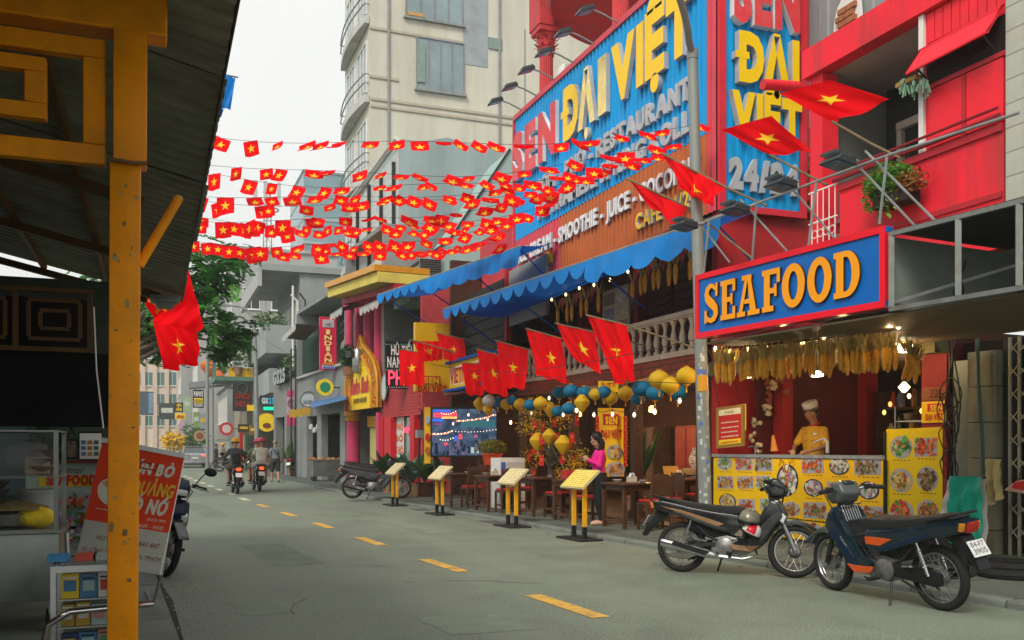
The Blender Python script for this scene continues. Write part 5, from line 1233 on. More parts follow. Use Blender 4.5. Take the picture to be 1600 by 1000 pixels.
fb('roof', fbox(MB(), a - .2, b+.2,-5,.0,8.6,8.75), GREYW, arc)
for u, w in ((545,.16),(561,.17),(577,.2),(593,.2)):
 c = fpx(u, 520,-.1); mb = MB().lathe([(w, 3.25),(w*.95,6.6)],(c.x, c.y, 0),20, ribs=-.06); mb.lathe([(w*1.3,6.6),(w*1.5,6.8),(w*1.5,6.95)],(c.x, c.y, 0),16); fb('upper_column', mb, PINK, arc)
for u in (552,569,585): fb('upper_door', fbox(MB(), fs(u+5), fs(u - 5),-1.2,-1.1,3.2,6.2), mat('arch_brown', (.12,.05,.025)), arc)
cx_ = fpx(552,680,.0); mb = MB().lathe([(.3, PZ),(.3,.3),(.25,.35),(.24,2.35)],(cx_.x, cx_.y, 0),24, ribs=-.05); fb('column', mb, PINK, arc)
fb('capital', MB().lathe([(.25,2.35),(.3,2.4),(.26,2.48),(.34,2.56),(.34,2.7)],(cx_.x, cx_.y, 0),20), GOLD, arc)
cx_ = fpx(596,680,.0); fb('column', MB().box((cx_.x, cx_.y, 1.3),(.3,.3,2.5)), PINK, arc)
fb('door', fbox(MB(), fs(593), fs(561),-.5,-.4, PZ, 2.1), mat('cream_yellow_door', (.55,.5,.2),.6,0,.08,2), arc)
fb('transom', fbox(MB(), fs(593), fs(561),-.42,-.3,2.12,2.5), GOLD, arc)
s0_, s1_=fs(591,.2), fs(541,.2); sm_=(s0_+s1_)/2; hw=(s1_-s0_)/2
def arch(k, z0=2.72, zt=5.25):
 H=zt-z0; pr=[(-1,0),(-1.0,.3),(-.95,.45),(-.8,.6),(-.55,.72),(-.3,.8),(-.12,.88),(0,1.0)]; pr=pr+[(-x, y) for x, y in pr[-2::-1]]
 return [fpt(sm_+x*hw*k, .2, z0+(y*H)*(k*.5+.5) if y > 0 else z0) for x, y in pr]
ars = thing('arch_sign', 'golden ornate pointed arch sign with red script for a shop', 'sign', fpt(sm_, .2,2.7))
fb('backing', MB().slab(arch(1.0), FN, .12), mat('arch_orange', (.5,.17,.012),.5,0,.25,8, dirt=.5, dcol=(.2,.05,.01), dscale=5), ars)
rnd=random.Random(6); outer, inner=arch(.97), arch(.62)
mb=MB()
for k in range(150):
 i=rnd.randrange(len(outer)-1); t, w=rnd.random(), rnd.random()
 p=outer[i].lerp(outer[i+1], t).lerp(inner[i].lerp(inner[i+1], t), w)+FN*.02; r=rnd.uniform(.05,.11); a0=rnd.uniform(0,6)
 mb.tube([p+FU*(r*(1-q*.13)*math.cos(a0+q*.8))+VZ*(r*(1-q*.13)*math.sin(a0+q*.8)) for q in range(6)],.018,4)
fb('scrollwork', mb, GOLD, ars, kind='stuff')
for k_ in (1.0,.64): fb('moulding', MB().tube([p+FN*.03 for p in arch(k_)],.05,6), GOLD, ars)
fb('yellow_field', MB().slab([p+FN*.03 for p in arch(.6)], FN, .04), YELPR, ars)
text_block('lettering', ars, 'Shake Shake', fpt(sm_, .25,3.3), FU, VZ, hw*1.25,.5, REDPR, .06, slant=.15)
text_block('lettering', ars, 'SHOP HOUSE', fpt(sm_, .25,2.95), FU, VZ, hw*.8,.16, BLACKPR, .035)
fb('emblem', MB().lathe([(.12,0),(.2,.15),(.2,.7),(.12,.85)], fpt(sm_, .32,3.95),10), STEEL, ars)
fb('spotlight', MB().box(fpt(sm_, .55,4.6),(.3,.3,.2), rz=.5).tube([fpt(sm_, .25,4.8), fpt(sm_, .55,4.7)],.02,5), FL, ars)
yc = thing('yellow_canopy', 'projecting yellow canopy slab over the pink columns', 'canopy', fpt(fs(575),0,7))
cA, cB=fpx(512,465,1.2), fpx(590,440,1.2)
fb('slab', MB().slab([cA+VZ*.3, cB+VZ*.3, cB - FN*1.6+VZ*.3, cA - FN*1.6+VZ*.3], VZ, .3), mat('yellow_render', (.62,.5,.1),.7,0,.12,2, dirt=.35, dcol=(.3,.25,.1)), yc)
fb('ledge', MB().slab([cA+FN*.1+VZ*.5, cB+FN*.1+VZ*.5, cB - FN*1.6+VZ*.5, cA - FN*1.6+VZ*.5], VZ, .18), GOLD, yc)
fb('soffit_band', MB().slab([cA - FN*.5 - VZ*.02, cB - FN*.5 - VZ*.02, cB - FN*1.5 - VZ*.02, cA - FN*1.5 - VZ*.02], VZ, .2), REDW, yc)
def lantern_mesh(r, h, m, n=16, lobes=True):
 return MB().lathe([(.12*r, -h*.52),(.35*r, -h*.5),(.75*r, -h*.36),(.97*r, -h*.14),(r, 0),(.97*r, h*.14),(.75*r, h*.36),(.35*r, h*.5),(.12*r, h*.52)], n=n, ribs=-.05)
def small_awning(label, u0, v0, u1, v1, o, depth, m, rise=.5, sc=.35, val=.25):
 t = thing('awning', label, 'awning', fpx(u0, v0,0)); A, B = fpx(u0, v0, o), fpx(u1, v1, o)
 fb('canopy', MB().grid(lambda u, v: A.lerp(B, u) - FN*depth*v+VZ*rise*v, 12,3), m, t)
 L=(B-A).length; k=max(2, int(L/sc))
 fb('valance', MB().grid(lambda u, v: A.lerp(B, u)+FN*.01 - VZ*(val*v*(.6+.4*abs(math.sin(PI*u*k)))), k*6,2), mat('striped_valance', (.4,.4,.37),.7,0,.3,4), t)
 fb('front_bar', MB().tube([A, B],.025,5), GREYPAINT, t); return t
small_awning('dark scalloped awning under the yellow canopy', 516,492,535,480,1.0,1.2, mat('awning_black', (.03,.035,.03),.7),.4)
small_awning('black and white scalloped awning beside the long blue awning', 562,482,592,468,1.1,1.2, mat('awning_black', (.03,.035,.03)),.5)
gsh = thing('grey_shop', 'grey rendered shop with round signs, a blue strip awning and a steel cart before it', 'building', fpt(fs(500),0, PZ))
a, b=fs(540), fs(466)
fb('upper_wall', fbox(MB(), a, b, -.3,0,2.75,4.5), GREYW, gsh); fb('side_wall', fbox(MB(), a - .15, a - .01,-5,.05, PZ, 7.5), GREYW, gsh)
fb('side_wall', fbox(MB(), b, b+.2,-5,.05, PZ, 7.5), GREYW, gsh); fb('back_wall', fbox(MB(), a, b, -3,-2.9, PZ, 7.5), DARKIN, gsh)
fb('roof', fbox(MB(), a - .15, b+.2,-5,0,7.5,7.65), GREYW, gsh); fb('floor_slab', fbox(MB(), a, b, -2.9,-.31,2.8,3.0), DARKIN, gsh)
for u0, u1 in ((467,480),(496,503),(532,539)): fb('pier', fbox(MB(), fs(u1), fs(u0),-.25,.02, PZ, 2.74), GREYW, gsh)
fb('ledge', fbox(MB(), a, b, 0,.12,4.5,4.6), mat('pale_ledge', (.4,.4,.38),.7), gsh)
for u in (520,526): fb('door_frame', fbox(MB(), fs(u+.8), fs(u),-.5,-.44, PZ, 2.6), GREYPAINT, gsh)
fb('blue_strip_awning', MB().slab([fpx(487,636,.9), fpx(541,623,.9), fpx(541,617,0), fpx(487,628,0)], VZ, .03), mat('strip_blue', (.06,.16,.36),.5), gsh)
hang=MB()
for k in range(14): p=fpx(503+k*.9,545+6*math.sin(k*2.3),-.4-.1*(k % 3)); hang.ball(p, (.07,.07,.12),6,4)
for k in range(6):
 p = fpx(470+k*5.5,668+4*math.sin(k*2),-.1); o = thing('pendant_lamp', 'small pale pendant lamp in the grey shop, %s from the left' % ['first', 'second', 'third', 'fourth', 'fifth', 'sixth'][k], 'lamp', p, 0, 'pendant lamps in the grey shop')
 fb('shade', MB().lathe([(.1,-.1),(.1,.05),(.03,.12)], p, 8), mat('opal_shade', (.6,.6,.56),.4), o); fb('cord', MB().tube([p+VZ*.12, V((p.x, p.y, 2.74))],.008,4), WIRE, o)
rs = thing('indian_sign', 'tall red projecting sign reading INDIAN in yellow down its face', 'sign', ony(513,578,36.0))
pboard('board', rs, 500,525.5,496,578,36.0, mat('sign_magenta_red', (.62,.012,.06),.45,0,.06,2),.2)
pboard('plate', rs, 504,522,500,511,35.98, flat('pale_plate', (.42,.42,.44)),.01); pboard('foot_plate', rs, 503,523.5,571,576.5,35.98, flat('lilac_plate', (.4,.42,.66)),.01)
for k, ch in enumerate('INDIAN'): ptext(rs, ch, 509.5 if ch == 'I' else 507,515.5 if ch == 'I' else 518.5,522+k*8.7,35.96,.17, flat('sign_pale_yellow', (.8,.62,.2)),.035)
fprint(rs, 504,522,570,35.96,.1, flat('sign_orange', (.75,.3,.02)),9); fprint(rs, 508,518,508,35.96,.1, flat('mid_grey_print', (.2,.2,.22)),3)
fprint(rs, 504,522.5,575.5,35.96,.07, flat('blue_print', (.06,.08,.4)),10)
def disc_sign(label, u, v, r, Y, m, rim=None, inner=None, txt=None, tm=None, th=.35):
 c = ony(u, v, Y); t = thing('round_sign', label, 'sign', c)
 fb('disc', MB().cyl(c, c+V((0,.12,0)), r, n=32), m, t)
 if rim: fb('rim', MB().torus(c, (0,1,0), r, .04,32,6), rim, t)
 if inner: fb('inner_disc', MB().cyl(c - V((0,.012,0)), c, r*.62, n=28), inner, t)
 if txt: text_block('lettering', t, txt, c - V((0,.015,0)) - VZ*th*.4, X_, VZ, r*1.15, th*r, tm or WHITEPR, .035)
 fb('bracket', MB().tube([c+V((r*.9,.06,0)), c+V((r+.6,.06,0))],.025,5), DARKMETAL, t); return t
disc_sign('round yellow sign with a green centre and white script', 508,605,.32,35.5, mat('disc_yellow', (.78,.6,.03),.45), None, mat('disc_green', (.02,.22,.12),.5), None)
disc_sign('round white sign lettered HUYEN on the grey shop', 481,624,.33,40, mat('disc_white', (.56,.6,.64),.5), GREYPAINT, None, 'HUYEN', flat('blue_grey_print', (.12,.18,.26)),.5)
yl = thing('yellow_cloth_awning', 'short yellow cloth awning hanging over the grey shop door', 'awning', fpx(470,650,.6))
fb('cloth', MB().grid(lambda u, v: fpx(452+33*u, 641+12*v - 5*u, .7 - .1*v)+VZ*.03*math.sin(u*19),14,4), mat('yellow_cloth', (.7,.42,.04),.7,0,.1,4, sub=.3), yl)
stc = thing('steel_cart', 'stainless steel street food cart with trays of food in front of the grey shop', 'food cart', onz(515,752, PZ))
p = onz(513,752, PZ); mbx = MB().box(p+V((0,.35,.5)),(1.15,.6,.62)); fb('body', mbx, ST2, stc)
fb('worktop', MB().box(p+V((-.1,.35,.83)),(1.5,.66,.04)), ST2, stc)
for dx in (-.5,.5):
 for dy in (.12,.58): fb('wheel', MB().torus(p+V((dx, dy, .1)),(0,1,0),.07,.025,14,6), RUBBER, stc)
for k in range(7): fb('tray', MB().box(p+V((-.68+k*.19,.25+.2*(k % 2),.875)),(.16,.2,.04)).ball(p+V((-.68+k*.19,.25+.2*(k % 2),.9)),(.06,.08,.035),8,4,0), foodm([(.4,.14,.03),(.5,.2,.05),(.55,.3,.08)][k % 3]), stc)
brn = thing('awning', 'wide brown canvas awning with a striped edge before the grey concrete house', 'awning', fpx(470,520,0))
bA, bB=fpx(442,530,1.5), fpx(463,506,1.5)
fb('canopy', MB().grid(lambda u, v: fpx(440+22*u, 528 - 22*u, 1.6).lerp(fpx(477+24*u, 532 - 24*u, .1), v),10,4), mat('brown_canvas', (.11,.085,.05),.8,0,.12,3), brn)
fb('valance', MB().grid(lambda u, v: fpx(440+22*u, 528 - 22*u, 1.62) - VZ*(.25*v*(.6+.4*abs(math.sin(u*26)))),50,2), mat('striped_valance', (.4,.4,.37)), brn)
for u in (455,462): fb('post', MB().tube([fpx(u, 545,.3), V((fpx(u, 545,.3).x, fpx(u, 545,.3).y, PZ))],.04,6), DARKMETAL, brn)
grn = thing('opening_shade_panel', 'dark green panel standing for the shaded upper opening behind the INDIAN sign', 'screen', fpx(487,570,0))
fb('dark_panel', fbox(MB(), fs(501), fs(469),-.2,-.1, fpx(485,578).z, fpx(485,525).z), mat('opening_dark_green', (.012,.04,.028),.9,0,.3,6), grn)  # solid panel fills the opening; its shade is put into the colour
fb('hanging_crystals', hang, mat('opal_shade', (.6,.6,.56)), grn, kind='stuff')
gs = thing('corner_store', 'dark grey convenience store with raised GS25 letters on its fascia', 'building', fpt(fs(450),0, PZ))
a, b=fs(466.5), fs(428)
fb('fascia', fbox(MB(), a+.25, b, -.4,.02,2.9,4.6), mat('store_grey', (.2,.21,.2),.7,0,.1,2), gs); fb('wall', fbox(MB(), a+.25, b, -6,-.41, PZ, 4.6), mat('store_dark', (.03,.035,.035),.7), gs)
fb('front_glass', fbox(MB(), fs(463), fs(430),-.4,-.36, PZ, 2.88), GLASSD, gs)
for u in (464,447,430): fb('pier', fbox(MB(), fs(u+1.5), fs(u - 1.5),-.35,.03, PZ, 2.88), mat('store_grey', (.2,.21,.2)), gs)
letters(gs, 'GS25', fpx(442,598,.1), FU, VZ, 3.0,.6, mat('letter_slate', (.3,.34,.36),.4), DARKMETAL, .2,.06)
pkb = thing('pink_banner', 'tall pink and white banner with a round crest on the store corner', 'banner', ony(456,665,44)); pboard('cloth', pkb, 448,463.5,610,665,44, mat('banner_pink', (.5,.3,.38),.6),.05)
pboard('band', pkb, 448,463.5,610,619,43.98, flat('banner_crimson', (.55,.05,.16)),.01); pboard('band', pkb, 448,463.5,648,665,43.98, flat('banner_crimson', (.55,.05,.16)),.01)
c = ony(455.7,630,43.97); fb('crest', MB().torus(c, (0,1,0),.17,.025,24,5).cyl(c - V((0,.005,0)), c, .09, n=3), flat('crest_plum', (.25,.1,.18)), pkb)
sg = thing('store_sign', 'dark projecting GS25 box sign by the street lamp', 'sign', ony(419,636,50)); pboard('box', sg, 406,432,618,635,50, mat('sign_charcoal', (.035,.045,.055),.5),.25)
ptext(sg, 'GS', 409,418.5,630,49.97,.27, flat('ice_white', (.55,.65,.7)),.06); ptext(sg, '25', 419.5,429,630,49.97,.27, flat('ice_blue', (.05,.4,.65)),.06)
sg = thing('led_strip_sign', 'green LED strip sign under the GS25 box', 'sign', ony(424,640,49.6)); pboard('box', sg, 412,437,636,640.5,49.6, mat('led_green', (.0,.5,.3),.4,0,.5,30, emit=.5, ecol=(0,.8,.4)),.1)
sg = thing('red_led_sign', 'red and yellow LED square beside the GS25 box', 'sign', ony(434,632,49.8)); pboard('box', sg, 432.5,437,622,633,49.8, mat('led_red', (.7,.05,.03),.4,0,.5,30, emit=.6, ecol=(1,.1,.05)),.2)
sg = thing('juice_sign', 'tall dark projecting sign with dim red SPICE INDIA lettering', 'sign', ony(380,642,56)); pboard('box', sg, 364,394.5,598,642,56, mat('sign_soot', (.03,.028,.025),.6,0,.2,2),.3)
ptext(sg, 'SPICE', 368,391,623,55.96,.3, flat('dim_red', (.3,.025,.015)),.035); ptext(sg, 'INDIA', 368,391,635,55.96,.3, flat('dim_red', (.3,.025,.015)),.035); pboard('yellow_tag', sg, 386,398,633,642,55.9, YELPR, .05)
fb('ring', MB().torus(ony(379,607,55.95),(0,1,0),.3,.03,20,5), flat('dim_teal', (.05,.1,.09)), sg)
disc_sign('round yellow sign with a dark bowl on it under the GS25 box', 417,660,.5,52, mat('disc_yellow2', (.72,.5,.02),.4, emit=.12), None, None)
c = ony(417,665,51.97); tag(MB().poly([c+V((.22*math.cos(t),0,.15*math.sin(t))) for t in [i*PI / 9 for i in range(18)]]).build('bowl_mark', flat('bowl_brown_print', (.2,.06,.02))), 'dark bowl mark on the round yellow sign', 'sign')
pa = thing('papa_sign', 'black and yellow PAPA INDIAN projecting sign beyond the lamp post', 'sign', ony(310,638,72)); pboard('box', pa, 301.5,318.5,609,637,72, BLACKP, .25); pboard('yellow_band', pa, 303,317,622,630,71.98, YELPR, .01); pboard('grey_band', pa, 303,317,630.5,635.5,71.98, flat('grey_print', (.3,.3,.3)),.01)
ptext(pa, 'PAPA\'S', 303,317,619,71.96,.36, WHITEPR, .035); ptext(pa, 'INDIAN', 304,316,629,71.95,.28, BLACKPR, .0)
sg = thing('black_yellow_sign', 'stack of black and yellow small shop signs down the street', 'sign', ony(280,655,85)); pboard('box', sg, 274,286,629,644,85, BLACKP, .3); fprint(sg, 276,284,635,84.95,.25, YELPR, 4); fprint(sg, 275,285,642,84.95,.3, YELPR, 5); pboard('yellow_box', sg, 273.5,289.5,646,655,84.9, YELPR, .3); fprint(sg, 276,288,653,84.85,.25, REDPR, 5)
sg = thing('pink_banner', 'small pink banner with a crest hanging further down the street', 'banner', ony(284,680,84)); pboard('cloth', sg, 280,288,657,681,84, mat('banner_pink', (.5,.3,.38)),.1)
for lab, u0, u1, v0, v1, Y, m in (('small green and yellow sign board beside the papa sign', 302,312,644,668,70,(.2,.3,.1)),('grey blue sign board over a shop far down the street', 312,322,646,670,74,(.25,.29,.32)),('dark shop sign with red strip far down the street', 248,274,630,655,92,(.05,.06,.055)),('green and white leaf banner hanging far down the street', 287,298,621,642,90,(.3,.4,.25)),('brown small hanging board over the yellow restaurant front', 390,401,664,680,53,(.2,.12,.03)),('black board with gold lettering under the dark sign', 372,390,663,675,55,(.05,.04,.02))):
 t = thing('shop_sign', lab, 'sign', ony((u0+u1) / 2, v1, Y)); pboard('box', t, u0, u1, v0, v1, Y, flat('shop_sign_%d' % u0, m, var=.3, scale=5),.3); pboard('print', t, u0+(u1 - u0)*.15, u1 - (u1 - u0)*.15, v0+(v1 - v0)*.3, v0+(v1 - v0)*.6, Y - .02, flat('sign_mix_%d' % (u0 % 3),[(.6,.4,.05),(.5,.1,.05),(.5,.5,.45)][u0 % 3], var=.5, scale=18),.01)
disc_sign('round red and white sign on the rough wall', 354,670,.42,60, mat('disc_red', (.5,.04,.05),.5), None, flat('disc_pale', (.6,.5,.46)))
disc_sign('small round tan sign above the parked car', 312,681,.42,74, mat('disc_tan', (.4,.25,.14),.5), None, flat('disc_tan_dark', (.2,.08,.05)), None)
def block(label, x0, x1, y0, y1, h, m, wins=(), name='house', base=PZ, roofm=None):
 t = thing(name, label, 'building', ((x0+x1) / 2,(y0+y1) / 2, base)); fb('wall', MB().bb((x0, y0, base),(x1, y1, h)), m, t)
 fb('roof', MB().bb((x0 - .15, y0 - .15, h+.002),(x1+.15, y1+.15, h+.25)), roofm or m, t)
 for w in wins: window(t, *w)
 return t
RUF = mat('rough_wall', (.3,.27,.2),.85,0,.2,1, bump=.2, bscale=8, dirt=.6, dcol=(.14,.1,.07), dscale=.8)
ro = block('rough weathered house with patches of bare brick beyond the dark signs', 5.6,12,62,72,5.2, RUF)
rb = thing('steel_box', 'grey metal box cabinet against the rough wall', 'cabinet', onz(348,728,.07)); p = onz(348,728, PZ); fb('body', MB().box(p+V((0,.5,1.0)),(1.2,.8,1.8)), GREYPAINT, rb); fb('panel', MB().box(p+V((0,.09,1.0)),(1.0,.02,1.5)), mat('cabinet_panel', (.4,.41,.4),.5), rb)
red_ = thing('yellow_restaurant', 'bright yellow and red restaurant front by the street lamp', 'building', (5.9,60, PZ)); fb('wall', MB().bb((5.35,58.6, PZ),(9,61.8,2.6)), mat('front_dark', (.05,.055,.04),.6,0,.25,2), red_); fb('yellow_panel', MB().bb((5.3,60.5,.3),(5.348,61.2,2.2)), YEL, red_); fb('red_column', MB().bb((5.1,61.3, PZ),(5.3,61.8,2.7)), REDW, red_); fb('green_door', MB().bb((5.28,59, PZ),(5.348,60.4,2.2)), mat('door_green', (.02,.09,.06),.5), red_)
tin = thing('tin_canopy', 'dark tin canopy roof on posts beyond the rough wall', 'canopy', ony(335,602,64)); a = ony(296,606,64); b = ony(362,600,64); fb('sheet', MB().slab([a, b, b+V((0,2,.5)), a+V((0,2,.5))], VZ, .12), mat('tin_dark', (.1,.11,.11),.6), tin); fb('post', MB().tube([(b.x - 1.2,64, b.z),(b.x - 1.2,64, PZ)],.07,6), GREYPAINT, tin)
CONC = mat('grey_concrete', (.29,.32,.31),.8,0,.12,.5, dirt=.45, dcol=(.12,.125,.12), dscale=.4, streak=True)
cn = thing('concrete_house', 'large grey concrete house with deep balconies and a flat overhanging roof', 'building', (10,54, PZ))
fb('wall', MB().bb((7.3,50.5,4.6),(20,60,10.75)), CONC, cn); fb('roof_slab', MB().bb((5.2,50.3,10.76),(20,61,11.1)), CONC, cn); fb('roof_fascia', MB().bb((5.1,50.28,9.9),(5.3,61,10.75)), mat('pale_fascia', (.38,.39,.38),.7), cn)
fb('balcony', MB().bb((5.5,50.4,6.4),(7.29,60,7.9)), CONC, cn); fb('balcony', MB().bb((5.7,50.45,4.3),(7.28,60,5.6)), CONC, cn)
for k in range(4): window(cn, 'x', 7.29,51+k*1.7,52+k*1.7,8.0,9.3, mat('lit_window', (.7,.66,.55),.4), WHITEP, 1, False)
fb('down_pipe', MB().tube([(6.9,50.25,10),(6.9,50.25,5.5)],.06,6), WHITEP, cn)
lw = thing('wall_lamp', 'thin pole lamps standing before the grey concrete wall', 'lamp', ony(466,500,50)); fb('pole', MB().tube([ony(467,500,50), ony(464,470,50), ony(454,460,50)],.05,5), WHITEP, lw); fb('pole', MB().tube([ony(477,488,50), ony(477,470,50), ony(468,458,50)],.05,5), DARKMETAL, lw)
grb = thing('green_balcony_house', 'low house with a green railed balcony and hanging plants', 'building', (6,60, PZ)); fb('slab', MB().bb((3.4,58,5.4),(9,61.5,5.65)), mat('green_slab', (.1,.2,.16),.6), grb); fb('wall', MB().bb((5.9,59.5, PZ),(9,61.4,8.2)), mat('pale_green_wall', (.3,.36,.3),.7), grb); fb('awning', MB().slab([(3.2,57.6,7.0),(3.2,61.5,7.0),(6,61.5,8.0),(6,57.6,8.0)],(-.3,0,1),.08), mat('olive_roof', (.2,.22,.12),.7), grb)
for k in range(9): fb('rail_post', MB().bb((3.42,58.1+k*.4,5.66),(3.47,58.15+k*.4,6.5)), mat('green_slab', (.1,.2,.16)), grb)
fb('handrail', MB().bb((3.4,58,6.5),(3.5,61.5,6.58)), mat('green_slab', (.1,.2,.16)), grb); fb('yellow_crate', MB().bb((4.2,58.2,5.66),(5.6,58.6,6.2)), YEL, grb)
TWR = mat('tower_grey_blue', (.32,.37,.37),.8,0,.1,.3)
block('slim grey apartment house behind the grey concrete house', 5.8,14,76,84,17, mat('pale_grey_render', (.36,.37,.36),.8,0,.1,.4, dirt=.3, streak=True),[('x', 5.8,77+2.4*(k % 3),78.4+2.4*(k % 3),5+3.2*(k // 3),6.8+3.2*(k // 3)) for k in range(9)]+[('y', 76,6.6+2.2*(k % 3),7.8+2.2*(k % 3),6+3.2*(k // 3),7.6+3.2*(k // 3)) for k in range(9)])
gt_ = block('distant blue green glass tower above the bunting', 17.5,28,118,130,36, mat('tower_glass', (.14,.25,.28),.25,0,.15,.2, spec=.6))
for k in range(11): fb('floor_band', MB().bb((17.45,117.9,3+k*3),(28.05,130.05,3.3+k*3)), TWR, gt_)
mast = thing('telecom_mast', 'telecom mast with antenna panels seen between the little flags', 'mast', ony(418,420,80)); p0_, p1_ = ony(418,430,80), ony(418,285,80)
mb=MB()
for dx, dy in ((-.4,0),(.4,0),(0,.7)): fb('leg', MB().tube([p0_+V((dx, dy, 0)), p1_+V((dx*.5, dy*.5,0))],.06,4), GREYPAINT, mast)
for k in range(9):
 q, r=p0_.lerp(p1_, k/9), p0_.lerp(p1_, (k+1)/9); mb.tube([q+V((-.38,0,0)), r+V((.34,0,0))],.03,4); mb.tube([q+V((.38,0,0)), r+V((-.34,0,0))],.03,4)
fb('bracing', mb, GREYPAINT, mast, kind='stuff')
for dx in (-1.0,-.2,.9): fb('antenna', MB().box(p1_+V((dx, -.3,-1)),(.3,.15,2.0)), mat('antenna_pale', (.42,.47,.44),.6), mast)
fb('ring', MB().torus(p1_ - VZ*2.3,(0,0,1),.9,.07,16,5), GREYPAINT, mast)
CRT_ = mat('cream_tower', (.54,.53,.44),.8,0,.08,.5, dirt=.5, dcol=(.3,.27,.21), dscale=.5, streak=True)
tw = thing('apartment_tower', 'tall stained cream apartment tower with grey patches behind the giant sign', 'building', (12,38.5, PZ))
Ty, Tx=36.0,7.9
fb('wall', MB().bb((Tx, Ty, PZ),(26,41,30)), CRT_, tw)
def ty(u, v): return ony(u, v, Ty)
for (u0, v0, u1, v1) in ((652,70,724,137),(635,-6,722,24)):
 a, b = ty(u0, v1), ty(u1, v0); window(tw, 'y', Ty, a.x, b.x, a.z, b.z, mat('curtained_glass', (.22,.29,.31),.2,0,.2,.8), GREYPAINT, 3)
a, b = ty(724,100), ty(762,-40); fb('grey_patch', MB().bb((a.x, Ty - .02, a.z),(b.x, Ty - .002, b.z)), mat('patch_blue_grey', (.3,.34,.36),.8,0,.08,1, dirt=.3), tw)
a, b = ty(763,76), ty(784,62); fb('grey_patch', MB().bb((a.x, Ty - .05, a.z),(b.x, Ty - .002, b.z)), mat('patch_green', (.2,.27,.24),.7), tw)
a, b = ty(651,128), ty(664,72); fb('window_board', MB().bb((a.x, Ty - .07, a.z),(b.x, Ty - .055, b.z)), mat('patch_green', (.2,.27,.24)), tw)
a, b = ty(636,24), ty(662,14); fb('rust_sill', MB().bb((a.x, Ty - .06, ty(640,24).z),(b.x, Ty - .01, ty(640,19).z)), mat('rust_ochre', (.5,.28,.08),.8), tw)
for (u0, v0, u1, v1) in ((577,41,725,64),(577,117,622,125),(579,152,805,186),(579,163,805,199)):
 p, q = ty(u0, v0), ty(u1, v0); fb('string_course', MB().bb((p.x, Ty - .05, p.z - .1),(q.x, Ty - .003, p.z)), mat('course_grey', (.4,.36,.28),.8), tw)
zs_=[6.3,9.4,12.5,15.6,18.7,21.8]
for u in (607,780): fb('drain_pipe', MB().tube([ty(u, -60) - V((0,.06,0)), ty(u, 230) - V((0,.06,0))],.05,6), GREYPAINT, tw)
for k, z in enumerate(zs_):
 window(tw, 'x', Tx, 36.5,38.2, z, z+1.9, mat('curtained_glass', (.22,.29,.31)), WHITEP, 2); window(tw, 'x', Tx, 38.8,40.4, z, z+1.9, mat('curtained_glass', (.22,.29,.31)), WHITEP, 2)
 prof=[(Tx-.02,36.0)]+[(Tx-.2-.22*math.sin(PI*i/10),36.0+5*i/10) for i in range(11)]+[(Tx-.02,41.0)]
 if k < 5: fb('curved_balcony', MB().slab([V((x, y, z - .35)) for x, y in prof], VZ, .3), mat('balcony_white', (.5,.5,.47),.7,0,.1,1, dirt=.35), tw); fb('balcony_rail', MB().tube([V((x, y, z+.45)) for x, y in prof],.03,5).tube([V((x, y, z+.1)) for x, y in prof],.03,5), GREYPAINT, tw)
fb('cable', MB().tube([ty(820,45), ty(820,180)],.03,4), GREYPAINT, tw)
TEAL = mat('teal_grey_render', (.29,.37,.37),.8,0,.08,.6, dirt=.45, dcol=(.12,.14,.14), dscale=.5, streak=True)
tb = thing('teal_house', 'blue grey house with a rough gable top in front of the cream tower', 'building', (11,33.5, PZ)); By = 31.5
pr=[ony(u, v, By) for u, v in ((622,560),(820,560),(820,240),(735,226),(700,215),(660,221),(625,217))]
fb('wall', MB().slab(pr, (0,-1,0),3.5), TEAL, tb)
x0_=pr[6].x
fb('stair_glazing', MB().slab([(x0_ - .02, By+.1,8.2),(x0_ - .02, By+.1, pr[6].z - .3),(x0_ - 1.0, By+3.4,10.4),(x0_ - 1.0, By+3.4,6.4)],(-1,-.3,0),.1), mat('pale_glazing', (.42,.45,.44),.3), tb)
for k in range(4): fb('mullion', MB().bb((x0_ - .08 - .25*k, By+.3+k*.85,6.6),(x0_ - .2 - .25*k, By+.4+k*.85,11.4 - .2*k)), DARKMETAL, tb)
fb('sloped_trim', MB().tube([(x0_ - .1, By, pr[6].z),(x0_ - 1.1, By+3.5,10.6)],.12,5), mat('balcony_white', (.5,.5,.47)), tb)
fb('ledge', MB().bb((x0_ - .7, By - .1,7.6),(x0_+.1, By+3.5,8.0)), mat('balcony_white', (.5,.5,.47)), tb)
sgl = thing('sloping_wall', 'pale teal wall with a sloping top edge behind the end of the giant sign', 'wall', ony(760,400,27.5))
fb('wall', MB().slab([ony(u, v, 27.5) for u, v in ((640,470),(840,470),(840,232),(797,234),(702,376),(640,420))],(0,-1,0),2.0), mat('pale_teal_render', (.3,.42,.4),.8,0,.06,.6, dirt=.3, dcol=(.2,.26,.25), streak=True), sgl)
fb('coping', MB().tube([ony(797,233,27.48), ony(702,375,27.48), ony(640,419,27.48)],.04,5), DARKMETAL, sgl)
fb('louvre', MB().bb(ony(655,425,27.45)+V((0,-.05,0)), ony(690,402,27.45)), mat('louvre_grey', (.3,.34,.33),.6), sgl)
for k in range(6): a = ony(656,404+k*3.6,27.38); b = ony(689,404+k*3.6,27.38); fb('slat', MB().bb((a.x, 27.36, a.z - .03),(b.x, 27.4, a.z)), DARKMETAL, sgl)
gy = thing('green_letter_sign', 'pale green and yellow rooftop letters left of the upper awning', 'sign', ony(615,440,29.5)); pboard('board', gy, 606,636,424,452,29.5, mat('pale_green_board', (.42,.5,.4),.7),.1); ptext(gy, 'BUI', 607,628,446,29.45,.4, mat('lime_letter', (.6,.6,.05),.5),.06)
FB = thing('cream_office', 'cream office building with green windows closing the end of the street', 'building', (-6,120, PZ)); Yf = 118.
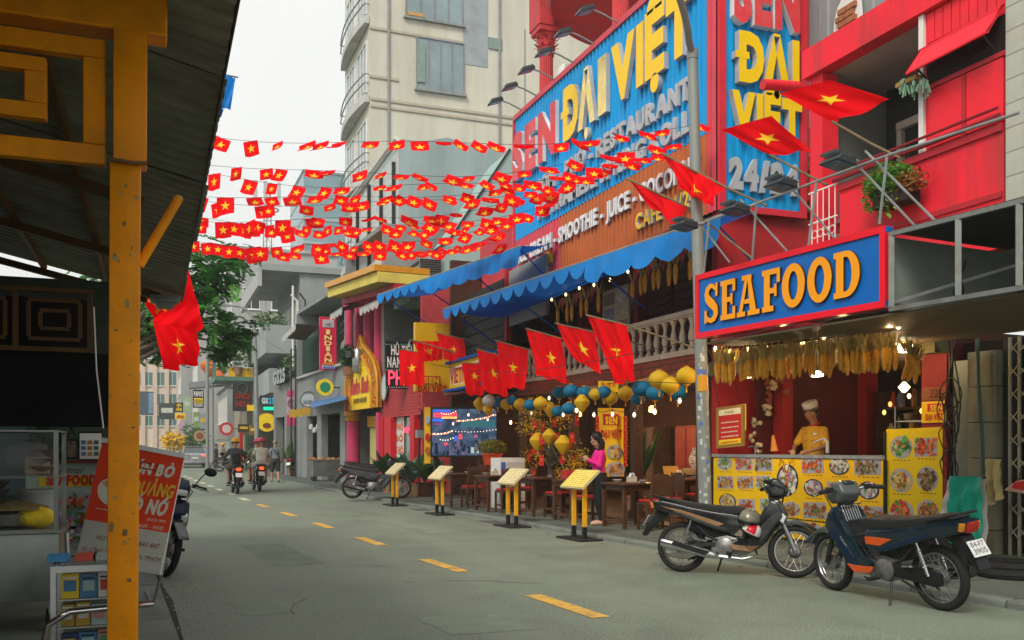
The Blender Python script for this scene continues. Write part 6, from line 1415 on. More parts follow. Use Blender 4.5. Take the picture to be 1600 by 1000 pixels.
CRO = mat('office_cream', (.62,.54,.44),.8,0,.06,.3); a, b = ony(190,700, Yf), ony(281,563, Yf)
fb('wall', MB().bb((a.x - 14, Yf, PZ),(b.x, Yf+14, b.z)), CRO, FB); fb('parapet', MB().bb((a.x - 14, Yf - .3, b.z+.01),(b.x+.3, Yf+14, b.z+1.2)), mat('office_white', (.62,.6,.56),.8), FB)
for r, (v0, v1) in enumerate(((582,602),(616,632),(650,665))):
 for k in range(4): p, q = ony(207+k*18.6, v1, Yf), ony(220+k*18.6, v0, Yf); window(FB, 'y', Yf, p.x, q.x, p.z, q.z, mat('green_glass', (.08,.2,.19),.2,0,.1,1), mat('office_white', (.62,.6,.56)),1)
for u in (205,223.5,242,260.5,279): p = ony(u, 600, Yf); fb('pier', MB().bb((p.x - .25, Yf - .25, PZ),(p.x+.25, Yf - .01, b.z)), mat('office_rose', (.6,.46,.37),.8), FB)
t = block('grey shop house at the far end of the street', ony(283,600,100).x, 9,100,112,12.5, mat('far_grey', (.34,.35,.34),.8,0,.1,.3),[('x', ony(283,600,100).x, 101+2.5*(k % 4),102.4+2.5*(k % 4),4+3*(k // 4),5.7+3*(k // 4)) for k in range(8)])
t = block('tall thin white house among the far roofs', 3.6,10,86,98,14.5, mat('far_white', (.4,.4,.385),.8,0,.1,.3, dirt=.3, streak=True),[('x', 3.6,87+2.6*(k % 4),88.4+2.6*(k % 4),4+3.1*(k // 4),5.8+3.1*(k // 4)) for k in range(12)])
t = block('low grey house with dark shutters before the far white house', 5.2,12,73,85,6, mat('far_grey2', (.24,.25,.24),.8,0,.15,.4),[('x', 5.2,74+2.6*k, 75.6+2.6*k, 3.4,5.2) for k in range(4)])
t = thing('dark_sign_wall', 'dark billboard with pale lettering on the far left corner', 'billboard', ony(225,660,95)); pboard('board', t, 196,240,612,648,95, flat('billboard_slate', (.07,.1,.12)),.4); pboard('print', t, 232,240,614,646,94.9, flat('billboard_blue', (.16,.24,.34), var=.6, scale=6),.1)
def leaf_cloud(name, c, rad, n, ls, m, par, seed=1, flatz=.8):
 rnd=random.Random(seed); mb=MB()
 for k in range(n):
  d=V((rnd.gauss(0,1), rnd.gauss(0,1), rnd.gauss(0,1))); d.normalize(); p=V(c)+V((d.x*rad[0], d.y*rad[1], d.z*rad[2]))*(rnd.random() ** .45)
  a, b=V((rnd.uniform(-1,1), rnd.uniform(-1,1), rnd.uniform(-.5,.5))).normalized()*ls*rnd.uniform(.6,1.2), V((rnd.uniform(-1,1), rnd.uniform(-1,1), rnd.uniform(-1,.4))).normalized()*ls*.55
  mb.add([p-a, p+b*.8, p+a, p-b*.8],[(0,1,2,3)])
 return mb.wb(name, m, par)
LEAF = mat('leaf_green', (.035,.1,.025),.55,0,.4,3, sub=.3); LEAFL = mat('leaf_light', (.08,.17,.04),.55,0,.4,3, sub=.3); LEAFY = mat('blossom_yellow', (.7,.45,.02),.6,0,.3,5, sub=.3)
bu_ = thing('green_bush', 'green bush on the pavement beside the parked car', 'bush', onz(301,715, PZ)); p = onz(302,712, PZ); p = at(302,690,72); leaf_cloud('foliage', p, (1.2,1,1.5),500,.25, LEAFL, bu_, 3); fb('stem', MB().tube([V((p.x, p.y, PZ)), p],.08,5), WOODD, bu_)
bu_ = thing('yellow_blossom_tree', 'yellow blossom tree in a pot at the far kerb', 'tree', at(271,690,70)); p = at(271,690,70); leaf_cloud('blossom', p, (1.0,.8,.8),300,.25, LEAFY, bu_, 5); fb('stem', MB().tube([V((p.x, p.y, PZ)), p],.06,5), WOODD, bu_)
sl2 = thing('street_lamp', 'slim grey street lamp arching over the road beside the tree', 'lamp post', onz(402,741, PZ)); b0 = onz(402,741, PZ); d_ = (b0 - V((0,0, EYE))).dot(V((math.sin(TH), math.cos(TH),0)))
pts = [b0]+[at(u, v, d_) for u, v in ((401,650),(399.5,560),(398.5,520),(395,498),(386,484),(374,478.5),(357,477))]; fb('pole', MB().tube(pts, [.13,.11,.09,.08,.07,.06,.06,.05],8), GREYPAINT, sl2); fb('lamp_head', MB().box(pts[-1] - V((.2,0,.02)),(.6,.2,.1)), GREYPAINT, sl2)
up_ = thing('utility_pole', 'thin grey utility pole beyond the rough wall', 'pole', onz(324,733, PZ)); b0 = onz(324,735, PZ); fb('shaft', MB().tube([b0, b0+VZ*7.5],.1,8), GREYPAINT, up_); fb('crossarm', MB().box(b0+VZ*7,(1.2,.1,.1)), GREYPAINT, up_)
tr = thing('street_tree', 'leafy green tree spreading over the left side of the street', 'tree', (-1.0,26, LZ))
BARK = mat('bark', (.09,.075,.055),.9,0,.3,6, bump=.3, bscale=20)
fb('trunk', MB().tube([(-1.0,26, LZ),(-1.05,26,1.5),(-.95,26.1,3.2),(-.9,26.1,4.3)],[.24,.2,.17,.15],10), BARK, tr)
cl=[(330,412,26,1.0),(305,428,26,.9),(352,405,27,.7),(290,455,25.5,.9),(325,455,26.5,.75),(345,440,26.5,.55),(300,490,25.5,.8),(335,505,26,.75),(362,512,26.5,.6),(380,522,27,.45),(350,535,26,.35),(345,552,26,.25),(262,470,25,.9),(240,500,25,.8),(235,540,25.5,.55),(255,555,26,.4),(275,520,26,.6),(230,450,26,1.1),(200,480,26,1.3),(180,430,27,1.4),(365,400,27.5,.45),(285,410,26,.8)]
for i, (u, v, d, r) in enumerate(cl):
 c=at(u, v, d); st=V((-.92,26.1,4.0)); mid=st.lerp(c, .55)+VZ*.25
 fb('limb', MB().tube([st - VZ*.3*(i % 3), mid, c],[.09,.05,.015],5), BARK, tr)
TL = [mat('tree_leaf_%d' % i, c, .5,0,.3,2, sub=.35) for i, c in enumerate(((.07,.25,.045),(.11,.34,.06),(.05,.19,.04)))]
rnd=random.Random(9)
for i, (u, v, d, r) in enumerate(cl):
 c=at(u, v, d); mb=MB()
 for t_ in range(int(30*r)+8):      # twigs carrying paired leaflets, in drooping sprays
  o=c+V((rnd.gauss(0,.45), rnd.gauss(0,.5), rnd.gauss(0,.3)))*r; dr_=V((rnd.uniform(-1,1), rnd.uniform(-1,1), rnd.uniform(-.55,.25))).normalized(); sd=dr_.cross(VZ).normalized()
  L=rnd.uniform(.35,.7)*(.6+.4*r); n=14
  for q in range(n):
   p=o+dr_*L*q/n-VZ*.25*L*(q/n) ** 2; w=.19*(1-.4*q/n)
   for sg_ in (-1,1): e=sd*sg_*w+dr_*.035+VZ*rnd.uniform(-.05,.03); f=dr_*.075+VZ*rnd.uniform(-.02,.02); mb.add([p, p+e*.5+f*.7, p+e, p+e*.5-f*.7],[(0,1,2,3)])
 fb('crown', mb, TL[i % 3], tr)
vpl = thing('climbing_plant', 'dim leafy climber on the partition behind the food cart', 'plant', (-1.8,10.9,.2))
leaf_cloud('foliage', (-2.0,10.85,1.2),(.5,.12,.8),500,.07, LEAF, vpl, 3); leaf_cloud('foliage', (-1.0,10.85,1.3),(.25,.1,.7),260,.07, LEAF, vpl, 4)
pb2 = thing('blue_tarp', 'blue tarpaulin corner showing past the shed roof edge', 'tarpaulin', at(350,150,9))
for (u0, v0, u1, v1, u2, v2, u3, v3), m in (((341,115,368,121,360,172,335,166), AWL),((333,166,350,170,346,182,330,200), AWN)):
 P = [at(u, v, d) for (u, v), d in zip(((u0, v0),(u1, v1),(u2, v2),(u3, v3)),(15,15.2,15.2,15))]; fb('cloth', MB().grid(lambda a, b: P[0].lerp(P[1], a).lerp(P[3].lerp(P[2], a), b)+V((0,.04*math.sin(a*9+b*4),0)),8,8), m, pb2)
fb('rod', MB().tube([at(326,112,15), at(372,121,15.2)],.015,5), GREYPAINT, pb2)
# ================================================================== motorbikes (x forward from the rear axle, y left, z up)
SEATM = mat('seat_vinyl', (.022,.022,.022),.5,0,.1,20, bump=.1, bscale=90)
ENG = mat('engine_alloy', (.22,.22,.21),.45,.7,.25,12, dirt=.5, dcol=(.05,.045,.04), dscale=8)
RIMM = mat('wheel_rim', (.33,.34,.33),.3,.85,.15,9, dirt=.35, dcol=(.15,.14,.12), dscale=6)
TAILR = mat('tail_lens', (.3,.02,.012),.2,0,.1,9)
TAILON = mat('tail_lens_on', (.6,.03,.01),.3,0,0, emit=1.6, ecol=(1,.06,.02))
AMB = mat('amber_lens', (.5,.2,.02),.2,0,.1,9); LENS = mat('head_lens', (.55,.56,.55),.1,0,.1,6)
PLT = mat('plate_white', (.6,.61,.6),.4,0,.06,8)
def arcp(cx, cz, r, a0, a1, n): return [(cx+r*math.cos(R(a0+(a1-a0)*i/n)), cz+r*math.sin(R(a0+(a1-a0)*i/n))) for i in range(n+1)]
def wheel(par, x, name, MS=None, disc=False, rear=False, spokes=True):
 c=V((x, 0,.285)); T=MS or Matrix()
 def tf(mb): mb.v=[T @ p for p in mb.v]; return mb
 w=tf(MB().torus(c, (0,1,0),.249,.037,40,10, sq=1.05)).build(name, RUBBER, par)
 mb=MB()
 for s in (-1,1): mb.torus(c+V((0, s*.018,0)),(0,1,0),.212,.009,40,6)
 mb.loft([[c+V((.207*math.cos(2*PI*i/40), y, .207*math.sin(2*PI*i/40))) for i in range(40)] for y in (-.018,.018)],0, False)
 tf(mb).build('rim', RIMM, w)
 tf(MB().cyl(c - V((0,.07,0)), c+V((0,.07,0)),.022, n=12).lathe([(.03,-.04),(.075 if rear or not disc else .05,-.035),(.08 if rear or not disc else .05,.0),(.075,.035),(.03,.04)], c, 20, ax=(0,1,0))).build('hub', ENG, w)
 if spokes:
  mb=MB()
  for i in range(36):
   a=2*PI*i/36; b=a+(.5 if i % 2 else -.5); s=1 if i % 4 < 2 else -1
   mb.cyl(c+V((.07*math.cos(b),.03*s, .07*math.sin(b))), c+V((.207*math.cos(a),.004*s, .207*math.sin(a))),.0022, n=4, caps=False)
  tf(mb).build('spokes', RIMM, w, kind='stuff')
 return w
def motorbike(label, rear, front, pal, group=None, lean=6., steer=-12., tail_on=False, mirrors=False, basket=False, plate=None, muffler=True, zb=0., stands=True, brand=None, scale=1.0, mass=None):
 rear, front=V((*rear, zb)), V((*front, zb)); d=front-rear; rz=math.atan2(d.y, d.x)
 c=(rear+front)/2
 M = Matrix.Translation(c) @ Matrix.Rotation(rz, 4, 'Z') @ Matrix.Rotation(R(-lean),4, 'X') @ Matrix.Scale(scale, 4) @ Matrix.Translation((-.62,0,0))
 t = thing('motorbike', label, 'motorbike', M=M, group=group)
 B, AC, GR, CW = pal['body'], pal['accent'], pal['panel'], pal['cowl']
 def b(name, mb, m, par=None): return mb.build(name, m, par or t)
 hd=V((1.0,0,.78)); axs=(V((1.215,0,.285))-hd).normalized()
 S=Matrix.Translation(hd) @ Matrix.Rotation(R(-steer),4, axs) @ Matrix.Translation(-hd)
 def tf(mb): mb.v=[S @ p for p in mb.v]; return mb
 wheel(t, 0, 'rear_wheel', None, False, True); wheel(t, 1.24, 'front_wheel', S, pal.get('disc', False))
 for s in (-1,1):
  f = b('fork_leg', tf(MB().tube([(1.24, s*.07,.285),(1.17, s*.07,.45),(1.07, s*.07,.66)],[.024,.026,.02],10)), pal.get('fork', RIMM))
 prof=[(x, z) for x, z in arcp(1.24,.285,.325,28,150,12)]+[(x, z) for x, z in arcp(1.24,.285,.3,150,28,12)]
 b('front_fender', tf(MB().prism(prof, -.052,.052, bev=.012, seg=2).prism([(1.02,.44),(1.1,.62),(1.26,.63),(1.36,.60),(1.58,.47),(1.6,.44),(1.4,.555),(1.2,.575),(1.05,.5)],-.058,.058, bev=.015, seg=2)), pal['fender'])
 b('headstock', tf(MB().prism([(1.0,.62),(1.1,.62),(1.06,.9),(.95,.9)],-.06,.06, bev=.02)), BLACKP)
 for s in (-1,1):
  y0, y1=(.1,.165) if s > 0 else (-.165,-.1)
  b('leg_shield', MB().prism([(1.08,.80),(1.13,.66),(1.03,.52),(.93,.38),(.80,.27),(.66,.27),(.60,.36),(.72,.42),(.83,.56),(.93,.74),(1.0,.83)], y0, y1, bev=.018), B)
  b('leg_shield_panel', MB().prism([(1.03,.68),(1.07,.62),(.98,.48),(.86,.34),(.74,.31),(.8,.42),(.93,.58)], s*.166 - .004, s*.166+.006, bev=.003, seg=1), GR)
  b('leg_shield_stripe', MB().prism([(.88,.335),(.80,.265),(.60,.28),(.56,.34),(.68,.33),(.78,.33)], s*.168 - .004, s*.168+.008, bev=.003, seg=1), AC)
 b('front_shield', MB().prism([(1.08,.84),(1.17,.70),(1.13,.60),(1.05,.56),(.98,.70),(1.0,.84)],-.13,.13, bev=.03), B)
 for s in (-1,1): b('indicator', MB().prism([(1.12,.70),(1.165,.66),(1.13,.58),(1.09,.62)], s*.115 - .035, s*.115+.035, bev=.012), pal.get('ind', LENS))
 b('inner_panel', MB().prism([(.95,.80),(.99,.80),(.86,.45),(.72,.33),(.66,.34),(.78,.44)],-.11,.11, bev=.015), BLACKP)
 cwl = b('handlebar_cowl', tf(MB().prism([(.90,.97),(.96,1.07),(1.05,1.075),(1.15,.99),(1.17,.92),(1.1,.86),(.97,.87)],-.11,.11, bev=.04, seg=3)), CW)
 b('headlight', tf(MB().prism([(1.12,.99),(1.175,.94),(1.165,.88),(1.1,.90)],-.085,.085, bev=.025)), LENS, cwl)
 b('dial', tf(MB().prism([(.93,1.055),(.97,1.08),(1.03,1.08),(1.0,1.05)],-.06,.06, bev=.01)), GLASSD, cwl)
 for s in (-1,1):
  g = b('handlebar', tf(MB().tube([(1.0, s*.08,.99),(.97, s*.2,1.01),(.9, s*.34,1.0)],.013,8)), CHROME)
  b('grip', tf(MB().tube([(.945, s*.24,1.008),(.892, s*.36,.998)],.021,10)), RUBBER, g)
  b('lever', tf(MB().tube([(1.0, s*.2,1.0),(1.0, s*.27,.995),(.975, s*.37,.985)],[.009,.008,.006],6)), RIMM, g)
  b('switch_box', tf(MB().box((.965, s*.205,1.012),(.05,.06,.045))), BLACKP, g)
  if mirrors: m_ = b('mirror', tf(MB().tube([(.97, s*.2,1.02),(1.0, s*.24,1.12),(.99, s*.29,1.18)],.007,6).ball((.985, s*.34,1.2),(.02,.075,.05),14,8)), BLACKP)
 b('seat', MB().prism([(-.24,.80),(-.27,.825),(-.1,.835),(.12,.80),(.34,.775),(.56,.765),(.66,.77),(.715,.74),(.70,.69),(.6,.66),(.3,.695),(0,.74)],-.125,.125, bev=.035, seg=3), SEATM)
 for s in (-1,1):
  y0, y1=(.095,.135) if s > 0 else (-.135,-.095)
  b('side_cover', MB().prism([(-.33,.80),(-.30,.70),(-.05,.645),(.2,.56),(.42,.485),(.6,.45),(.68,.53),(.66,.66),(.4,.685),(.1,.735),(-.2,.80)], y0, y1, bev=.016), B)
  b('side_stripe', MB().prism(pal.get('sprof') or [(-.24,.745),(-.05,.685),(.2,.6),(.42,.53),(.5,.56),(.3,.62),(.0,.705)], s*.137 - .004, s*.137+.004, bev=.002, seg=1), AC if not pal.get('stripe') else pal['stripe'])
  b('side_inset', MB().prism([(-.1,.685),(.1,.61),(.3,.54),(.5,.485),(.56,.51),(.4,.545),(.2,.615),(.0,.68)], s*.137 - .004, s*.137+.004, bev=.002, seg=1), GR)
 b('tail', MB().prism([(-.37,.80),(-.34,.70),(-.12,.64),(.05,.66),(-.05,.78),(-.25,.81)],-.08,.08, bev=.025), B)
 b('tail_light', MB().prism([(-.385,.79),(-.365,.70),(-.29,.70),(-.3,.79)],-.062,.062, bev=.015), TAILON if tail_on else TAILR)
 for s in (-1,1): b('indicator', MB().prism([(-.36,.785),(-.34,.715),(-.25,.72),(-.27,.785)], s*.085 - .022, s*.085+.022, bev=.01), AMB)
 b('grab_rail', MB().tube([(-.02,.13,.79),(-.2,.14,.83),(-.31,.12,.86),(-.34,0,.87),(-.31,-.12,.86),(-.2,-.14,.83),(-.02,-.13,.79)],.011,8), pal.get('rail', BLACKP))
 b('rear_fender', MB().prism([(-.06,.70),(-.3,.68),(-.42,.49),(-.46,.41),(-.43,.39),(-.34,.5),(-.2,.61)],-.07,.07, bev=.015), BLACKP)
 pn=V((-.86,0,.5)).normalized(); po=V((-.405,0,.58)); pu=V((0,-1,0)); pv_=pn.cross(pu)
 p_ = b('number_plate', MB().slab([po - pu*.095 - pv_*.07, po+pu*.095 - pv_*.07, po+pu*.095+pv_*.07, po - pu*.095+pv_*.07], pn, .004), PLT)
 for k, tx in enumerate(plate or ()):
  mb = MB(); Mp = frame(po+pn*.002+pv_*(.012 - .06*k), pu, pv_); text_into(mb, tx, Mp, .15,.045,.0); b('lettering', mb, BLACKPR, p_)
 b('inner_box', MB().prism([(.05,.50),(.1,.66),(.6,.62),(.62,.42),(.3,.40)],-.07,.07, bev=.02), BLACKP)
 for s in (-1,1): b('frame_tube', MB().tube([(.92, s*.05,.62),(.7, s*.07,.40),(.45, s*.08,.36),(.3, s*.085,.42),(.1, s*.085,.62)],.015,6), DARKMETAL)
 b('carburettor', MB().box((.62,.02,.47),(.1,.1,.09)).cyl((.62,0,.5),(.62,0,.56),.03, n=10), ENG)
 b('plug_lead', MB().tube([(.84,.05,.38),(.88,.08,.44),(.78,.09,.5),(.6,.08,.52)],.006,5), WIRE)
 b('brake_rod', MB().tube([(.5,-.12,.22),(.2,-.1,.24),(.0,-.09,.22)],.005,5), CHROME)
 for s in (-1,1): b('mud_flap_stay', MB().tube([(-.1, s*.06,.7),(-.28, s*.06,.62),(-.42, s*.05,.52)],.008,5), DARKMETAL)
 e = b('engine', MB().prism([(.34,.24),(.36,.40),(.52,.44),(.66,.40),(.78,.36),(.80,.27),(.70,.22),(.5,.19)],-.085,.085, bev=.025).cyl((.6,0,.33),(.86,0,.37),.07, n=14), ENG)
 for k in range(6): b('cooling_fin', MB().cyl((.7+.025*k, 0,.346+.004*k),(.707+.025*k, 0,.347+.004*k),.085, n=16), ENG, e)
 for s in (-1,1): b('engine_cover', MB().lathe([(.105, s*.085),(.1, s*.115),(.07, s*.13),(.05, s*.132),(.03, s*.14),(.005, s*.14)],(.5,0,.31),22, ax=(0,1,0)), ENG, e)
 if muffler:
  mfm = pal.get('muffler', CHROME)
  mf = b('exhaust', MB().tube([(.82,-.06,.32),(.86,-.10,.22),(.7,-.13,.18),(.45,-.14,.2)],.018,8).lathe([(.02,0),(.042,.03),(.05,.12),(.055,.6),(.045,.64),(.02,.645)],(.42,-.145,.205),18, ax=(-.96,0,.2)), mfm)
  b('heat_shield', MB().prism([(.36,.25),(-.05,.35),(-.09,.31),(.3,.205)],-.207,-.197, bev=.004, seg=1), BLACKP if mfm is CHROME else CHROME, mf)
 for s in (-1,1):
  b('swing_arm', MB().prism([(-.06,.26),(-.06,.31),(.42,.36),(.42,.31)], s*.085 - .014, s*.085+.014, bev=.006, seg=1), DARKMETAL)
  sh_ = b('shock_absorber', MB().tube([(.02, s*.115,.31),(.13, s*.115,.62)],.014,8), CHROME)
  b('spring', MB().tube([(.045+.055*q / 24+.022*math.cos(q*1.57), s*.115+.022*math.sin(q*1.57),.38+.155*q / 24) for q in range(25)],.005,5), RIMM, sh_)
 b('chain_case', MB().prism([(-.1,.24),(-.1,.34),(.05,.37),(.45,.38),(.5,.33),(.45,.26),(.0,.22)],.072,.1, bev=.012), BLACKP)
 b('foot_bar', MB().tube([(.56,-.24,.24),(.56,0,.22),(.56,.24,.24)],.012,6).cyl((.56,.16,.238),(.56,.26,.245),.019, n=8).cyl((.56,-.26,.245),(.56,-.16,.238),.019, n=8), RUBBER)
 for s in (-1,1): b('pillion_peg', MB().tube([(.3, s*.1,.36),(.16, s*.13,.38),(.12, s*.2,.4)],.012,6), ENG)
 b('gear_pedal', MB().tube([(.5,.13,.24),(.62,.15,.2),(.7,.15,.23)],.008,6), CHROME)
 if stands:
  la=math.tan(R(lean))
  b('side_stand', MB().tube([(.45,.08,.22),(.4,.16,.1),(.36,.235,.012 - .235*la*.0)],.011,6).ball((.35,.245,.008),(.03,.018,.008),8,4), DARKMETAL)
  b('centre_stand', MB().tube([(.32,.1,.24),(.12,.1,.16),(.1,.1,.14)],.012,6).tube([(.32,-.1,.24),(.12,-.1,.16),(.1,-.1,.14)],.012,6), DARKMETAL)
 b('cable', tf(MB().tube([(.99,-.12,1.0),(1.12,-.15,.96),(1.1,-.08,.8)],.006,5).tube([(.99,.12,1.0),(1.13,.14,.95),(1.1,.08,.8)],.006,5)), WIRE)
 if basket:
  mb=MB()
  for k in range(7): y=-.09+.03*k; mb.tube([(.97, y, .86),(.86, y, .58),(.74, y, .44)],.004,4)
  for (x, z) in ((.96,.84),(.91,.71),(.86,.58),(.80,.5)): mb.tube([(x, -.1, z),(x-.05,-.1, z+.02),(x-.05,.1, z+.02),(x, .1, z)],.005,4)
  b('wire_basket', mb, CHROME)
 if brand:
  mb = MB(); dirv = V((-.15,0,.19)).normalized(); Mb = frame(V((.905,.176,.535)), V((-.62,0,-.78)), V((-.78,0,.62)).normalized()); text_into(mb, brand, Mb, .11,.022,.0); b('lettering', mb, flat('bike_letter', (.35,.37,.38)))
 return t
def pal(body, accent, panel, cowl, fender, **k): return dict(body=body, accent=accent, panel=panel, cowl=cowl, fender=fender, **k)
GLB = mat('gloss_black', (.012,.013,.014),.16,0,.1,5, spec=.6, dirt=.25, dcol=(.06,.055,.05), dscale=3)
GUN = mat('gunmetal', (.075,.08,.082),.32,.5,.1,5)
NAVY = mat('deep_blue_gloss', (.003,.014,.024),.2,0,.1,5, spec=.6, dirt=.25, dcol=(.05,.05,.05), dscale=3)
BORG = mat('bike_orange', (.55,.085,.015),.35,0,.1,6)
GRYC = mat('grey_cowl', (.09,.1,.1),.38,.2,.1,6)
P1 = pal(GLB, mat('bike_bronze', (.3,.18,.09),.35,.3,.1,6), GUN, GLB, GLB, fork=RIMM, disc=True)
P2 = pal(NAVY, BORG, mat('blue_panel_paint', (.006,.02,.05),.3,0,.1,6), GRYC, GRYC, fork=DARKMETAL, muffler=DARKMETAL, ind=mat('smoke_lens', (.16,.15,.13),.2), sprof=[(.36,.6),(.5,.53),(.66,.535),(.67,.6),(.52,.605)])
b1r, b1f=(5.53,9.06),(6.42,8.19)
bk1 = motorbike('black and grey motorbike with a chrome exhaust and two helmets, before the yellow counter', b1r, b1f, P1, None, lean=5, steer=12, scale=.985)
b2r, b2f=(6.32,6.1),(6.24,7.35)
bk2 = motorbike('dark blue and orange motorbike with number plate 84 F7 3905, parked nearest the camera', b2r, b2f, P2, None, lean=7, steer=-8, basket=True, plate=('84-F7', '3905'), brand='SUZUKI', scale=1.01)
def helmet(par_M, c, r, name, label, m, m2=None, rot=None):
 t = thing('helmet', label, 'helmet', c); Mr = rot or Matrix(); mb = MB(); rings = []
 for j in range(8):
  a=PI/2*(1-j/7)-.12; rings.append([V(c)+Mr @ V((1.12*r*math.cos(a)*math.cos(2*PI*i/20),.92*r*math.cos(a)*math.sin(2*PI*i/20), r*math.sin(a))) for i in range(20)])
 mb.loft(rings, 0, True); mb.wb('shell', m, t)
 MB().tube([V(c)+Mr @ V((1.13*r*math.cos(2*PI*i / 20),.93*r*math.sin(2*PI*i / 20),-.12*r)) for i in range(20)],.1*r, 6, closed=True).wb('rim', BLACKP, t)
 if m2: mb = MB(); rr = [[V(c)+Mr @ V((1.135*r*math.cos(a)*math.cos(w),.935*r*math.cos(a)*math.sin(w),1.015*r*math.sin(a))) for w in (-.5+.25*q for q in range(5))] for a in (.05+.2*j for j in range(6))]; mb.loft(rr, 0, False, True, False); mb.wb('stripe', m2, t)
 MB().tube([V(c)+Mr @ V((.1,.8*r, -.1)), V(c)+Mr @ V((0,0,-1.25*r)), V(c)+Mr @ V((.1,-.8*r, -.1))],.008,4).wb('strap', BLACKP, t)
 return t
BW=WM[bk1.name]
h1=BW @ V((.78,-.2,.615)); h2=BW @ V((.80,-.2,.48))
helmet(None, h1,.125, 'helmet', 'dull olive gold helmet hanging on the black motorbike', mat('helmet_olive', (.2,.19,.14),.25,.3,.1,5), GUN, Matrix.Rotation(.7,4, 'Z') @ Matrix.Rotation(.2,4, 'X'))
helmet(None, h2,.115, 'helmet', 'white and red helmet hanging below the olive helmet on the black motorbike', mat('helmet_white', (.62,.6,.57),.25), mat('helmet_red', (.5,.01,.02),.25), Matrix.Rotation(-2.3,4, 'Z') @ Matrix.Rotation(-.5,4, 'X'))
bp_ = thing('small_backpack', 'small floral bag standing on the step of the black motorbike', 'bag', BW @ V((.62,-.06,.42)))
MB().prism([(.55,.44),(.7,.42),(.72,.6),(.56,.62)],-.11,.04, bev=.03, fr=lambda p: BW @ p).wb('bag_body', mat('floral_cloth', (.35,.3,.22),.7,0,.8,22), bp_)
PD = pal(GLB, GUN, GUN, GLB, GLB, fork=RIMM, muffler=DARKMETAL); PR = pal(mat('bike_red', (.4,.012,.02),.25), GLB, GLB, GLB, mat('bike_red', (.4,.012,.02)), fork=RIMM, muffler=DARKMETAL)
PSV = pal(mat('bike_silver', (.25,.26,.27),.3,.4,.1,5), GLB, GLB, mat('bike_silver', (.25,.26,.27)), GLB, fork=RIMM); PNV = pal(mat('bike_navy', (.012,.018,.04),.2), GLB, GLB, mat('bike_navy', (.012,.018,.04)), GLB, fork=RIMM)
def gp(u, v, z=0.): p=onz(u, v, z); return (p.x, p.y)
motorbike('navy scooter with a mirror parked behind the leaning red banner', (-.02,11.95),(.12,10.75), PNV, lean=8, steer=10, mirrors=True)
g1 = onz(552,779, PZ); motorbike('dark motorbike nearest of those parked before the pink column shop', (g1.x, g1.y),(g1.x+1.15, g1.y - .35), PD, 'motorbikes parked by the noodle shop', lean=6, steer=15, zb=PZ)
g1 = onz(553,768, PZ); motorbike('black motorbike behind the nearest one by the noodle shop, with a tan seat stripe', (g1.x+.25, g1.y+.9),(g1.x+1.35, g1.y+.6), pal(GLB, mat('tan_stripe', (.35,.25,.15)), GUN, PSV['body'], GLB, fork=RIMM), 'motorbikes parked by the noodle shop', lean=6, steer=-10, zb=PZ)
g1 = onz(562,764, PZ); motorbike('motorbike furthest back by the noodle shop, silver at the tail', (g1.x+.3, g1.y+1.7),(g1.x+1.4, g1.y+1.55), PSV, 'motorbikes parked by the noodle shop', lean=6, steer=10, zb=PZ)
g1 = onz(459,744, PZ); motorbike('red and black motorbike parked on the pavement beside the steel food cart', (g1.x - .05, g1.y),(g1.x+.6, g1.y+1.1), PR, lean=5, zb=PZ)
g1 = onz(341,737,0); motorbike('dark motorbike parked side-on at the far kerb behind the riders', (g1.x+.1, g1.y),(g1.x+1.3, g1.y - .1), PD, 'motorbikes parked at the far kerb', lean=5)
motorbike('silver motorbike parked just behind the dark one at the far kerb', (g1.x+1.9, g1.y - 2.0),(g1.x+3.0, g1.y - 1.6), PSV, 'motorbikes parked at the far kerb', lean=5)
ra = onz(371,772,0); RIDE1 = motorbike('black motorbike ridden down the street by the rider in a yellow helmet', (ra.x, ra.y),(ra.x - .04, ra.y+1.24), PD, lean=0, steer=0, tail_on=True, stands=False, mirrors=True)
rb_ = onz(405,768,0); RIDE2 = motorbike('dark scooter carrying two people in pink helmets down the street', (rb_.x, rb_.y),(rb_.x - .05, rb_.y+1.24), PD, lean=-2, steer=0, tail_on=True, stands=False, mirrors=True)
# ------------------------------------------------------------------ the car
cp_ = onz(305,731,0); car = thing('car', 'silver grey saloon car driving away at the far end of the street', 'car', (cp_.x, cp_.y, 0),.035)
CARM = mat('car_silver', (.36,.38,.4),.28,.5,.05,3); CGL = mat('car_glass', (.05,.065,.07),.06,0,.1,3, spec=.7)
def carsec(y, w, z0, z1, t=.0): return [V((-w, y, z0+.1)), V((-w*.96, y, z0)), V((w*.96, y, z0)), V((w, y, z0+.1)), V((w*1.0, y, z0+.35)), V((w*(.96-t), y, z1)), V((-w*(.96-t), y, z1)), V((-w, y, z0+.35))]
MB().loft([carsec(0,.8,.3,.86), carsec(.12,.88,.22,1.0), carsec(.7,.9,.2,1.02), carsec(3.3,.9,.2,.98), carsec(4.2,.87,.22,.82), carsec(4.45,.75,.3,.66)],0).build('body', CARM, car)
MB().loft([[V((-.78,.45,1.01)), V((.78,.45,1.01)), V((.78,3.5,.97)), V((-.78,3.5,.97))],[V((-.62,1.1,1.42)), V((.62,1.1,1.42)), V((.62,2.5,1.44)), V((-.62,2.5,1.44))]],0, True, False).build('cabin_glass', CGL, car)
MB().prism([(-.63,1.43),(.63,1.43),(.58,1.47),(-.58,1.47)],1.05,2.6, bev=.02).build('roof', CARM, car)
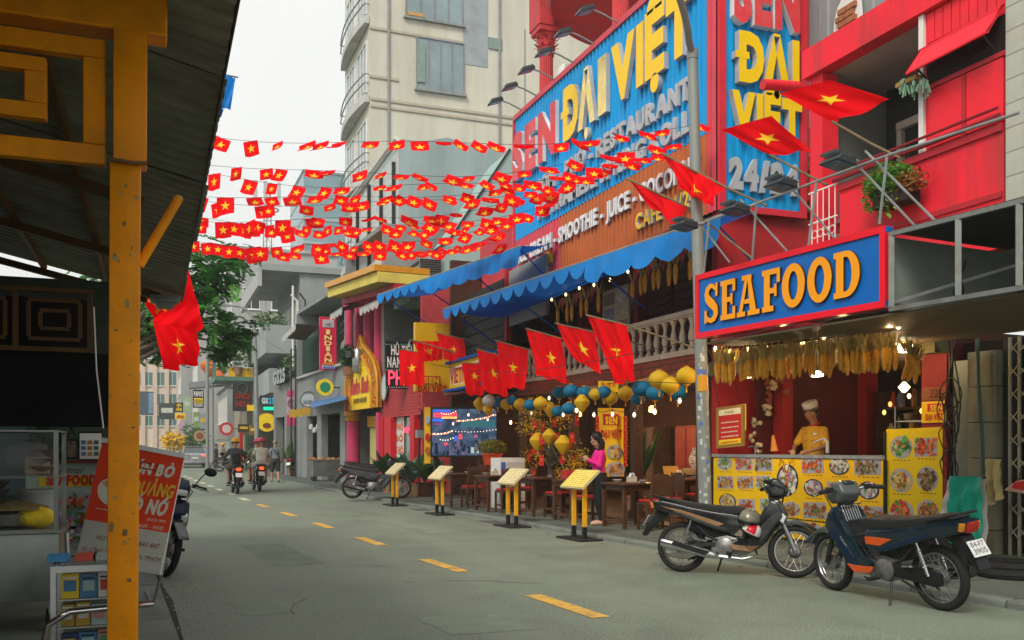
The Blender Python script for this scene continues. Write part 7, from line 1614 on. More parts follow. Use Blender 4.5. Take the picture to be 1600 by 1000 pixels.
for s in (-1,1):
 MB().tube([(s*.79,.42,1.0),(s*.63,1.08,1.43)],.045,6).build('pillar', CARM, car)
 MB().prism([(s*.62 - .19,.78),(s*.62+.2,.80),(s*.62+.2,.9),(s*.62 - .19,.9)],.0,.14, bev=.02).build('tail_lamp', TAILON if s > 0 else TAILR, car)
 for yy in (.85,3.45): w = MB().torus((s*.8, yy, .31),(1,0,0),.24,.08,24,8).build('wheel', RUBBER, car); MB().cyl((s*.78, yy, .31),(s*.87, yy, .31),.19, n=16).build('rim', RIMM, w)
 MB().ball((s*1.0,2.7,1.05),(.1,.07,.07),10,6).build('wing_mirror', CARM, car)
MB().prism([(-.84,.3),(.84,.3),(.86,.5),(-.86,.5)],-.05,.15, bev=.03).build('bumper', CARM, car)
MB().prism([(-.7,.22),(.7,.22),(.75,.32),(-.75,.32)],-.03,.15, bev=.02).build('lower_bumper', BLACKP, car)
MB().box((0,-.01,.68),(.42,.02,.14)).build('number_plate', PLT, car)
# ================================================================== people: lofts and tapered limbs fused to one surface
def remesh(mb, vox, smooth=2):
 me = mb.mesh('tmp', []); o = bpy.data.objects.new('tmp', me); COL.objects.link(o)
 m = o.modifiers.new('r', 'REMESH'); m.mode = 'VOXEL'; m.voxel_size = vox; m.use_smooth_shade = True
 s = o.modifiers.new('s', 'SMOOTH'); s.iterations = smooth; s.factor = .5
 bpy.context.view_layer.update(); out=bpy.data.meshes.new_from_object(o.evaluated_get(bpy.context.evaluated_depsgraph_get()))
 bpy.data.objects.remove(o); bpy.data.meshes.remove(me); return out
def fused(name, mb, vox, m, par, smooth=2):
 me=remesh(mb, vox, smooth); me.name=name; me.materials.append(m)
 me.polygons.foreach_set('use_smooth', [True]*len(me.polygons)); return inst(me, name, par)
def limb(mb, pts, rs, n=12):
 pts=[V(p) for p in pts]; mb.tube(pts, rs, n)
 for p, r in zip(pts, rs): mb.ball(p, r, 10,6)
def rings_body(mb, rows, n=20):
 """rows: (centre, half width, half depth, lateral axis, forward axis)"""
 rg=[]
 for c, w, d, la, fo in rows: rg.append([V(c)+V(la)*(w*math.cos(2*PI*i/n))+V(fo)*(d*math.sin(2*PI*i/n)) for i in range(n)])
 mb.loft(rg, 0, True)
SKIN = mat('skin', (.42,.22,.13),.5,0,.06,8, sub=.0); SKIN2 = mat('skin_tan', (.33,.16,.085),.5,0,.06,8)
HAIR = mat('black_hair', (.01,.008,.007),.4,0,.3,30, bump=.3, bscale=120); HAIRG = mat('grey_hair', (.2,.19,.18),.6,0,.3,30)
EYEW = flat('eye_white', (.6,.58,.55)); EYEB = flat('eye_dark', (.015,.01,.008)); LIP = flat('lip', (.35,.08,.07))
def hand(mb, w, d, up, s, curl=.6):
 """w wrist, d direction of the palm, up back-of-hand normal, s = +1 / -1 thumb side"""
 d=V(d).normalized(); up=(V(up)-d*V(up).dot(d)).normalized(); sd=d.cross(up)*s
 limb(mb, [V(w), V(w)+d*.035, V(w)+d*.08],[.024,.032,.03],8)
 for k, (o, L) in enumerate(((.03,.066),(.01,.074),(-.011,.068),(-.03,.052))):
  p0=V(w)+d*.085+sd*o; d2=(d*math.cos(curl)-up*math.sin(curl)); d3=(d*math.cos(curl*2)-up*math.sin(curl*2))
  p1=p0+d2*L*.5; limb(mb, [V(w)+d*.05+sd*o*.8, p0, p1, p1+d3*L*.5],[.011,.0105,.0095,.008],6)
 t0=V(w)+d*.03+sd*.03; t1=t0+(d*.5+sd*.8).normalized()*.035; limb(mb, [V(w)+d*.02+sd*.01, t0, t1, t1+(d-up*curl*.8).normalized()*.03],[.014,.013,.0115,.009],6)
def person(label, M, J, skin=SKIN, hairm=HAIR, hair='short', face=True, clothes=None, vox=.012, cat='person', group=None, female=False, hands=True):
 """J holds joints in local metres: x forward, y left, z up"""
 t = thing('person', label, cat, M=M, group=group); J = {k: V(v) for k, v in J.items()}; X, Y = V((1,0,0)), V((0,1,0))
 hd = J['head']; nk = J['neck']; fw = J.get('face', X).normalized(); up = (hd - nk).normalized(); sdv = up.cross(fw).normalized(); fw = sdv.cross(up).normalized()
 mb=MB()
 MH=Matrix((fw, sdv, up)).transposed().to_4x4()
 mb.ball(hd+up*.02,(.098,.078,.108),18,12, M=MH); mb.ball(hd+fw*.022-up*.055,(.07,.058,.062),14,10, M=MH)
 mb.ball(hd+fw*.105-up*.012,(.016,.012,.026),8,6, M=MH); mb.ball(hd+fw*.095-up*.06,(.012,.024,.012),8,6, M=MH); mb.ball(hd+fw*.06-up*.105,(.026,.024,.018),8,6, M=MH)
 for s in (-1,1): mb.ball(hd+sdv*s*.08-up*.005,(.02,.012,.032),8,6, M=MH)
 limb(mb, [hd-up*.07, nk],[.05,.055],12)
 la = (J['shL'] - J['shR']).normalized(); hl = (J['hipL'] - J['hipR']).normalized(); pc = (J['hipL']+J['hipR']) / 2; ch = (J['shL']+J['shR']) / 2; spine = (ch - pc).normalized(); fo = la.cross(spine).normalized() if la.cross(spine).dot(X) > 0 else -la.cross(spine).normalized(); fo2 = fo
 sw = (J['shL'] - J['shR']).length / 2; hw_ = .155 if not female else .16; tor = .135 if not female else .115
 SH = {s: J['sh'+s] - spine*.05+(ch - J['sh'+s]).normalized()*.03 for s in 'LR'}
 def torso(mb, g, z0=0., z1=1.):
  rows=[(-.12, hw_*.85,.10),(-.02, hw_, .115),(.22, hw_*.93,.105),(.45, tor+.02,.092),(.7, sw*.88,.105),(.84, sw*.98,.095),(.95, sw*.86,.082),(1.03, sw*.56,.066),(1.1, sw*.33,.055)]
  if female: rows[4]=(.7, sw*.86,.12)
  L=(ch-pc).length; R_=[]
  for h, w, d in rows:
   if z0 <= h <= z1: l=hl.lerp(la, max(0, min(1, h))).normalized(); R_.append((pc+spine*(h*L)+fo*(.02*math.sin(PI*max(0, min(1, h)))), w+g, d+g, l, fo2))
  rings_body(mb, R_)
 torso(mb, 0)
 for s in 'LR':
  limb(mb, [SH[s], J['el'+s], J['wr'+s]],[.05,.038,.026]); limb(mb, [J['hip'+s] - V((0,0,.02)), J['hip'+s].lerp(J['kn'+s],.5), J['kn'+s], J['kn'+s].lerp(J['an'+s],.4), J['an'+s]],[.088,.075,.054,.052,.034])
  ft = J.get('toe'+s, J['an'+s]+X*.17 - V((0,0,.05))); limb(mb, [J['an'+s], J['an'+s] - X*.03 - V((0,0,.045)), J['an'+s].lerp(ft, .6) - V((0,0,.01)), ft],[.036,.032,.034,.024],8)
  if hands: d = (J['wr'+s] - J['el'+s]).normalized(); hdn = J.get('hd'+s, d); hand(mb, J['wr'+s], hdn, J.get('hu'+s, V((0,0,1))),1 if s == 'R' else -1, J.get('curl', V((.6,0,0))).x)
 body = fused('body', mb, vox*.62, skin, t, 2)
 if face:
  for s in (-1,1):
   e = MB().ball(hd+fw*.084+sdv*s*.032+up*.012,(.009,.014,.009),8,6, M=MH).build('eye', EYEW, body); MB().ball(hd+fw*.091+sdv*s*.032+up*.012,(.004,.006,.007),8,5, M=MH)
   MB().tube([hd+fw*.088+sdv*s*.05+up*.034, hd+fw*.097+sdv*s*.032+up*.041, hd+fw*.1+sdv*s*.015+up*.036],.004,5).build('eyebrow', hairm, body); MB().ball(hd+fw*.0925+sdv*s*.032+up*.012,(.003,.007,.006),8,5, M=MH).build('iris', EYEB, body)
  MB().ball(hd+fw*.101 - up*.058,(.008,.022,.008),10,5, M=MH).build('mouth', LIP, body)
 if hair == 'short':
  mb = MB(); mb.ball(hd+up*.035 - fw*.012,(.104,.088,.1),18,10, M=MH); fused('hair', mb, vox, hairm, t, 1)
 elif hair == 'cropped':
  mb = MB(); mb.ball(hd+up*.03 - fw*.016,(.1,.083,.1),18,10, M=MH); fused('hair', mb, vox, hairm, t, 1)
 elif hair == 'long':
  mb=MB(); mb.ball(hd+up*.034-fw*.014,(.106,.09,.104),18,10, M=MH)
  for a in (-2.6,-2.2,-1.8,1.8,2.2,2.6,3.0,3.4):
   o=hd+(fw*math.cos(a)*.085+sdv*math.sin(a)*.078); limb(mb, [o+up*.04, o-up*.08, V((o.x, o.y, nk.z-.06))-fw*.01, V((o.x, o.y, nk.z-.22))-fw*.02],[.035,.04,.042,.02],8)
  fused('hair', mb, vox, hairm, t, 2)
 for c in clothes or ():
  k, m=c[0], c[1]; mb=MB()
  if k == 'shirt':
   ln=c[2] if len(c) > 2 else .5; torso(mb, .014, c[3] if len(c) > 3 else -.03,1.04)
   for s in 'LR':
    a, b_, w_ = SH[s], J['el'+s], J['wr'+s]
    if ln <= 1: limb(mb, [a, a.lerp(b_, ln)],[.066,.058])
    else: limb(mb, [a, b_, b_.lerp(w_, ln-1)],[.066,.056,.044])
   fused('shirt', mb, vox, m, t, 3)
  elif k == 'trousers':
   ln=c[2] if len(c) > 2 else 2.; torso(mb, .02,-.2,.25)
   for s in 'LR':
    a, b_, w_ = J['hip'+s], J['kn'+s], J['an'+s]
    if ln <= 1: limb(mb, [a-V((0,0,.02)), a.lerp(b_, .5), a.lerp(b_, ln)],[.105,.1,.092])
    else: limb(mb, [a-V((0,0,.02)), a.lerp(b_, .5), b_, b_.lerp(w_, ln-1)],[.104,.088,.068,.05])
   fused('trousers', mb, vox, m, t, 2)
  elif k == 'shoes':
   for s in 'LR':
    a = J['an'+s]; ft = J.get('toe'+s, a+X*.17 - V((0,0,.05))); z = ft.z - .018; mb = MB()
    limb(mb, [a-X*.035-V((0,0,.05)), a.lerp(ft, .55)-V((0,0,.015)), ft],[.04,.042,.033],10)
    for p in mb.v: p.z=max(p.z, z)
    fused('shoe', mb, vox*.8, m, t, 1)
  elif k == 'helmet':
   mb=MB(); rg=[]
   for j in range(9): a=PI/2*(1-j/8)-.2; rg.append([hd+up*.02-fw*.01+fw*(.14*math.cos(a)*math.cos(2*PI*i/22))+sdv*(.118*math.cos(a)*math.sin(2*PI*i/22))+up*(.135*math.sin(a)) for i in range(22)])
   mb.loft(rg, 0, True); h = mb.build('helmet', m, t); MB().tube(rg[-1],.012,6, closed=True).build('helmet_rim', BLACKP, h)
   MB().prism([(.09,.0),(.2,-.02),(.19,.0),(.1,.03)],-.08,.08, bev=.01, fr=lambda p: hd+fw*p.x+sdv*p.y+up*(p.z+.01)).build('visor_peak', m, h)
   MB().tube([hd+sdv*.1 - up*.01, hd+fw*.04+sdv*.06 - up*.11, hd+fw*.05 - up*.125, hd+fw*.04 - sdv*.06 - up*.11, hd - sdv*.1 - up*.01],.007,5).build('strap', BLACKP, h)
  elif k == 'collar':
   MB().tube([nk+sdv*(.07*math.cos(q*PI / 8))+fw*(.07*math.sin(q*PI / 8)) - up*(.01+.02*max(0, math.sin(q*PI / 8))) for q in range(16)],.016,6, closed=True).build('collar', m, t)
  elif k == 'cap':
   rg=[[hd+up*z+fw*(r*math.cos(2*PI*i/20)*1.06-.005)+sdv*(r*.92*math.sin(2*PI*i/20)) for i in range(20)] for r, z in ((.103,.05),(.105,.085),(.11,.12),(.115,.15),(.1,.17),(.04,.178))]
   cp = mb.loft(rg, 0, True).build('cap', m, t); MB().loft([[p+(p - hd - up*.06)*.02 for p in rg[0]],[p+(p - hd - up*.09)*.02 for p in rg[1]]],0, False).build('cap_band', c[2], cp)
 return t
def stand_J(h=1.62, lean=0.):
 k=h/1.7
 return {q: V(v)*k for q, v in dict(hipL=(0,.095,.86), hipR=(0,-.095,.86), knL=(.02,.1,.47), knR=(.02,-.1,.47), anL=(-.01,.1,.085), anR=(-.01,-.1,.085), shL=(0,.185,1.37), shR=(0,-.185,1.37), neck=(0,0,1.43), head=(.02,0,1.585), elL=(-.02,.24,1.1), elR=(-.02,-.24,1.1), wrL=(.05,.23,.86), wrR=(.05,-.23,.86), toeL=(.17,.11,.03), toeR=(.17,-.11,.03)).items()}
def PM(x, y, z, face_deg): return Matrix.Translation((x, y, z)) @ Matrix.Rotation(R(face_deg),4, 'Z')
J=stand_J(1.58); k=1.58/1.7
for q in ('shL', 'shR'): J[q].y *= .86
J.update(elL=V((.06,.2,1.1))*k, elR=V((.05,-.2,1.1))*k, wrL=V((.23,.07,1.2))*k, wrR=V((.22,-.07,1.19))*k, hdL=V((.5,-.35,.5)), hdR=V((.5,.35,.5)), huL=V((-.3,.8,0)), huR=V((-.3,-.8,0)), head=V((.05,0,1.575))*k, face=V((.9,0,-.42)), anR=V((-.06,-.08,.085))*k, toeR=V((.11,-.1,.03))*k)
wp=onz(937,820, PZ)
wom = person('woman in a magenta blouse and dark trousers looking down at her phone among the tables', PM(wp.x, wp.y, PZ, 168), J, SKIN, HAIR, 'long', True, [('shirt', mat('magenta_cloth', (.62,.012,.2),.6,0,.08,5, bump=.15, bscale=14),1.85,-.12),('trousers', mat('black_trousers', (.012,.014,.014),.8,0,.2,8),1.9),('shoes', mat('nude_shoe', (.5,.3,.2),.5))],.011, female=True)
ph = (J['wrL']+J['wrR']) / 2+V((.075,0,.075)); tag(MB().box(PM(wp.x, wp.y, PZ, 168) @ ph, (.012,.07,.14), M=Matrix.Rotation(R(168),4, 'Z') @ Matrix.Rotation(-.5,4, 'Y')).build('phone', mat('phone_dark', (.05,.05,.055),.2)), 'phone held up by the woman in magenta', 'phone')
J=stand_J(1.7); J.update(elL=V((.1,.26,1.1)), elR=V((.1,-.25,1.1)), wrL=V((.34,.13,1.02)), wrR=V((.34,-.1,1.04)), hdL=V((.8,-.5,-.1)), hdR=V((.8,.5,-.1)), head=V((.06,0,1.58)), face=V((.8,-.5,-.45)))
J = {k: v*1.06 if k != 'face' and k[:2] != 'hd' else v for k, v in J.items()}
cp=npx(1272,700,-.95)
cook = person('cook in a yellow short-sleeved jacket and white cap working behind the counter', PM(cp.x, cp.y, .25,196), J, SKIN2, HAIR, 'cropped', True, [('shirt', mat('cook_yellow', (.66,.36,.03),.7,0,.08,6, bump=.2, bscale=12),.75,-.12),('trousers', mat('cook_dark', (.03,.03,.03),.8)),('shoes', BLACKP),('collar', REDPR),('cap', mat('cook_cap', (.6,.58,.52),.8,0,.06,9), flat('cap_band', (.12,.11,.1)))],.011)
mb=MB()
for z in (1.28,1.18,1.08):
 for y in (-.05,.05): mb.ball((.128, y, z*1.06),.011,6,4)
for k_ in range(1): mb.build('button', flat('button_brown', (.2,.08,.02)), cook, kind='stuff')
MB().box((.122,.1,1.35),(.012,.07,.03)).build('name_tag', WHITEPR, cook)
J=stand_J(1.7); J.update(knL=V((.1,.1,.48)), anL=V((.16,.1,.1)), toeL=V((.32,.11,.05)), anR=V((-.2,-.1,.12)), knR=V((0,-.1,.47)), toeR=V((-.05,-.11,.03)), elL=V((-.08,.27,1.12)), wrL=V((-.0,.29,.88)), elR=V((-.04,-.27,1.12)), wrR=V((.08,-.26,.9)))
mp = onz(430,754,0); wk = person('man in a grey T-shirt and dark shorts walking away, bag strap across his back', PM(mp.x, mp.y, 0,95), J, SKIN, HAIRG, 'cropped', True, [('shirt', mat('grey_tee', (.16,.18,.2),.8,0,.08,8),.7,-.16),('trousers', mat('dark_shorts', (.035,.04,.035),.8,0,.2,8),.95),('shoes', mat('brown_sandal', (.12,.06,.03),.6))],.016)
MB().tube([(.05,.17,1.42),(-.11,.09,1.32),(-.13,-.05,1.15),(-.11,-.16,.98),(0,-.19,.92)],.014,5).build('bag_strap', BLACKP, wk)
def ride_J(x=.42, lean_=.16, feet=(.6,.29), arms=True, z=.78):
 J=dict(hipL=(x, .1, z+.09), hipR=(x, -.1, z+.09), knL=(x+.38,.19, z-.02), knR=(x+.38,-.19, z-.02), anL=(x+.2,.2,.36), anR=(x+.2,-.2,.36), shL=(x+lean_, .185, z+.58), shR=(x+lean_, -.185, z+.58), neck=(x+lean_+.01,0, z+.63), head=(x+lean_+.03,0, z+.775), toeL=(x+.36,.22,.30), toeR=(x+.36,-.22,.30))
 if arms: J.update(elL=(x+.25,.31, z+.33), elR=(x+.25,-.31, z+.33), wrL=(.84,.31,1.02), wrR=(.84,-.31,1.02))
 else: J.update(elL=(x+.2,.25, z+.32), elR=(x+.2,-.25, z+.32), wrL=(x+.36,.17, z+.22), wrR=(x+.36,-.17, z+.22))
 return {k: V(v) for k, v in J.items()}
HELY = mat('helmet_yellow', (.78,.42,.01),.25,0,.05,4); HP = mat('helmet_pink', (.65,.03,.16),.25,0,.05,4); HRd = mat('helmet_rose', (.5,.06,.09),.25,0,.05,4)
r1 = person('rider in a yellow helmet and dark grey shirt seen from behind', WM[RIDE1.name].copy(), ride_J(.40,.1), SKIN, HAIR, 'none', False, [('shirt', mat('rider_grey', (.075,.08,.085),.85,0,.1,9),1.5,-.1),('trousers', mat('rider_shorts', (.1,.085,.07),.8),.9),('shoes', BLACKP),("helmet", HELY)],.016)
bag = thing('black_backpack', 'small black backpack on the back of the rider in the yellow helmet', 'backpack', WM[RIDE1.name] @ V((.26,0,.9)))
MB().prism([(.22,.9),(.34,.9),(.40,1.2),(.28,1.22)],-.13,.13, bev=.04, fr=lambda p: WM[RIDE1.name] @ p).wb('pack_body', BLACKP, bag)
r2 = person('driver of the dark scooter in green shirt and pink helmet, half hidden by the passenger', WM[RIDE2.name].copy(), ride_J(.58,.16), SKIN, HAIR, 'none', False, [('shirt', mat('rider_green', (.14,.22,.1),.85,0,.1,9),.7,-.1),('trousers', mat('rider_khaki', (.2,.18,.14),.8),1.),('shoes', BLACKP),('helmet', HP)],.016)
J = ride_J(.2,.08, arms=False, z=.80); J['hipL'] += V((0,0,0));
r3 = person('scooter passenger in a white T-shirt and rose helmet seen from behind', WM[RIDE2.name].copy() @ Matrix.Translation((0,-.06,0)), J, SKIN, HAIR, 'none', False, [('shirt', mat('rider_white', (.58,.56,.5),.85,0,.06,9),.6,-.12),('trousers', mat('rider_pale', (.4,.38,.34),.8),.9),('shoes', mat('brown_sandal', (.12,.06,.03))),('helmet', HRd)],.016)
fpn=onz(350,732,0)
pf = person('distant person in a yellow helmet and brown jacket standing by the parked motorbikes', PM(fpn.x, fpn.y+.6,0,200), stand_J(1.68), SKIN, HAIR, 'none', True, [('shirt', mat('brown_jacket', (.2,.14,.08),.8),1.8,-.15),('trousers', mat('cook_dark', (.03,.03,.03)),1.9),('shoes', BLACKP),("helmet", HELY)],.03, hands=False)
fpn=onz(339,732,0)
pf2 = person('distant person in black standing beside the one in the brown jacket', PM(fpn.x, fpn.y+.8,0,20), stand_J(1.62), SKIN, HAIR, 'short', True, [('shirt', mat('black_top', (.012,.012,.013),.8),1.8,-.3),('trousers', mat('cook_dark', (.03,.03,.03)),1.9),('shoes', BLACKP)],.03, hands=False)
# ================================================================== tables, chairs and menu stands on the pavement
TW = mat('table_wood', (.075,.032,.014),.4,0,.3,7, dirt=.2); CUSH = mat('red_cushion', (.42,.022,.02),.6,0,.12,6)
def make_table():
 t = thing('table', None, 'table')
 MB().prism([(-.37,.71),(.37,.71),(.37,.745),(-.37,.745)],-.37,.37, bev=.006, seg=1).build('table_top', TW, t)
 MB().box((0,0,.665),(.62,.62,.085)).build('apron', TW, t)
 for x in (-.32,.32):
  for y in (-.32,.32): MB().box((x, y, .312),(.055,.055,.62), taper=1.1).build('leg', TW, t)
 MB().box((-.32,0,.12),(.03,.58,.04)).box((.32,0,.12),(.03,.58,.04)).build('stretcher', TW, t); return t
def make_chair():
 t = thing('chair', None, 'chair')
 MB().box((0,0,.43),(.42,.42,.04)).build('seat', TW, t); MB().prism([(-.19,.452),(.2,.452),(.2,.49),(-.19,.49)],-.19,.19, bev=.015).build('cushion', CUSH, t)
 for y in (-.19,.19):
  MB().box((.19, y, .205),(.04,.04,.41)).build('leg', TW, t); MB().tube([(-.22, y, 0),(-.19, y, .42),(-.24, y, .9)],[.024,.024,.02],6).build('leg', TW, t); MB().box((-.01, y, .16),(.36,.025,.03)).build('stretcher', TW, t)
 MB().prism([(-.17,.56),(.17,.56),(.185,.84),(.1,.905),(-.1,.905),(-.185,.84)],-.012,.012, bev=.006, seg=1, fr=lambda p: V((-.215 - .06*(p.z - .5)+p.y, p.x, p.z))).build('back_panel', TW, t); return t
def place(proto, used, x, y, rz, label, group, z=PZ):
 M = Matrix.Translation((x, y, z)) @ Matrix.Rotation(R(rz),4, 'Z')
 if not used: used.append(1); o=proto; o.matrix_local=M; WM[o.name]=M
 else: o=copy_tree(proto, None, M)
 o['label'] = label; o['group'] = group; return o
TP, CP, tu, cu_=make_table(), make_chair(),[],[]
tabs = [(945,822, 'table with white bowls beside the woman in magenta'),(1032,808, 'table with a paper bag next to the large clay jar'),(868,812, 'table with a red box behind the nearest menu stand'),(812,804, 'table behind the second menu stand from the camera'),(745,797, 'table below the right end of the giant screen'),(690,790, 'table below the left end of the giant screen')]
tpos=[]
for u, v, lab in tabs: p = onz(u, v, PZ); p += V((.32,-.32,0)); tpos.append(p); place(TP, tu, p.x, p.y, 4, 'dark wooden '+lab, 'wooden tables on the pavement')
chs = [(0,.1,-.62,92, 'chair with its back to the camera beside the woman in magenta'),(0,.62,-.1,182, 'chair behind the table of the woman in magenta'),(1,-.05,-.62,88, 'chair with its back to the camera near the clay jar'),(1,.6,-.55,150, 'chair next to the large clay jar'),
       (2,-.1,-.6,92, 'chair pulled under the table with the red box'),(2,.05,.64,270, 'chair at the far side of the table with the red box'),(3,.1,-.62,95, 'chair at the table behind the second menu stand, back to the camera'),(3,.64,.1,182, 'chair on the inner side of the table behind the second menu stand'),(4,.02,-.62,88, 'chair under the right end of the giant screen'),(4,.62,.05,178, 'chair inside the table under the right end of the screen'),(5,.12,-.6,92, 'chair under the left end of the giant screen'),(5,.62,.1,184, 'chair inside the table under the left end of the screen')]
for i, dx, dy, rz, lab in chs: p = tpos[i]; place(CP, cu_, p.x+dx, p.y+dy, rz, 'red cushioned '+lab, 'wooden chairs on the pavement')
CER = mat('white_ceramic', (.62,.62,.6),.25,0,.05,5)
def bowl(p, r, lab, g): o = MB().lathe([(r*.45,0),(r, r*.55),(r*.93, r*.55),(r*.4, r*.1),(.005, r*.1)], p, 14).build('bowl', CER); tag(o, lab, 'bowl', g)
for i, where_ in enumerate(('by the woman in magenta', 'by the clay jar', 'with the red box', 'behind the second menu stand', 'under the screen, right', 'under the screen, left')):
 p=tpos[i]+VZ*.747
 bowl(p+V((-.2,.1,0)),.085, 'white bowl on the street side of the table '+where_, 'bowls on the tables'); bowl(p+V((.12,-.2,0)),.075, 'white bowl at the near edge of the table '+where_, 'bowls on the tables')
def napkins(p, lab):
 t = thing('tissue_box', lab, 'tissue box', p); MB().box(p+V((0,0,.045)),(.14,.11,.09)).wb('box', mat('tissue_card', (.5,.46,.36),.6), t)
 MB().grid(lambda u, v: p+V((-.04+.08*u+.02*math.sin(7*v),-.03+.06*v, .09+.07*math.sin(PI*u)*(.6+.4*math.sin(9*v)))),6,6).wb('tissue', CER, t)
napkins(tpos[0]+V((.1,.15,.747)), 'tissue box on the table by the woman in magenta'); napkins(tpos[1]+V((-.05,.1,.747)), 'tissue box on the table by the clay jar'); napkins(tpos[4]+V((0,.1,.747)), 'tissue box on the table under the right end of the screen')
tag(MB().box(tpos[2]+V((-.05,.1,.83)),(.4,.28,.165)).build('red_box', CUSH), 'red box standing on a table behind the nearest menu stand', 'box')
def slanted_card(p, lab, col, s=.3): tag(MB().slab([p+V((-s*.5,0,0)), p+V((s*.5,-.05,0)), p+V((s*.45,.05, s*.7)), p+V((-s*.5,.1, s*.7))],(0,-1,.2),.012).build('card', col), lab, 'card')
slanted_card(tpos[1]+V((-.1,.25,.75)), 'tan paper card leaning on the table by the clay jar', mat('kraft', (.4,.24,.05),.7),.32)
MENU = flat('menu_sheet', (.66,.58,.3), rough=.35); MENY = flat('menu_yellow', (.74,.6,.1), rough=.35)
for k, (u, v, u2, v2, lab) in enumerate(((905,843,904,748, 'nearest menu stand with a yellow board on two yellow posts'),(800,823,803,744, 'second nearest menu stand with a cream board on two yellow posts'),(687,804,687,738, 'menu stand with a cream board before the giant screen'),(617,790,620,732, 'furthest menu stand with a cream board before the potted plant'))):
 p = onz(u, v, 0.0); t = thing('menu_stand', lab, 'menu stand', p, 0, 'menu stands along the kerb'); ax = V((.06,-1,0)).normalized(); w_ = V((ax.y, -ax.x, 0)); pz = p.z
 MB().box(p+V((0,0,.015)),(.4,.75,.03), rz=.06).wb('base', DARKMETAL, t)
 d_=(p-V((0,0, EYE))).dot(V((math.sin(TH), math.cos(TH),0))); h=(HY-v2)/F*d_+EYE; dx=ax*.17
 for s in (-1,1):
  MB().box(p+dx*s+VZ*(.03+(h - .03) / 2+.09),(.055,.055, h - .21), rz=.06).wb('post', mat('stand_yellow', (.72,.36,.01),.4,0,.08,5), t)
  MB().box(p+dx*s+VZ*.11,(.06,.06,.17), rz=.06).wb('black_foot', BLACKP, t)
 yx=V((.74,.0,.68)).normalized(); yx=(yx-ax*yx.dot(ax)).normalized(); n=ax.cross(yx); c=p+VZ*(h+.0)+ax*.0; hw_, hh=.36,.2
 if n.z < 0: n=-n
 Q=lambda a, b, o=0.: c+ax*a+yx*b+n*o
 MB().slab([Q(-hw_, -hh), Q(hw_, -hh), Q(hw_, hh), Q(-hw_, hh)], n, .03).wb('board', mat('board_pale', (.5,.42,.25),.5), t)
 for s_ in ((-.34,-.01),(.01,.34)) if k else ((-.34,.34),): MB().slab([Q(s_[0],-hh+.02,.012), Q(s_[1],-hh+.02,.012), Q(s_[1], hh - .02,.012), Q(s_[0], hh - .02,.012)], n, .01).wb('menu_sheet', MENU if k else MENY, t)
 rnd=random.Random(k); mb=MB()
 for r in range(9):
  for q in range(6):
   a0=-.32+q*.11; w2=rnd.uniform(.03,.085); b0=-hh+.05+r*.04; mb.quad(Q(a0, b0,.0135), Q(a0+w2, b0,.0135), Q(a0+w2, b0+.01,.0135), Q(a0, b0+.01,.0135))
 mb.wb('menu_print', flat('menu_brown_print', (.3,.16,.05)), t, kind='stuff')
# ------------------------------------------------------------------ giant screen
def scr(u, v, o=0.): return at(u, v, 23.3-o)
scn = thing('giant_screen', 'large lit outdoor screen showing a crowded night street with rows of lamps', 'screen', at(725,712,23.3))
SN=V((-math.sin(TH),-math.cos(TH),0))
def sq_scr(name, u0, v0, u1, v1, o, m, th=.01, **k): return MB().slab([scr(u0, v1, o), scr(u1, v1, o), scr(u1, v0, o), scr(u0, v0, o)], SN, th).wb(name, m, scn, **k)
sq_scr('casing', 672.5,636,778,714,-.01, BLACKP, .12)
def glow(name, c, e): return mat(name, tuple(x*.1 for x in c),.3,0,0, emit=e, ecol=c)
sc_bg = mat('screen_picture', (.02,.03,.05),.25,0,0, emit=.5, ecol=(.1,.16,.24)); nt_ = sc_bg.node_tree; nz_ = nt_.nodes.new('ShaderNodeTexNoise'); nz_.inputs['Scale'].default_value = 5; nz_.inputs['Detail'].default_value = 9; tc2 = nt_.nodes.new('ShaderNodeTexCoord'); nt_.links.new(tc2.outputs['Object'], nz_.inputs['Vector'])
rmp = nt_.nodes.new('ShaderNodeValToRGB'); rmp.color_ramp.elements[0].position = .36; rmp.color_ramp.elements[0].color = (.01,.02,.045,1); rmp.color_ramp.elements[1].position = .66; rmp.color_ramp.elements[1].color = (.09,.12,.2,1); e2 = rmp.color_ramp.elements.new(.5); e2.color = (.03,.07,.13,1)
nt_.links.new(nz_.outputs[0], rmp.inputs[0]); nt_.links.new(rmp.outputs[0], nt_.nodes['Principled BSDF'].inputs['Emission Color']); nt_.nodes['Principled BSDF'].inputs['Emission Strength'].default_value = .55
sq_scr('picture', 675,639,775.5,711.5,.004, sc_bg, .006)
rnd=random.Random(12); o_=.006
for n_, u0, v0, u1, v1, c, e in (('red', 677,645,714,652,(1,.05,.08),.9),('orange', 690,651,714,654,(1,.4,.1),1),('blue', 676,654,692,659,(.05,.15,.8),.6),('blue', 677,640,704,644,(.03,.12,.6),.5),('pink', 678,661,690,664,(.4,.08,.3),.4),('teal', 720,657,774,668,(.05,.2,.24),.4),('blue', 710,681,716,690,(.05,.3,.7),.5),('red', 717,678,722,686,(.9,.12,.05),.7),('red', 694,692,702,696,(.9,.1,.03),.7),('pale', 736,699,748,708,(.4,.55,.35),.6),('violet', 741,679,746,684,(.5,.12,.3),.5)):
 o_ += .0006; sq_scr('glow_patch', u0, v0, u1, v1, o_, glow('screen_%s' % n_, c, e),.004)
mb=MB(); mr2=MB(); md=MB()
for k in range(60):
 u, v=rnd.uniform(678,774), rnd.uniform(690,710); h=rnd.uniform(5,14); w=rnd.uniform(1.2,3); md.poly([scr(u+w*math.cos(t)*(1 if abs(math.sin(t)) < .7 else .6), min(711, v+h*.5*math.sin(t)),.0135+.0001*k) for t in [i*PI/5 for i in range(10)]], k % 3)
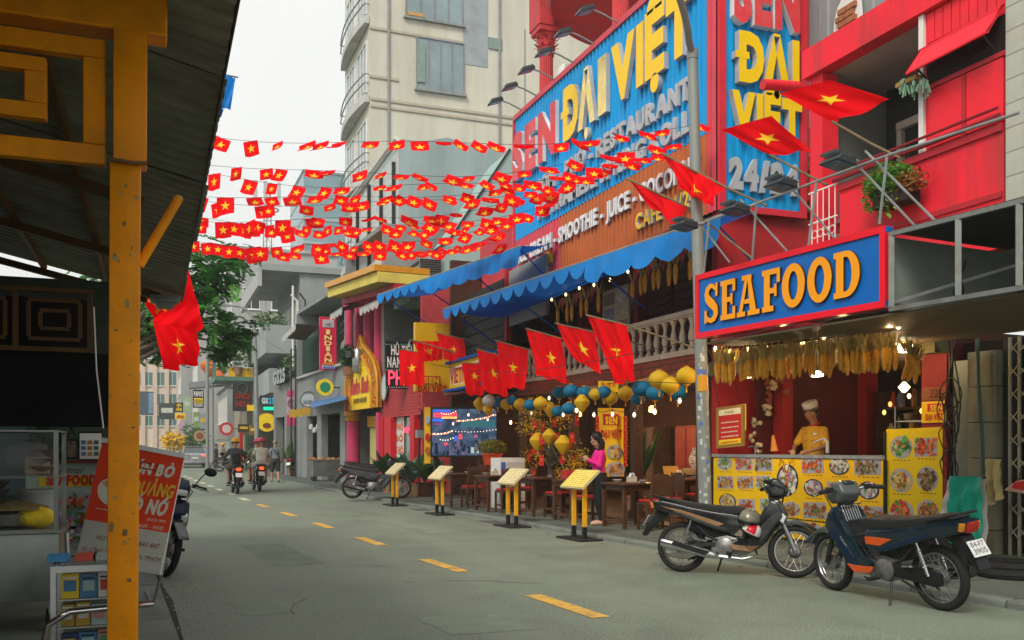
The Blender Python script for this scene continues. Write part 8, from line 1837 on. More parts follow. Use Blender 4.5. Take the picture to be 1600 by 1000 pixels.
for row in (((714,658),(774,648),19,2),((676,678),(706,674),12,2),((712,674),(775,671),14,1),((688,687),(708,684),6,1.3),((690,646),(712,643),7,1.4)):
 (u0, v0),(u1, v1), n, s=row
 for i in range(n):
  t=i/(n-1); u, v=u0+(u1-u0)*t, v0+(v1-v0)*t+2.2*math.sin(PI*t)+rnd.uniform(-.6,.6)
  (mb if i % 2 or s < 1.5 else mr2).poly([scr(u+s*.62*math.cos(q), v+s*.62*math.sin(q),.021+.00015*i) for q in [j*PI/4 for j in range(8)]])
md.wb('crowd', [glow('crowd_dark', (.02,.03,.06),.3), glow('crowd_blue', (.08,.1,.2),.5), glow('crowd_violet', (.16,.12,.22),.5)], scn, kind='stuff')
mb.wb('lamp_glow', glow('screen_lamp_white', (1,.8,.5),1.6), scn, kind='stuff'); mr2.wb('lamp_glow', glow('screen_lamp_red', (1,.2,.06),1.4), scn, kind='stuff')
for u in (680,768): MB().tube([scr(u, 712,-.1), V((*scr(u, 712,-.1).xy, PZ))],.05,6).wb('support', DARKMETAL, scn)
ystr = thing('yellow_side_panel', 'tall yellow panel with dish pictures left of the giant screen', 'panel', at(669,720,23.6))
a_, b__ = at(663,724,23.6), at(672.5,636,23.6); MB().slab([V((a_.x, a_.y, a_.z)), at(672.5,724,23.6), b__, at(663,636,23.6)], SN, .05).wb('panel', YEL, ystr)
for v, c in ((656, PLATEM),(683, REDPR),(704, foodm((.4,.14,.03)))): MB().poly([at(668+4*math.cos(t), v+6*math.sin(t),23.54) for t in [i*PI / 8 for i in range(16)]]).wb('dish_print', c, ystr)
ub = thing('meter_box', 'grey meter box on the pillar beside the yellow side panel', 'box', at(658,683,24)); MB().box(at(658,678,24),(.26,.2,.2)).wb('box', GREYPAINT, ub); MB().tube([at(656,682,24), at(654,720,24), at(655,760,24)],.03,5).tube([at(659,640,24.1), at(659,674,24.1)],.03,5).wb('conduit', DARKMETAL, ub)
ys_ = thing('projecting_sign', 'yellow projecting sign, SEN in a red box over ĐẠI VIỆT, behind small flags', 'sign', ony(677,610,23.1)); pboard('board', ys_, 649,702,506,611,23.1, mat('sign_amber', (.72,.45,.012),.4,0,.06,2),.18)
pboard('red_box', ys_, 659,688,588,600,23.08, REDPR, .006); ptext(ys_, 'SEN', 663,686,598.5,23.07,.15, YELPR, .06); ptext(ys_, 'ĐẠI VIỆT', 652,698,613 - 1.5,23.07,.15, REDPR, .06)
vs = thing('fascia_sign', 'yellow fascia sign lettered VIETNAMESE in red along the balcony edge', 'sign', (7.0,21,2.9)); y0, y1 = onx(703,600,7.0).y, 19.4
MB().bb((6.98, y1,2.86),(7.1, y0,3.5)).wb('board', mat('sign_amber', (.72,.45,.012)), vs); MB().bb((6.9, y1,3.5),(7.2, y0+.1,3.56)).bb((6.85, y1,2.8),(7.2, y0+.1,2.855)).wb('blue_edge', AWN, vs)
text_block('lettering', vs, 'VIETNAMESE', (6.978,(y0+y1) / 2+.1,2.98), UF, VZ, y0 - y1 - .3,.4, WHITEPR, .06); text_block('lettering', vs, 'VIETNAMESE', (6.974,(y0+y1) / 2+.1,3.0), UF, VZ, y0 - y1 - .4,.36, REDPR, .035)
def clump(name, label, cat, u, v, d, n, L, spread, m, pot_m=None, ph=.3, pr=.18, group=None, wid=.1, dr=.4, seed=1, base=None):
 """arching blades rising out of a pot"""
 rnd=random.Random(seed); p=onz(u, v, PZ) if base is None else V(base); t=thing(name, label, cat, p, 0, group)
 if pot_m: MB().lathe([(pr*.7,0),(pr, ph),(pr*1.08, ph),(pr*1.08, ph*.92),(pr*.9, ph*.93),(.01, ph*.9)], p, 18).wb('pot', pot_m, t)
 mb=MB(); o=p+VZ*(ph if pot_m else 0)
 for k in range(n):
  a=rnd.uniform(0,6.28); l=L*rnd.uniform(.6,1.1); s=spread*rnd.uniform(.3,1); q=V((math.cos(a), math.sin(a),0)); sd=V((-q.y, q.x, 0)); w=wid*rnd.uniform(.6,1.2)
  pts=[o+q*(s*l*i/5)+VZ*(l*(i/5)-dr*l*s*(i/5) ** 2.2) for i in range(6)]; ws=[.015,.02, w*.6, w, w*.8,.005]
  for i in range(5): mb.add([pts[i]-sd*ws[i], pts[i]+sd*ws[i], pts[i+1]+sd*ws[i+1], pts[i+1]-sd*ws[i+1]],[(0,1,2,3)])
 mb.wb('leaves', m, t); return t
TER = mat('terracotta', (.3,.17,.09),.8,0,.15,6, dirt=.3)
LEAFD = mat('leaf_dark', (.02,.07,.02),.4,0,.3,4, sub=.25)
pb3 = onx(992,750,8.6); clump('banana_plant', 'broad leaved green plant standing by the dark post behind the tables', 'plant', 0,0,0,22,1.5,.45, LEAFD, TER, .4,.2, wid=.09, seed=4, base=(8.6, pb3.y, PZ))
clump('potted_plant', 'pale green large-leaved plant in a tan pot before the noodle shop', 'plant', 644,776,22,40,1.15,.8, mat('leaf_grey_green', (.1,.2,.12),.5,0,.3,4, sub=.25), mat('tan_pot', (.42,.28,.16),.8,0,.12,5),.35,.26, wid=.16, dr=.8, seed=7)
clump('potted_plant', 'dark green plant in a brown planter right of the tan pot', 'plant', 664,776,22,26,.8,.7, LEAFL, mat('brown_planter', (.07,.03,.015),.7),.38,.24, wid=.09, seed=8)
clump('potted_plant', 'dark leafy plant in a planter under the giant screen', 'plant', 684,774,23,26,.75,.8, LEAFD, mat('brown_planter', (.07,.03,.015)),.38,.24, wid=.09, seed=9)
clump('potted_plant', 'leafy plant behind the parked motorbikes at the noodle shop', 'plant', 608,770,25,30,1.1,.8, LEAFD, TER, .3,.22, wid=.12, seed=10)
clump('potted_plant', 'bushy green plant between the screen and the yellow blossom', 'plant', 732,770,24,30,1.0,.8, LEAFD, TER, .3,.22, wid=.1, seed=11)
clump('potted_plant', 'small green plant by the grey shop piers', 'plant', 455,742,40,24,1.5,.6, LEAFL, TER, .3,.2, wid=.12, seed=12)
pp = at(769,726,22.4); fp_ = thing('flower_pot', 'orange red flower pot with a round yellow green chrysanthemum before the screen', 'plant', pp); MB().lathe([(.19,0),(.25,.27),(.27,.27),(.27,.24),(.2,.24)], pp, 18).wb('pot', mat('orange_pot', (.6,.075,.02),.45), fp_); leaf_cloud('foliage', pp+VZ*.42,(.36,.36,.2),900,.05, mat('chrysanthemum', (.22,.22,.02),.7,0,.4,8), fp_, 4)
st_ = thing('plant_table', 'dark stand under the orange flower pot', 'stand', (pp.x, pp.y, PZ)); MB().box((pp.x, pp.y, (pp.z+PZ) / 2),(.5,.5, pp.z - PZ - .002)).wb('body', mat('stand_red_brown', (.1,.02,.012),.5), st_)
wc = thing('drinks_cabinet', 'white cabinet with blue labels and a small notice beside the flower pot', 'cabinet', at(800,760,20.2)); a_ = at(801,762,20.2); MB().box((a_.x, a_.y+.3,.62),(.58,.6,1.1)).wb('body', WHITEP, wc); MB().box((a_.x+.07, a_.y - .008,.68),(.4,.014,.8)).wb('door', mat('cabinet_grey', (.5,.5,.47),.5), wc)
for z in (.95,.42): MB().box((a_.x - .22, a_.y - .009, z),(.1,.012,.26)).wb('blue_label', flat('label_blue', (.08,.14,.4)), wc)
MB().box((a_.x+.12, a_.y - .018,.8),(.24,.006,.14)).wb('notice', flat('notice_tan', (.5,.36,.2)), wc)
jar = thing('clay_jar', 'large brown clay jar with a stone lid behind the lamp post', 'jar', onz(1082,790, PZ)); pj = onz(1079,793, PZ)+V((.25,.2,0)); MB().lathe([(.2,0),(.3,.15),(.36,.4),(.33,.62),(.25,.72)], pj, 24).wb('body', mat('jar_glaze', (.06,.04,.025),.3,0,.3,5), jar); MB().lathe([(.3,.722),(.31,.74),(.31,.84),(.29,.86),(.01,.86)], pj, 24).wb('lid', mat('stone_lid', (.3,.25,.17),.8), jar)
vz = thing('porcelain_vase', 'blue and white porcelain vase on the clay jar', 'vase', pj+VZ*.862); vm = mat('porcelain', (.5,.53,.56),.2,0,0); n1 = vm.node_tree; v1 = n1.nodes.new('ShaderNodeTexVoronoi'); v1.inputs['Scale'].default_value = 22; r1_ = n1.nodes.new('ShaderNodeValToRGB'); r1_.color_ramp.elements[0].position = .3; r1_.color_ramp.elements[0].color = (.02,.05,.2,1); r1_.color_ramp.elements[1].position = .42; r1_.color_ramp.elements[1].color = (.5,.53,.56,1); t1 = n1.nodes.new('ShaderNodeTexCoord'); n1.links.new(t1.outputs['Object'], v1.inputs['Vector']); n1.links.new(v1.outputs['Distance'], r1_.inputs[0]); n1.links.new(r1_.outputs[0], n1.nodes['Principled BSDF'].inputs['Base Color'])
MB().lathe([(.09,0),(.14,.1),(.15,.22),(.1,.34),(.06,.4),(.08,.46),(.05,.45)], pj+VZ*.862,20).wb('body', vm, vz)
bt = thing('blossom_tree', 'artificial yellow blossom tree hung with red envelopes behind the tables', 'tree', onx(862,770,7.5)); pbt = onx(860,770,7.5); pbt.z = PZ
MB().tube([pbt, pbt+VZ*.9, pbt+V((.05,.1,1.9))],[.06,.05,.02],7).wb('trunk', BARK, bt)
rnd=random.Random(31)
for k in range(14):
 e = onx(rnd.uniform(822,902), rnd.uniform(632,740),7.5+rnd.uniform(-.3,.4)); MB().tube([pbt+VZ*rnd.uniform(.8,1.6), pbt.lerp(e, .6)+VZ*.5, e],[.02,.012,.005],4).wb('branch', BARK, bt)
 leaf_cloud('blossom', e, (.3,.3,.26),150,.035, LEAFY if k % 3 else mat('leaf_olive', (.12,.13,.02),.6,0,.3,5), bt, k)
def wh(k): return ['at its %s' % a+' %s' % b for a in ('top', 'upper', 'middle', 'lower', 'foot') for b in ('left', 'middle', 'right', 'far right')][k]
for k in range(17):
 e = onx(rnd.uniform(825,842)+20*(k % 4), rnd.uniform(655,668)+19*(k // 4),7.25+rnd.uniform(-.2,.3)); o = thing('red_envelope', 'red lucky envelope in the blossom tree, %s' % wh(k), 'envelope', e, 0, 'red envelopes in the blossom tree'); MB().box(e, (.1,.012,.19), rz=rnd.uniform(-.8,.8)).wb('paper', REDPR, o); MB().box(e+V((-.0,-.009,.02)),(.04,.004,.05)).wb('gold_mark', GOLD, o)
sp2 = thing('tall_poster', 'tall yellow SEN ĐẠI VIỆT poster with noodle bowls between red scrolls', 'poster', ony(955,750,15.7)); pboard('sheet', sp2,935,975,638,745,15.7, YELPR, .03); pboard('red_box', sp2,943,967,647,664,15.68, REDPR, .006); ptext(sp2, 'SEN', 945.5,964.5,662,15.67,.13, YELPR, .06); ptext(sp2, 'ĐẠI VIỆT', 938,972,683,15.67,.13, REDPR, .06)
ldish(sp2,960,706,15.68,.16,.14, 'noodle', 5); ldish(sp2,962,733,15.68,.2,.14, 'fry', 6)
for u in (931,975): t = thing('red_scroll', 'red beaded scroll at the %s edge of the tall yellow poster' % ('left' if u < 950 else 'right'), 'scroll', ony(u+2,730,15.6)); pboard('strip', t, u, u+5,650,730,15.6, REDPR, .02); mb = MB(); [mb.ball(ony(u+2.5+2*(q % 2),652+q*5,15.58),.016,6,4) for q in range(16)]; mb.wb('bead', GOLD, t, kind='stuff')
yt = thing('yellow_signboard', 'small yellow signboard hanging between the lanterns', 'sign', ony(951,612,14.6)); pboard('board', yt, 936,966,596,612,14.6, YELPR, .03); ptext(yt, 'SEN ĐẠI VIỆT', 939,963,602,14.58,.05, REDPR, .035)
def plamp(p, e, col=(1,.56,.24), r=.08):
 l = bpy.data.lights.new('lamp_light', 'POINT'); l.energy = e; l.color = col; l.shadow_soft_size = r; o = bpy.data.objects.new('lamp_light', l); COL.objects.link(o); o.location = p; return o
for k, (x, y, z) in enumerate(((9.6,14.2,2.2),(9.8,17.2,2.2),(9.6,20.4,2.2),(10.2,15.6,5.0),(10.2,20.0,5.0))):
 o = thing('pendant_lamp', ['warm pendant lamp inside the open dining room nearest the stall', 'warm pendant lamp in the middle of the dining room', 'warm pendant lamp at the far end of the dining room', 'ceiling lamp on the upper floor behind the balcony', 'ceiling lamp on the upper floor further along'][k], 'lamp', (x, y, z)); MB().lathe([(.03,.08),(.07,.04),(.075,-.04),(.03,-.06)],(x, y, z),12).wb('shade', mat('amber_glass', (.6,.3,.08),.3,0,0, emit=2.5, ecol=(1,.5,.16)), o); MB().tube([(x, y, z+.1),(x, y, 2.7 if z < 3 else 5.29)],.006,4).wb('cord', WIRE, o); plamp((x, y, z - .2),55 if z < 3 else 14, r=.1)
for k, (y, m, w) in enumerate(((13.6,(.3,.07,.03),.9),(15.9,(.12,.06,.03),1.3),(18.4,(.25,.04,.03),1.0),(20.3,(.1,.07,.05),.8))):
 o = thing('wall_cabinet', ['red lacquer cabinet on the back wall of the dining room', 'long dark sideboard on the back wall', 'red cabinet further along the back wall', 'dark cupboard at the far end of the dining room'][k], 'cabinet', (11.6, y, PZ)); MB().bb((11.4, y - w / 2,.1),(11.88, y+w / 2,1.9)).wb('body', flat('cabinet_%d' % k, m, var=.3), o)
 for q in (0,1): MB().bb((11.37, y - w / 2+.03+q*w / 2,.15),(11.398, y - .03+q*w / 2,1.85)).wb('door', flat('cabinet_door_%d' % k, tuple(x*1.3 for x in m), var=.3), o)
fan = thing('wall_disc', 'dim round woven tray on the inner wall behind the vase', 'tray', (9.2,13.2,1.5)); MB().cyl((9.15,13.3,1.75),(9.2,13.3,1.75),.36, n=28).wb('tray', mat('woven_tray', (.14,.08,.035),.8,0,.3,12), fan)
# ------------------------------------------------------------------ corn, garlic and lamps of the stall
gs_a, gs_b = at(1122,545,11.3), at(1396,514,9.8); cg = thing('corn_garland', 'long row of dried corn cobs hung by their husks under the seafood sign', 'garland', gs_a)
COB = mat('dried_corn', (.78,.36,.03),.55,0,.25,20, bump=.8, bscale=70); HUSK = mat('corn_husk', (.6,.44,.14),.8,0,.35,12, sub=.25)
MB().tube([gs_a, gs_a.lerp(gs_b, .5) - VZ*.02, gs_b],.012,6).wb('pole', WOODD, cg)
cobm = MB().lathe([(.004,-.25),(.018,-.235),(.029,-.17),(.032,-.1),(.03,-.03),(.018,0)], n=9, ribs=-.06).mesh('cob', COB); hms = []
for q in range(4):
 rnd=random.Random(q); mb=MB()
 for k in range(13):
  a=rnd.uniform(0,6.28); r=rnd.uniform(.03,.075); w=rnd.uniform(.006,.014); t0=V((.012*math.cos(a),.012*math.sin(a),-.01)); t1=V((r*math.cos(a), r*math.sin(a), rnd.uniform(.06,.13))); t2=V((r*1.5*math.cos(a+.3), r*1.5*math.sin(a+.3), rnd.uniform(.12,.24))); s=V((-math.sin(a), math.cos(a),0))*w
  mb.add([t0-s*.4, t0+s*.4, t1+s, t1-s],[(0,1,2,3)]); mb.add([t1-s, t1+s, t2+s*.2],[(0,1,2)])
 hms.append(mb.mesh('husk', HUSK))
rnd=random.Random(17); inv=WM[cg.name].inverted()
for k in range(86):
 p = gs_a.lerp(gs_b, (k+.5) / 86)+V((rnd.uniform(-.09,.09), rnd.uniform(-.09,.09),-.19+rnd.uniform(-.03,.03))); M = inv @ Matrix.Translation(p) @ Matrix.Rotation(rnd.uniform(-.12,.12),4, 'X') @ Matrix.Rotation(rnd.uniform(0,6),4, 'Z') @ Matrix.Scale(rnd.uniform(.75,1.02),4); inst(cobm, 'cob', cg, M); inst(hms[k % 4], 'husk', cg, M)
cb2 = thing('corn_bunch', 'loose bunch of dried corn cobs hanging beside the bright rectangular lamp', 'corn', at(1423,545,10.2)); inv = WM[cb2.name].inverted()
for k in range(9): p = at(1423+rnd.uniform(-6,10),552+rnd.uniform(0,16),10.3+rnd.uniform(-.08,.08)); M = inv @ Matrix.Translation(p) @ Matrix.Rotation(rnd.uniform(-.5,.6),4, 'Y') @ Matrix.Rotation(rnd.uniform(-.3,.3),4, 'X'); inst(cobm, 'cob', cb2, M); inst(hms[k % 4], 'husk', cb2, M)
gb = thing('garlic_braid', 'braids of garlic and dried chillies hanging at the left of the stall', 'garlic', npx(1222,640,-.5)); GAR = mat('garlic_skin', (.5,.4,.24),.6,0,.2,14); CHI = mat('dried_chilli', (.25,.05,.02),.5,0,.3,14)
for u, v0, v1, n, m in ((1207,595,610,12, GAR),(1198,630,648,10, GAR),(1183,655,668,9, GAR),(1176,675,690,10, GAR),(1184,690,706,8, GAR),(1200,585,640,30, CHI),(1219,585,596,10, CHI),(1226,610,614,8, CHI)):
 for k in range(n): p = npx(u+rnd.uniform(-5,5), rnd.uniform(v0, v1),-.5+rnd.uniform(-.1,.1)); MB().ball(p, rnd.uniform(.028,.042),8,6).wb('bulb', m, gb)
MB().tube([npx(1205,575,-.5), npx(1204,640,-.5)],.006,4).tube([npx(1180,640,-.5), npx(1182,700,-.5)],.006,4).wb('cord', WIRE, gb)
tag(MB().tube([npx(1210,705,-.4), npx(1208,680,-.4)],[.06,.02],8).build('orange_cloth', mat('orange_cloth', (.6,.2,.04),.8)), 'orange cloth hanging above the counter by the garlic', 'cloth')
for k, (u, v, d, w, h, lab) in enumerate(((1413,543,10.6,.15,.11, 'bright rectangular lamp at the right of the corn garland'),(1276,584,11.6,.13,.07, 'white lamp below the middle of the corn garland'),(1166,586,12.4,.12,.08, 'white lamp below the left of the corn garland'))):
 p = at(u, v, d); o = thing('work_lamp', lab, 'lamp', p); MB().prism([(-w / 2,-h / 2),(w / 2,-h / 2),(w / 2*1.05, h / 2),(-w / 2*1.05, h / 2)],-.05,.05, bev=.01, fr=lambda q: p+q).wb('glowing_glass', mat('lamp_white_hot', (1,.9,.75),.3,0,0, emit=7, ecol=(1,.8,.5)), o); MB().tube([p+VZ*h / 2, V((p.x, p.y, 2.61))],.006,4).wb('cord', WIRE, o); plamp(p+V((.1,.15,-.12)),(6,18,14)[k],(1,.62,.3),.06)
o = thing('pendant_lamp', 'warm lamp over the kitchen shelf behind the cook', 'lamp', npt(1.5,-2.1,2.3)); p = npt(1.5,-2.1,2.3); MB().lathe([(.02,.08),(.09,0),(.02,-.08)], p, 10).wb('shade', BULB, o); MB().tube([p+VZ*.08, V((p.x, p.y, 2.67))],.006,4).wb('cord', WIRE, o); plamp(p - VZ*.2,7,(1,.6,.28))
def bulbs(label, pts, group=None, lit=True, wire=True, r=.026, every=None, sag=.03):
 t = thing('string_lights', label, 'string lights', pts[0])
 for i, p in enumerate(pts):
  on=lit if every is None else (i % every == 0)
  b_ = MB().lathe([(.005,-r*1.5),(r*.8,-r*.9),(r, 0),(r*.6, r*.9),(r*.45, r*1.3)], p, 8).wb('bulb', BULB if on else BULBOFF, t); MB().cyl(p+VZ*r*1.2, p+VZ*r*2.6, r*.5, n=6).wb('socket', BLACKP, b_)
 if wire:
  w=[];
  for a, b in zip(pts, pts[1:]): w += [a+VZ*r*2.5, a.lerp(b, .5)+VZ*(r*2.5+sag)]
  MB().tube(w+[pts[-1]+VZ*r*2.5],.006,4).wb('cord', WIRE, t)
 return t
bulbs('string of lit bulbs under the seafood sign before the corn', [at(u, v, 11.6 - (u - 1118) / 290*2.2) for u, v in ((1118,545),(1141,550),(1169,545),(1196,540),(1224,529),(1254,534),(1287,525),(1317,517),(1359,509),(1404,509))], every=1)
for u, v in ((1141,550),(1224,529),(1317,517),(1390,511)): plamp(at(u, v, 11.5-(u-1118)/290*2.2),3.5,(1,.66,.3),.03)
tag(MB().tube([at(1110,532,11.3), at(1180,520,10.6), at(1222,508,10.2), at(1262,510,10.0), at(1300,498,9.6), at(1340,490,9.3), at(1372,488,9.1)],.006,4).build('loose_cable', mat('pale_cable', (.4,.4,.38),.6)), 'pale slack cable strung below the SEAFOOD sign', 'cable')
bulbs('warm bulbs under the edge of the lower blue awning', [onx(u, v, 7.9) for u, v in ((862,468),(884,460),(905,450),(928,445),(953,437),(981,424),(1007,408),(1041,398),(1079,385))], every=1, r=.024)
bulbs('pale bulbs strung among the lanterns before the dining room', [onx(u, v, 6.95) for u, v in ((692,652),(708,662),(732,648),(762,655),(798,660),(830,645),(858,622),(880,648),(901,641),(928,648),(957,647),(991,648),(1023,643),(1062,626))], every=4, r=.03, sag=-.04)
def pennants(label, pts, group):
 rnd = random.Random(len(label)); t = thing('corn_pennants', label, 'decoration', pts[0])
 MB().tube(pts, .006,4).wb('cord', WIRE, t)
 for i in range(len(pts)-1):
  for q in range(3):
   p=pts[i].lerp(pts[i+1],(q+.5)/3)
   if q == 1: MB().add([p+V((0,.12,0)), p+V((0,-.12,0)), p+V((-.02,0,-.28))],[(0,1,2)]).wb('red_pennant', REDPR, t)
   else: M = WM[t.name].inverted() @ Matrix.Translation(p - VZ*.2) @ Matrix.Scale(1.3,4); inst(cobm, 'cob', t, M); inst(hms[q], 'husk', t, M); inst(cobm, 'cob', t, M @ Matrix.Translation((.03,.06,.0)))
pennants('dried corn and red pennants under the right end of the lower awning', [onx(u, v, 8.05) for u, v in ((985,425),(1005,412),(1025,404),(1050,396),(1085,384))], None)
pennants('dried corn and pennants under the middle of the lower awning', [onx(u, v, 8.05) for u, v in ((868,470),(890,463),(912,453),(940,444))], None)
# ================================================================== lanterns
LB = mat('lantern_blue', (.008,.17,.31),.5,0,.12,4, sub=.3); LYW = mat('lantern_yellow', (.66,.42,.015),.5,0,.12,4, sub=.3); LW = mat('lantern_white', (.5,.5,.46),.5,0,.12,4, sub=.3)
def lantern_proto(m, dia=False):
 t = thing('lantern', None, 'lantern')
 prof=[(.03,-.15),(.13,-.02),(.14,.03),(.04,.15)] if dia else [(.035,-.115),(.06,-.11),(.112,-.075),(.138,-.03),(.14,.0),(.134,.035),(.105,.08),(.06,.11),(.035,.115)]
 MB().lathe(prof, n=22, ribs=-.035).build('shade', m, t); MB().lathe([(.038,.113),(.04,.13),(.02,.135)], n=12).build('cap', GOLD, t); cap = MB().lathe([(.02,-.135),(.04,-.13),(.038,-.112)], n=12).build('cap', GOLD, t); MB().tube([(0,0,.13),(0,0,.3)],.004,4).build('cord', WIRE, t)
 MB().tube([(0,0,-.13),(.004,0,-.22)],[.008,.014],6).build('tassel', GOLD, cap); return t
pro = {'b': (lantern_proto(LB),[]), 'y': (lantern_proto(LYW),[]), 'w': (lantern_proto(LW),[]), 'd': (lantern_proto(LYW, True),[])}
cname = {'b': 'teal blue', 'y': 'golden yellow', 'w': 'white', 'd': 'diamond shaped yellow'}
lz=lambda k, x, y, s=1.: (k, 780+x/2.632,480+y/2.632, s)
lans = [lz('b', 247,352), lz('b', 295,345,1.05), lz('b', 350,352), lz('b', 430,350,.9), lz('b', 585,335,1.1), lz('b', 640,352), lz('b', 735,350), lz('b', 127,402,.95), lz('b', 285,417,.9), lz('b', 240,428,.85), lz('b', 570,378,.85), lz('y', 455,372), lz('y', 520,355), lz('y', 658,298,1.12), lz('y', 705,322), lz('y', 770,283,1.05), lz('y', 170,395), lz('y', 85,400), lz('y', 30,398), lz('d', 340,395), lz('d', 210,420), lz('y', 395,358,.8),('d', 749,631,1.05),('w', 764,626,1.05),('b', 778,629,1.),('y', 791,632,.95),('b', 800,626,.9),('y', 763,640,.9),('d', 840,690,1.2),('d', 858,682,1.),('d', 880,695,1.2)]
lans=[(k, u-(49 if 745 < u < 802 and s > .85 and v > 620 and v < 645 else 0)+(0), v, s) if False else (k, u, v, s) for k, u, v, s in lans]
seen={}
for k, u, v, s in sorted(lans, key=lambda q: q[1]):
 Xl=7.15+.35*math.sin(u*.31) if v < 660 else 7.1; p=onx(u, v, Xl); seen[k]=seen.get(k, 0)+1; rk=seen[k]
 M = Matrix.Translation(p) @ Matrix.Rotation(u, 4, 'Z') @ Matrix.Scale(s, 4); pr, used = pro[k]
 o=pr if not used else copy_tree(pr, None, M)
 if not used: used.append(1); o.matrix_local=M; WM[o.name]=M
 nth = ['leftmost', 'second', 'third', 'fourth', 'fifth', 'sixth', 'seventh', 'eighth', 'ninth', 'tenth', 'eleventh', 'twelfth', 'thirteenth', 'fourteenth', 'fifteenth'][rk - 1]
 o['label'] = '%s lantern, %s of its colour counting from the left' % (cname[k], nth); o['group'] = 'paper lanterns before the dining room'
hw2 = thing('lantern_wire', 'black wire carrying the paper lanterns under the balcony', 'wire', (7.2,16,2.5)); MB().tube([onx(u, v, 7.2) for u, v in ((690,612),(790,600),(900,590),(1000,578),(1090,560))],.008,5).wb('strand', WIRE, hw2); MB().tube([onx(u, v, 7.45) for u, v in ((740,618),(860,610),(960,598),(1092,570))],.008,5).wb('strand', WIRE, hw2)
# ================================================================== flags
FRED = mat('flag_red', (.95,.004,.01),.75,0,.04,4, sub=.45, spec=.08); FYEL = mat('flag_yellow', (.85,.58,.012),.6,0,.04,4, sub=.2)
POLE = mat('flag_pole', (.16,.12,.06),.5,0,.2,8)
def big_flag(label, c, dep, pole, rip=.05, k=3., star=(.5,.5,.2), ph=0., group='large flags on poles', plab=None, fold=0.):
 """c: corners at the hoist top, fly top, fly bottom, hoist bottom in photo pixels, dep their distances"""
 P = [at(u, v, d) for (u, v), d in zip(c, dep)]; n = (P[1] - P[0]).cross(P[3] - P[0]).normalized(); t = thing('flag', label, 'flag', P[0],0, group)
 def f(u, v):
  p=P[0].lerp(P[1], u).lerp(P[3].lerp(P[2], u), v); w=.35+.65*v
  return p+n*rip*w*(math.sin(k*2*PI*(u+.25*v)+ph)+.4*math.sin(k*3.7*PI*(u-.3*v)+ph)+fold*math.sin(PI*2.2*v+3*u))+VZ*.02*math.sin(k*2*PI*u+ph)*v
 MB().grid(f, 34,24).wb('cloth', FRED, t)
 W, H=((P[1]-P[0]).length+(P[2]-P[3]).length)/2,((P[3]-P[0]).length+(P[2]-P[1]).length)/2; r=star[2]*1.0
 pts=star_pts(1); mb=MB()
 for s in (-1,1):
  for i in range(10):
   a, b=pts[i], pts[(i+1) % 10]; N=4; g=[]
   for x in range(N+1):
    row=[]
    for y in range(N+1-x):
     q=((a[0]*x+b[0]*y)/N, (a[1]*x+b[1]*y)/N); u, v=star[0]+q[0]*r*min(1, H/W), star[1]-q[1]*r*min(1., W/H); e=.004
     nn=(f(u+e, v)-f(u, v)).cross(f(u, v+e)-f(u, v)).normalized(); row.append(f(u, v)+nn*.004*s)
    g.append(row)
   vs=[p for r_ in g for p in r_]; ix={}; q=0
   for x in range(N+1):
    for y in range(N+1-x): ix[x, y]=q; q += 1
   fs_=[]
   for x in range(N):
    for y in range(N-x):
     fs_.append((ix[x, y], ix[x+1, y], ix[x, y+1]))
     if x+y < N-1: fs_.append((ix[x+1, y], ix[x+1, y+1], ix[x, y+1]))
   mb.add(vs, fs_, 0, True)
 mb.wb('star', FYEL, t)
 if pole: MB().tube([at(*p) for p in pole],[.014]*len(pole),8).wb('pole', POLE, t)
 return t
D=lambda *a: a
big_flag('large flag furthest left over the PHỞ sign, hanging nearly flat', [(623,546),(662,552),(664,601),(625,603)], D(23.2,23.2,23.1,23.1),[(622,545,23.2),(662,552,23.2),(735,570,22.8)],.04,2.2)
big_flag('crumpled flag rolled up over the yellow projecting sign', [(644,533),(692,533),(690,563),(662,566)], D(23.1,23,23,23.1),[(640,530,23.1),(752,562,22.6)],.1,3.5,(.45,.5,.22),1.)
big_flag('flag high beside the yellow sign, flying above the three lower flags', [(682,521),(725,530),(727,566),(694,562)], D(23,22.6,22.6,23),[(680,519,23),(726,530,22.6),(772,543,22)],.05,2., (.55,.55,.2))
big_flag('small looking flag half covered by its neighbour above the screen', [(721,567),(752,569),(757,618),(730,617)], D(21,20.9,20.9,21),[(719,566,21),(752,569,20.9),(800,577,20.4)],.05,2., (.6,.4,.22),2)
big_flag('flag above the screen hanging between two overlapping flags', [(745,546),(781,555),(796,621),(754,611)], D(20,19.8,19.8,20),[(744,545,20),(782,556,19.8),(835,570,19.4)],.06,2.2,(.58,.5,.2),.5)
big_flag('squarish flag fourth from the nearest in the row over the lanterns', [(775,533),(825,545),(822,608),(786,605)], D(18.9,18.6,18.6,18.9),[(774,532,18.9),(826,546,18.6),(870,556,18.2)],.05,2., (.5,.53,.2),1.5)
big_flag('flag third from the nearest in the row over the lanterns', [(822,514),(877,529),(887,599),(838,587)], D(17.6,17.3,17.2,17.5),[(821,513,17.6),(878,529,17.3),(925,541,17)],.06,2., (.6,.52,.19),.2)
big_flag('flag second from the nearest in the row, drooping to a low corner', [(868,506),(929,519),(941,586),(896,560)], D(16.9,16.5,16.4,16.8),[(867,505,16.9),(930,519,16.5),(1010,541,15.8)],.05,2., (.55,.52,.19),2.2)
big_flag('nearest and largest flag of the row over the lanterns', [(916,493),(979,508),(994,594),(962,601)], D(15,14.6,14.5,14.9),[(915,492,15),(980,508,14.6),(1090,545,13.6)],.06,2., (.52,.5,.2),.8)
big_flag('flag flying flat high over the balcony corner, nearest the top right', [(1217,146),(1296,125),(1392,157),(1300,193)], D(9.9,9.5,9.3,9.6),[(1300,190,9.58),(1360,224,9.35),(1406,247,9.2)],.02,1.3,(.5,.48,.2),.5, fold=.5)
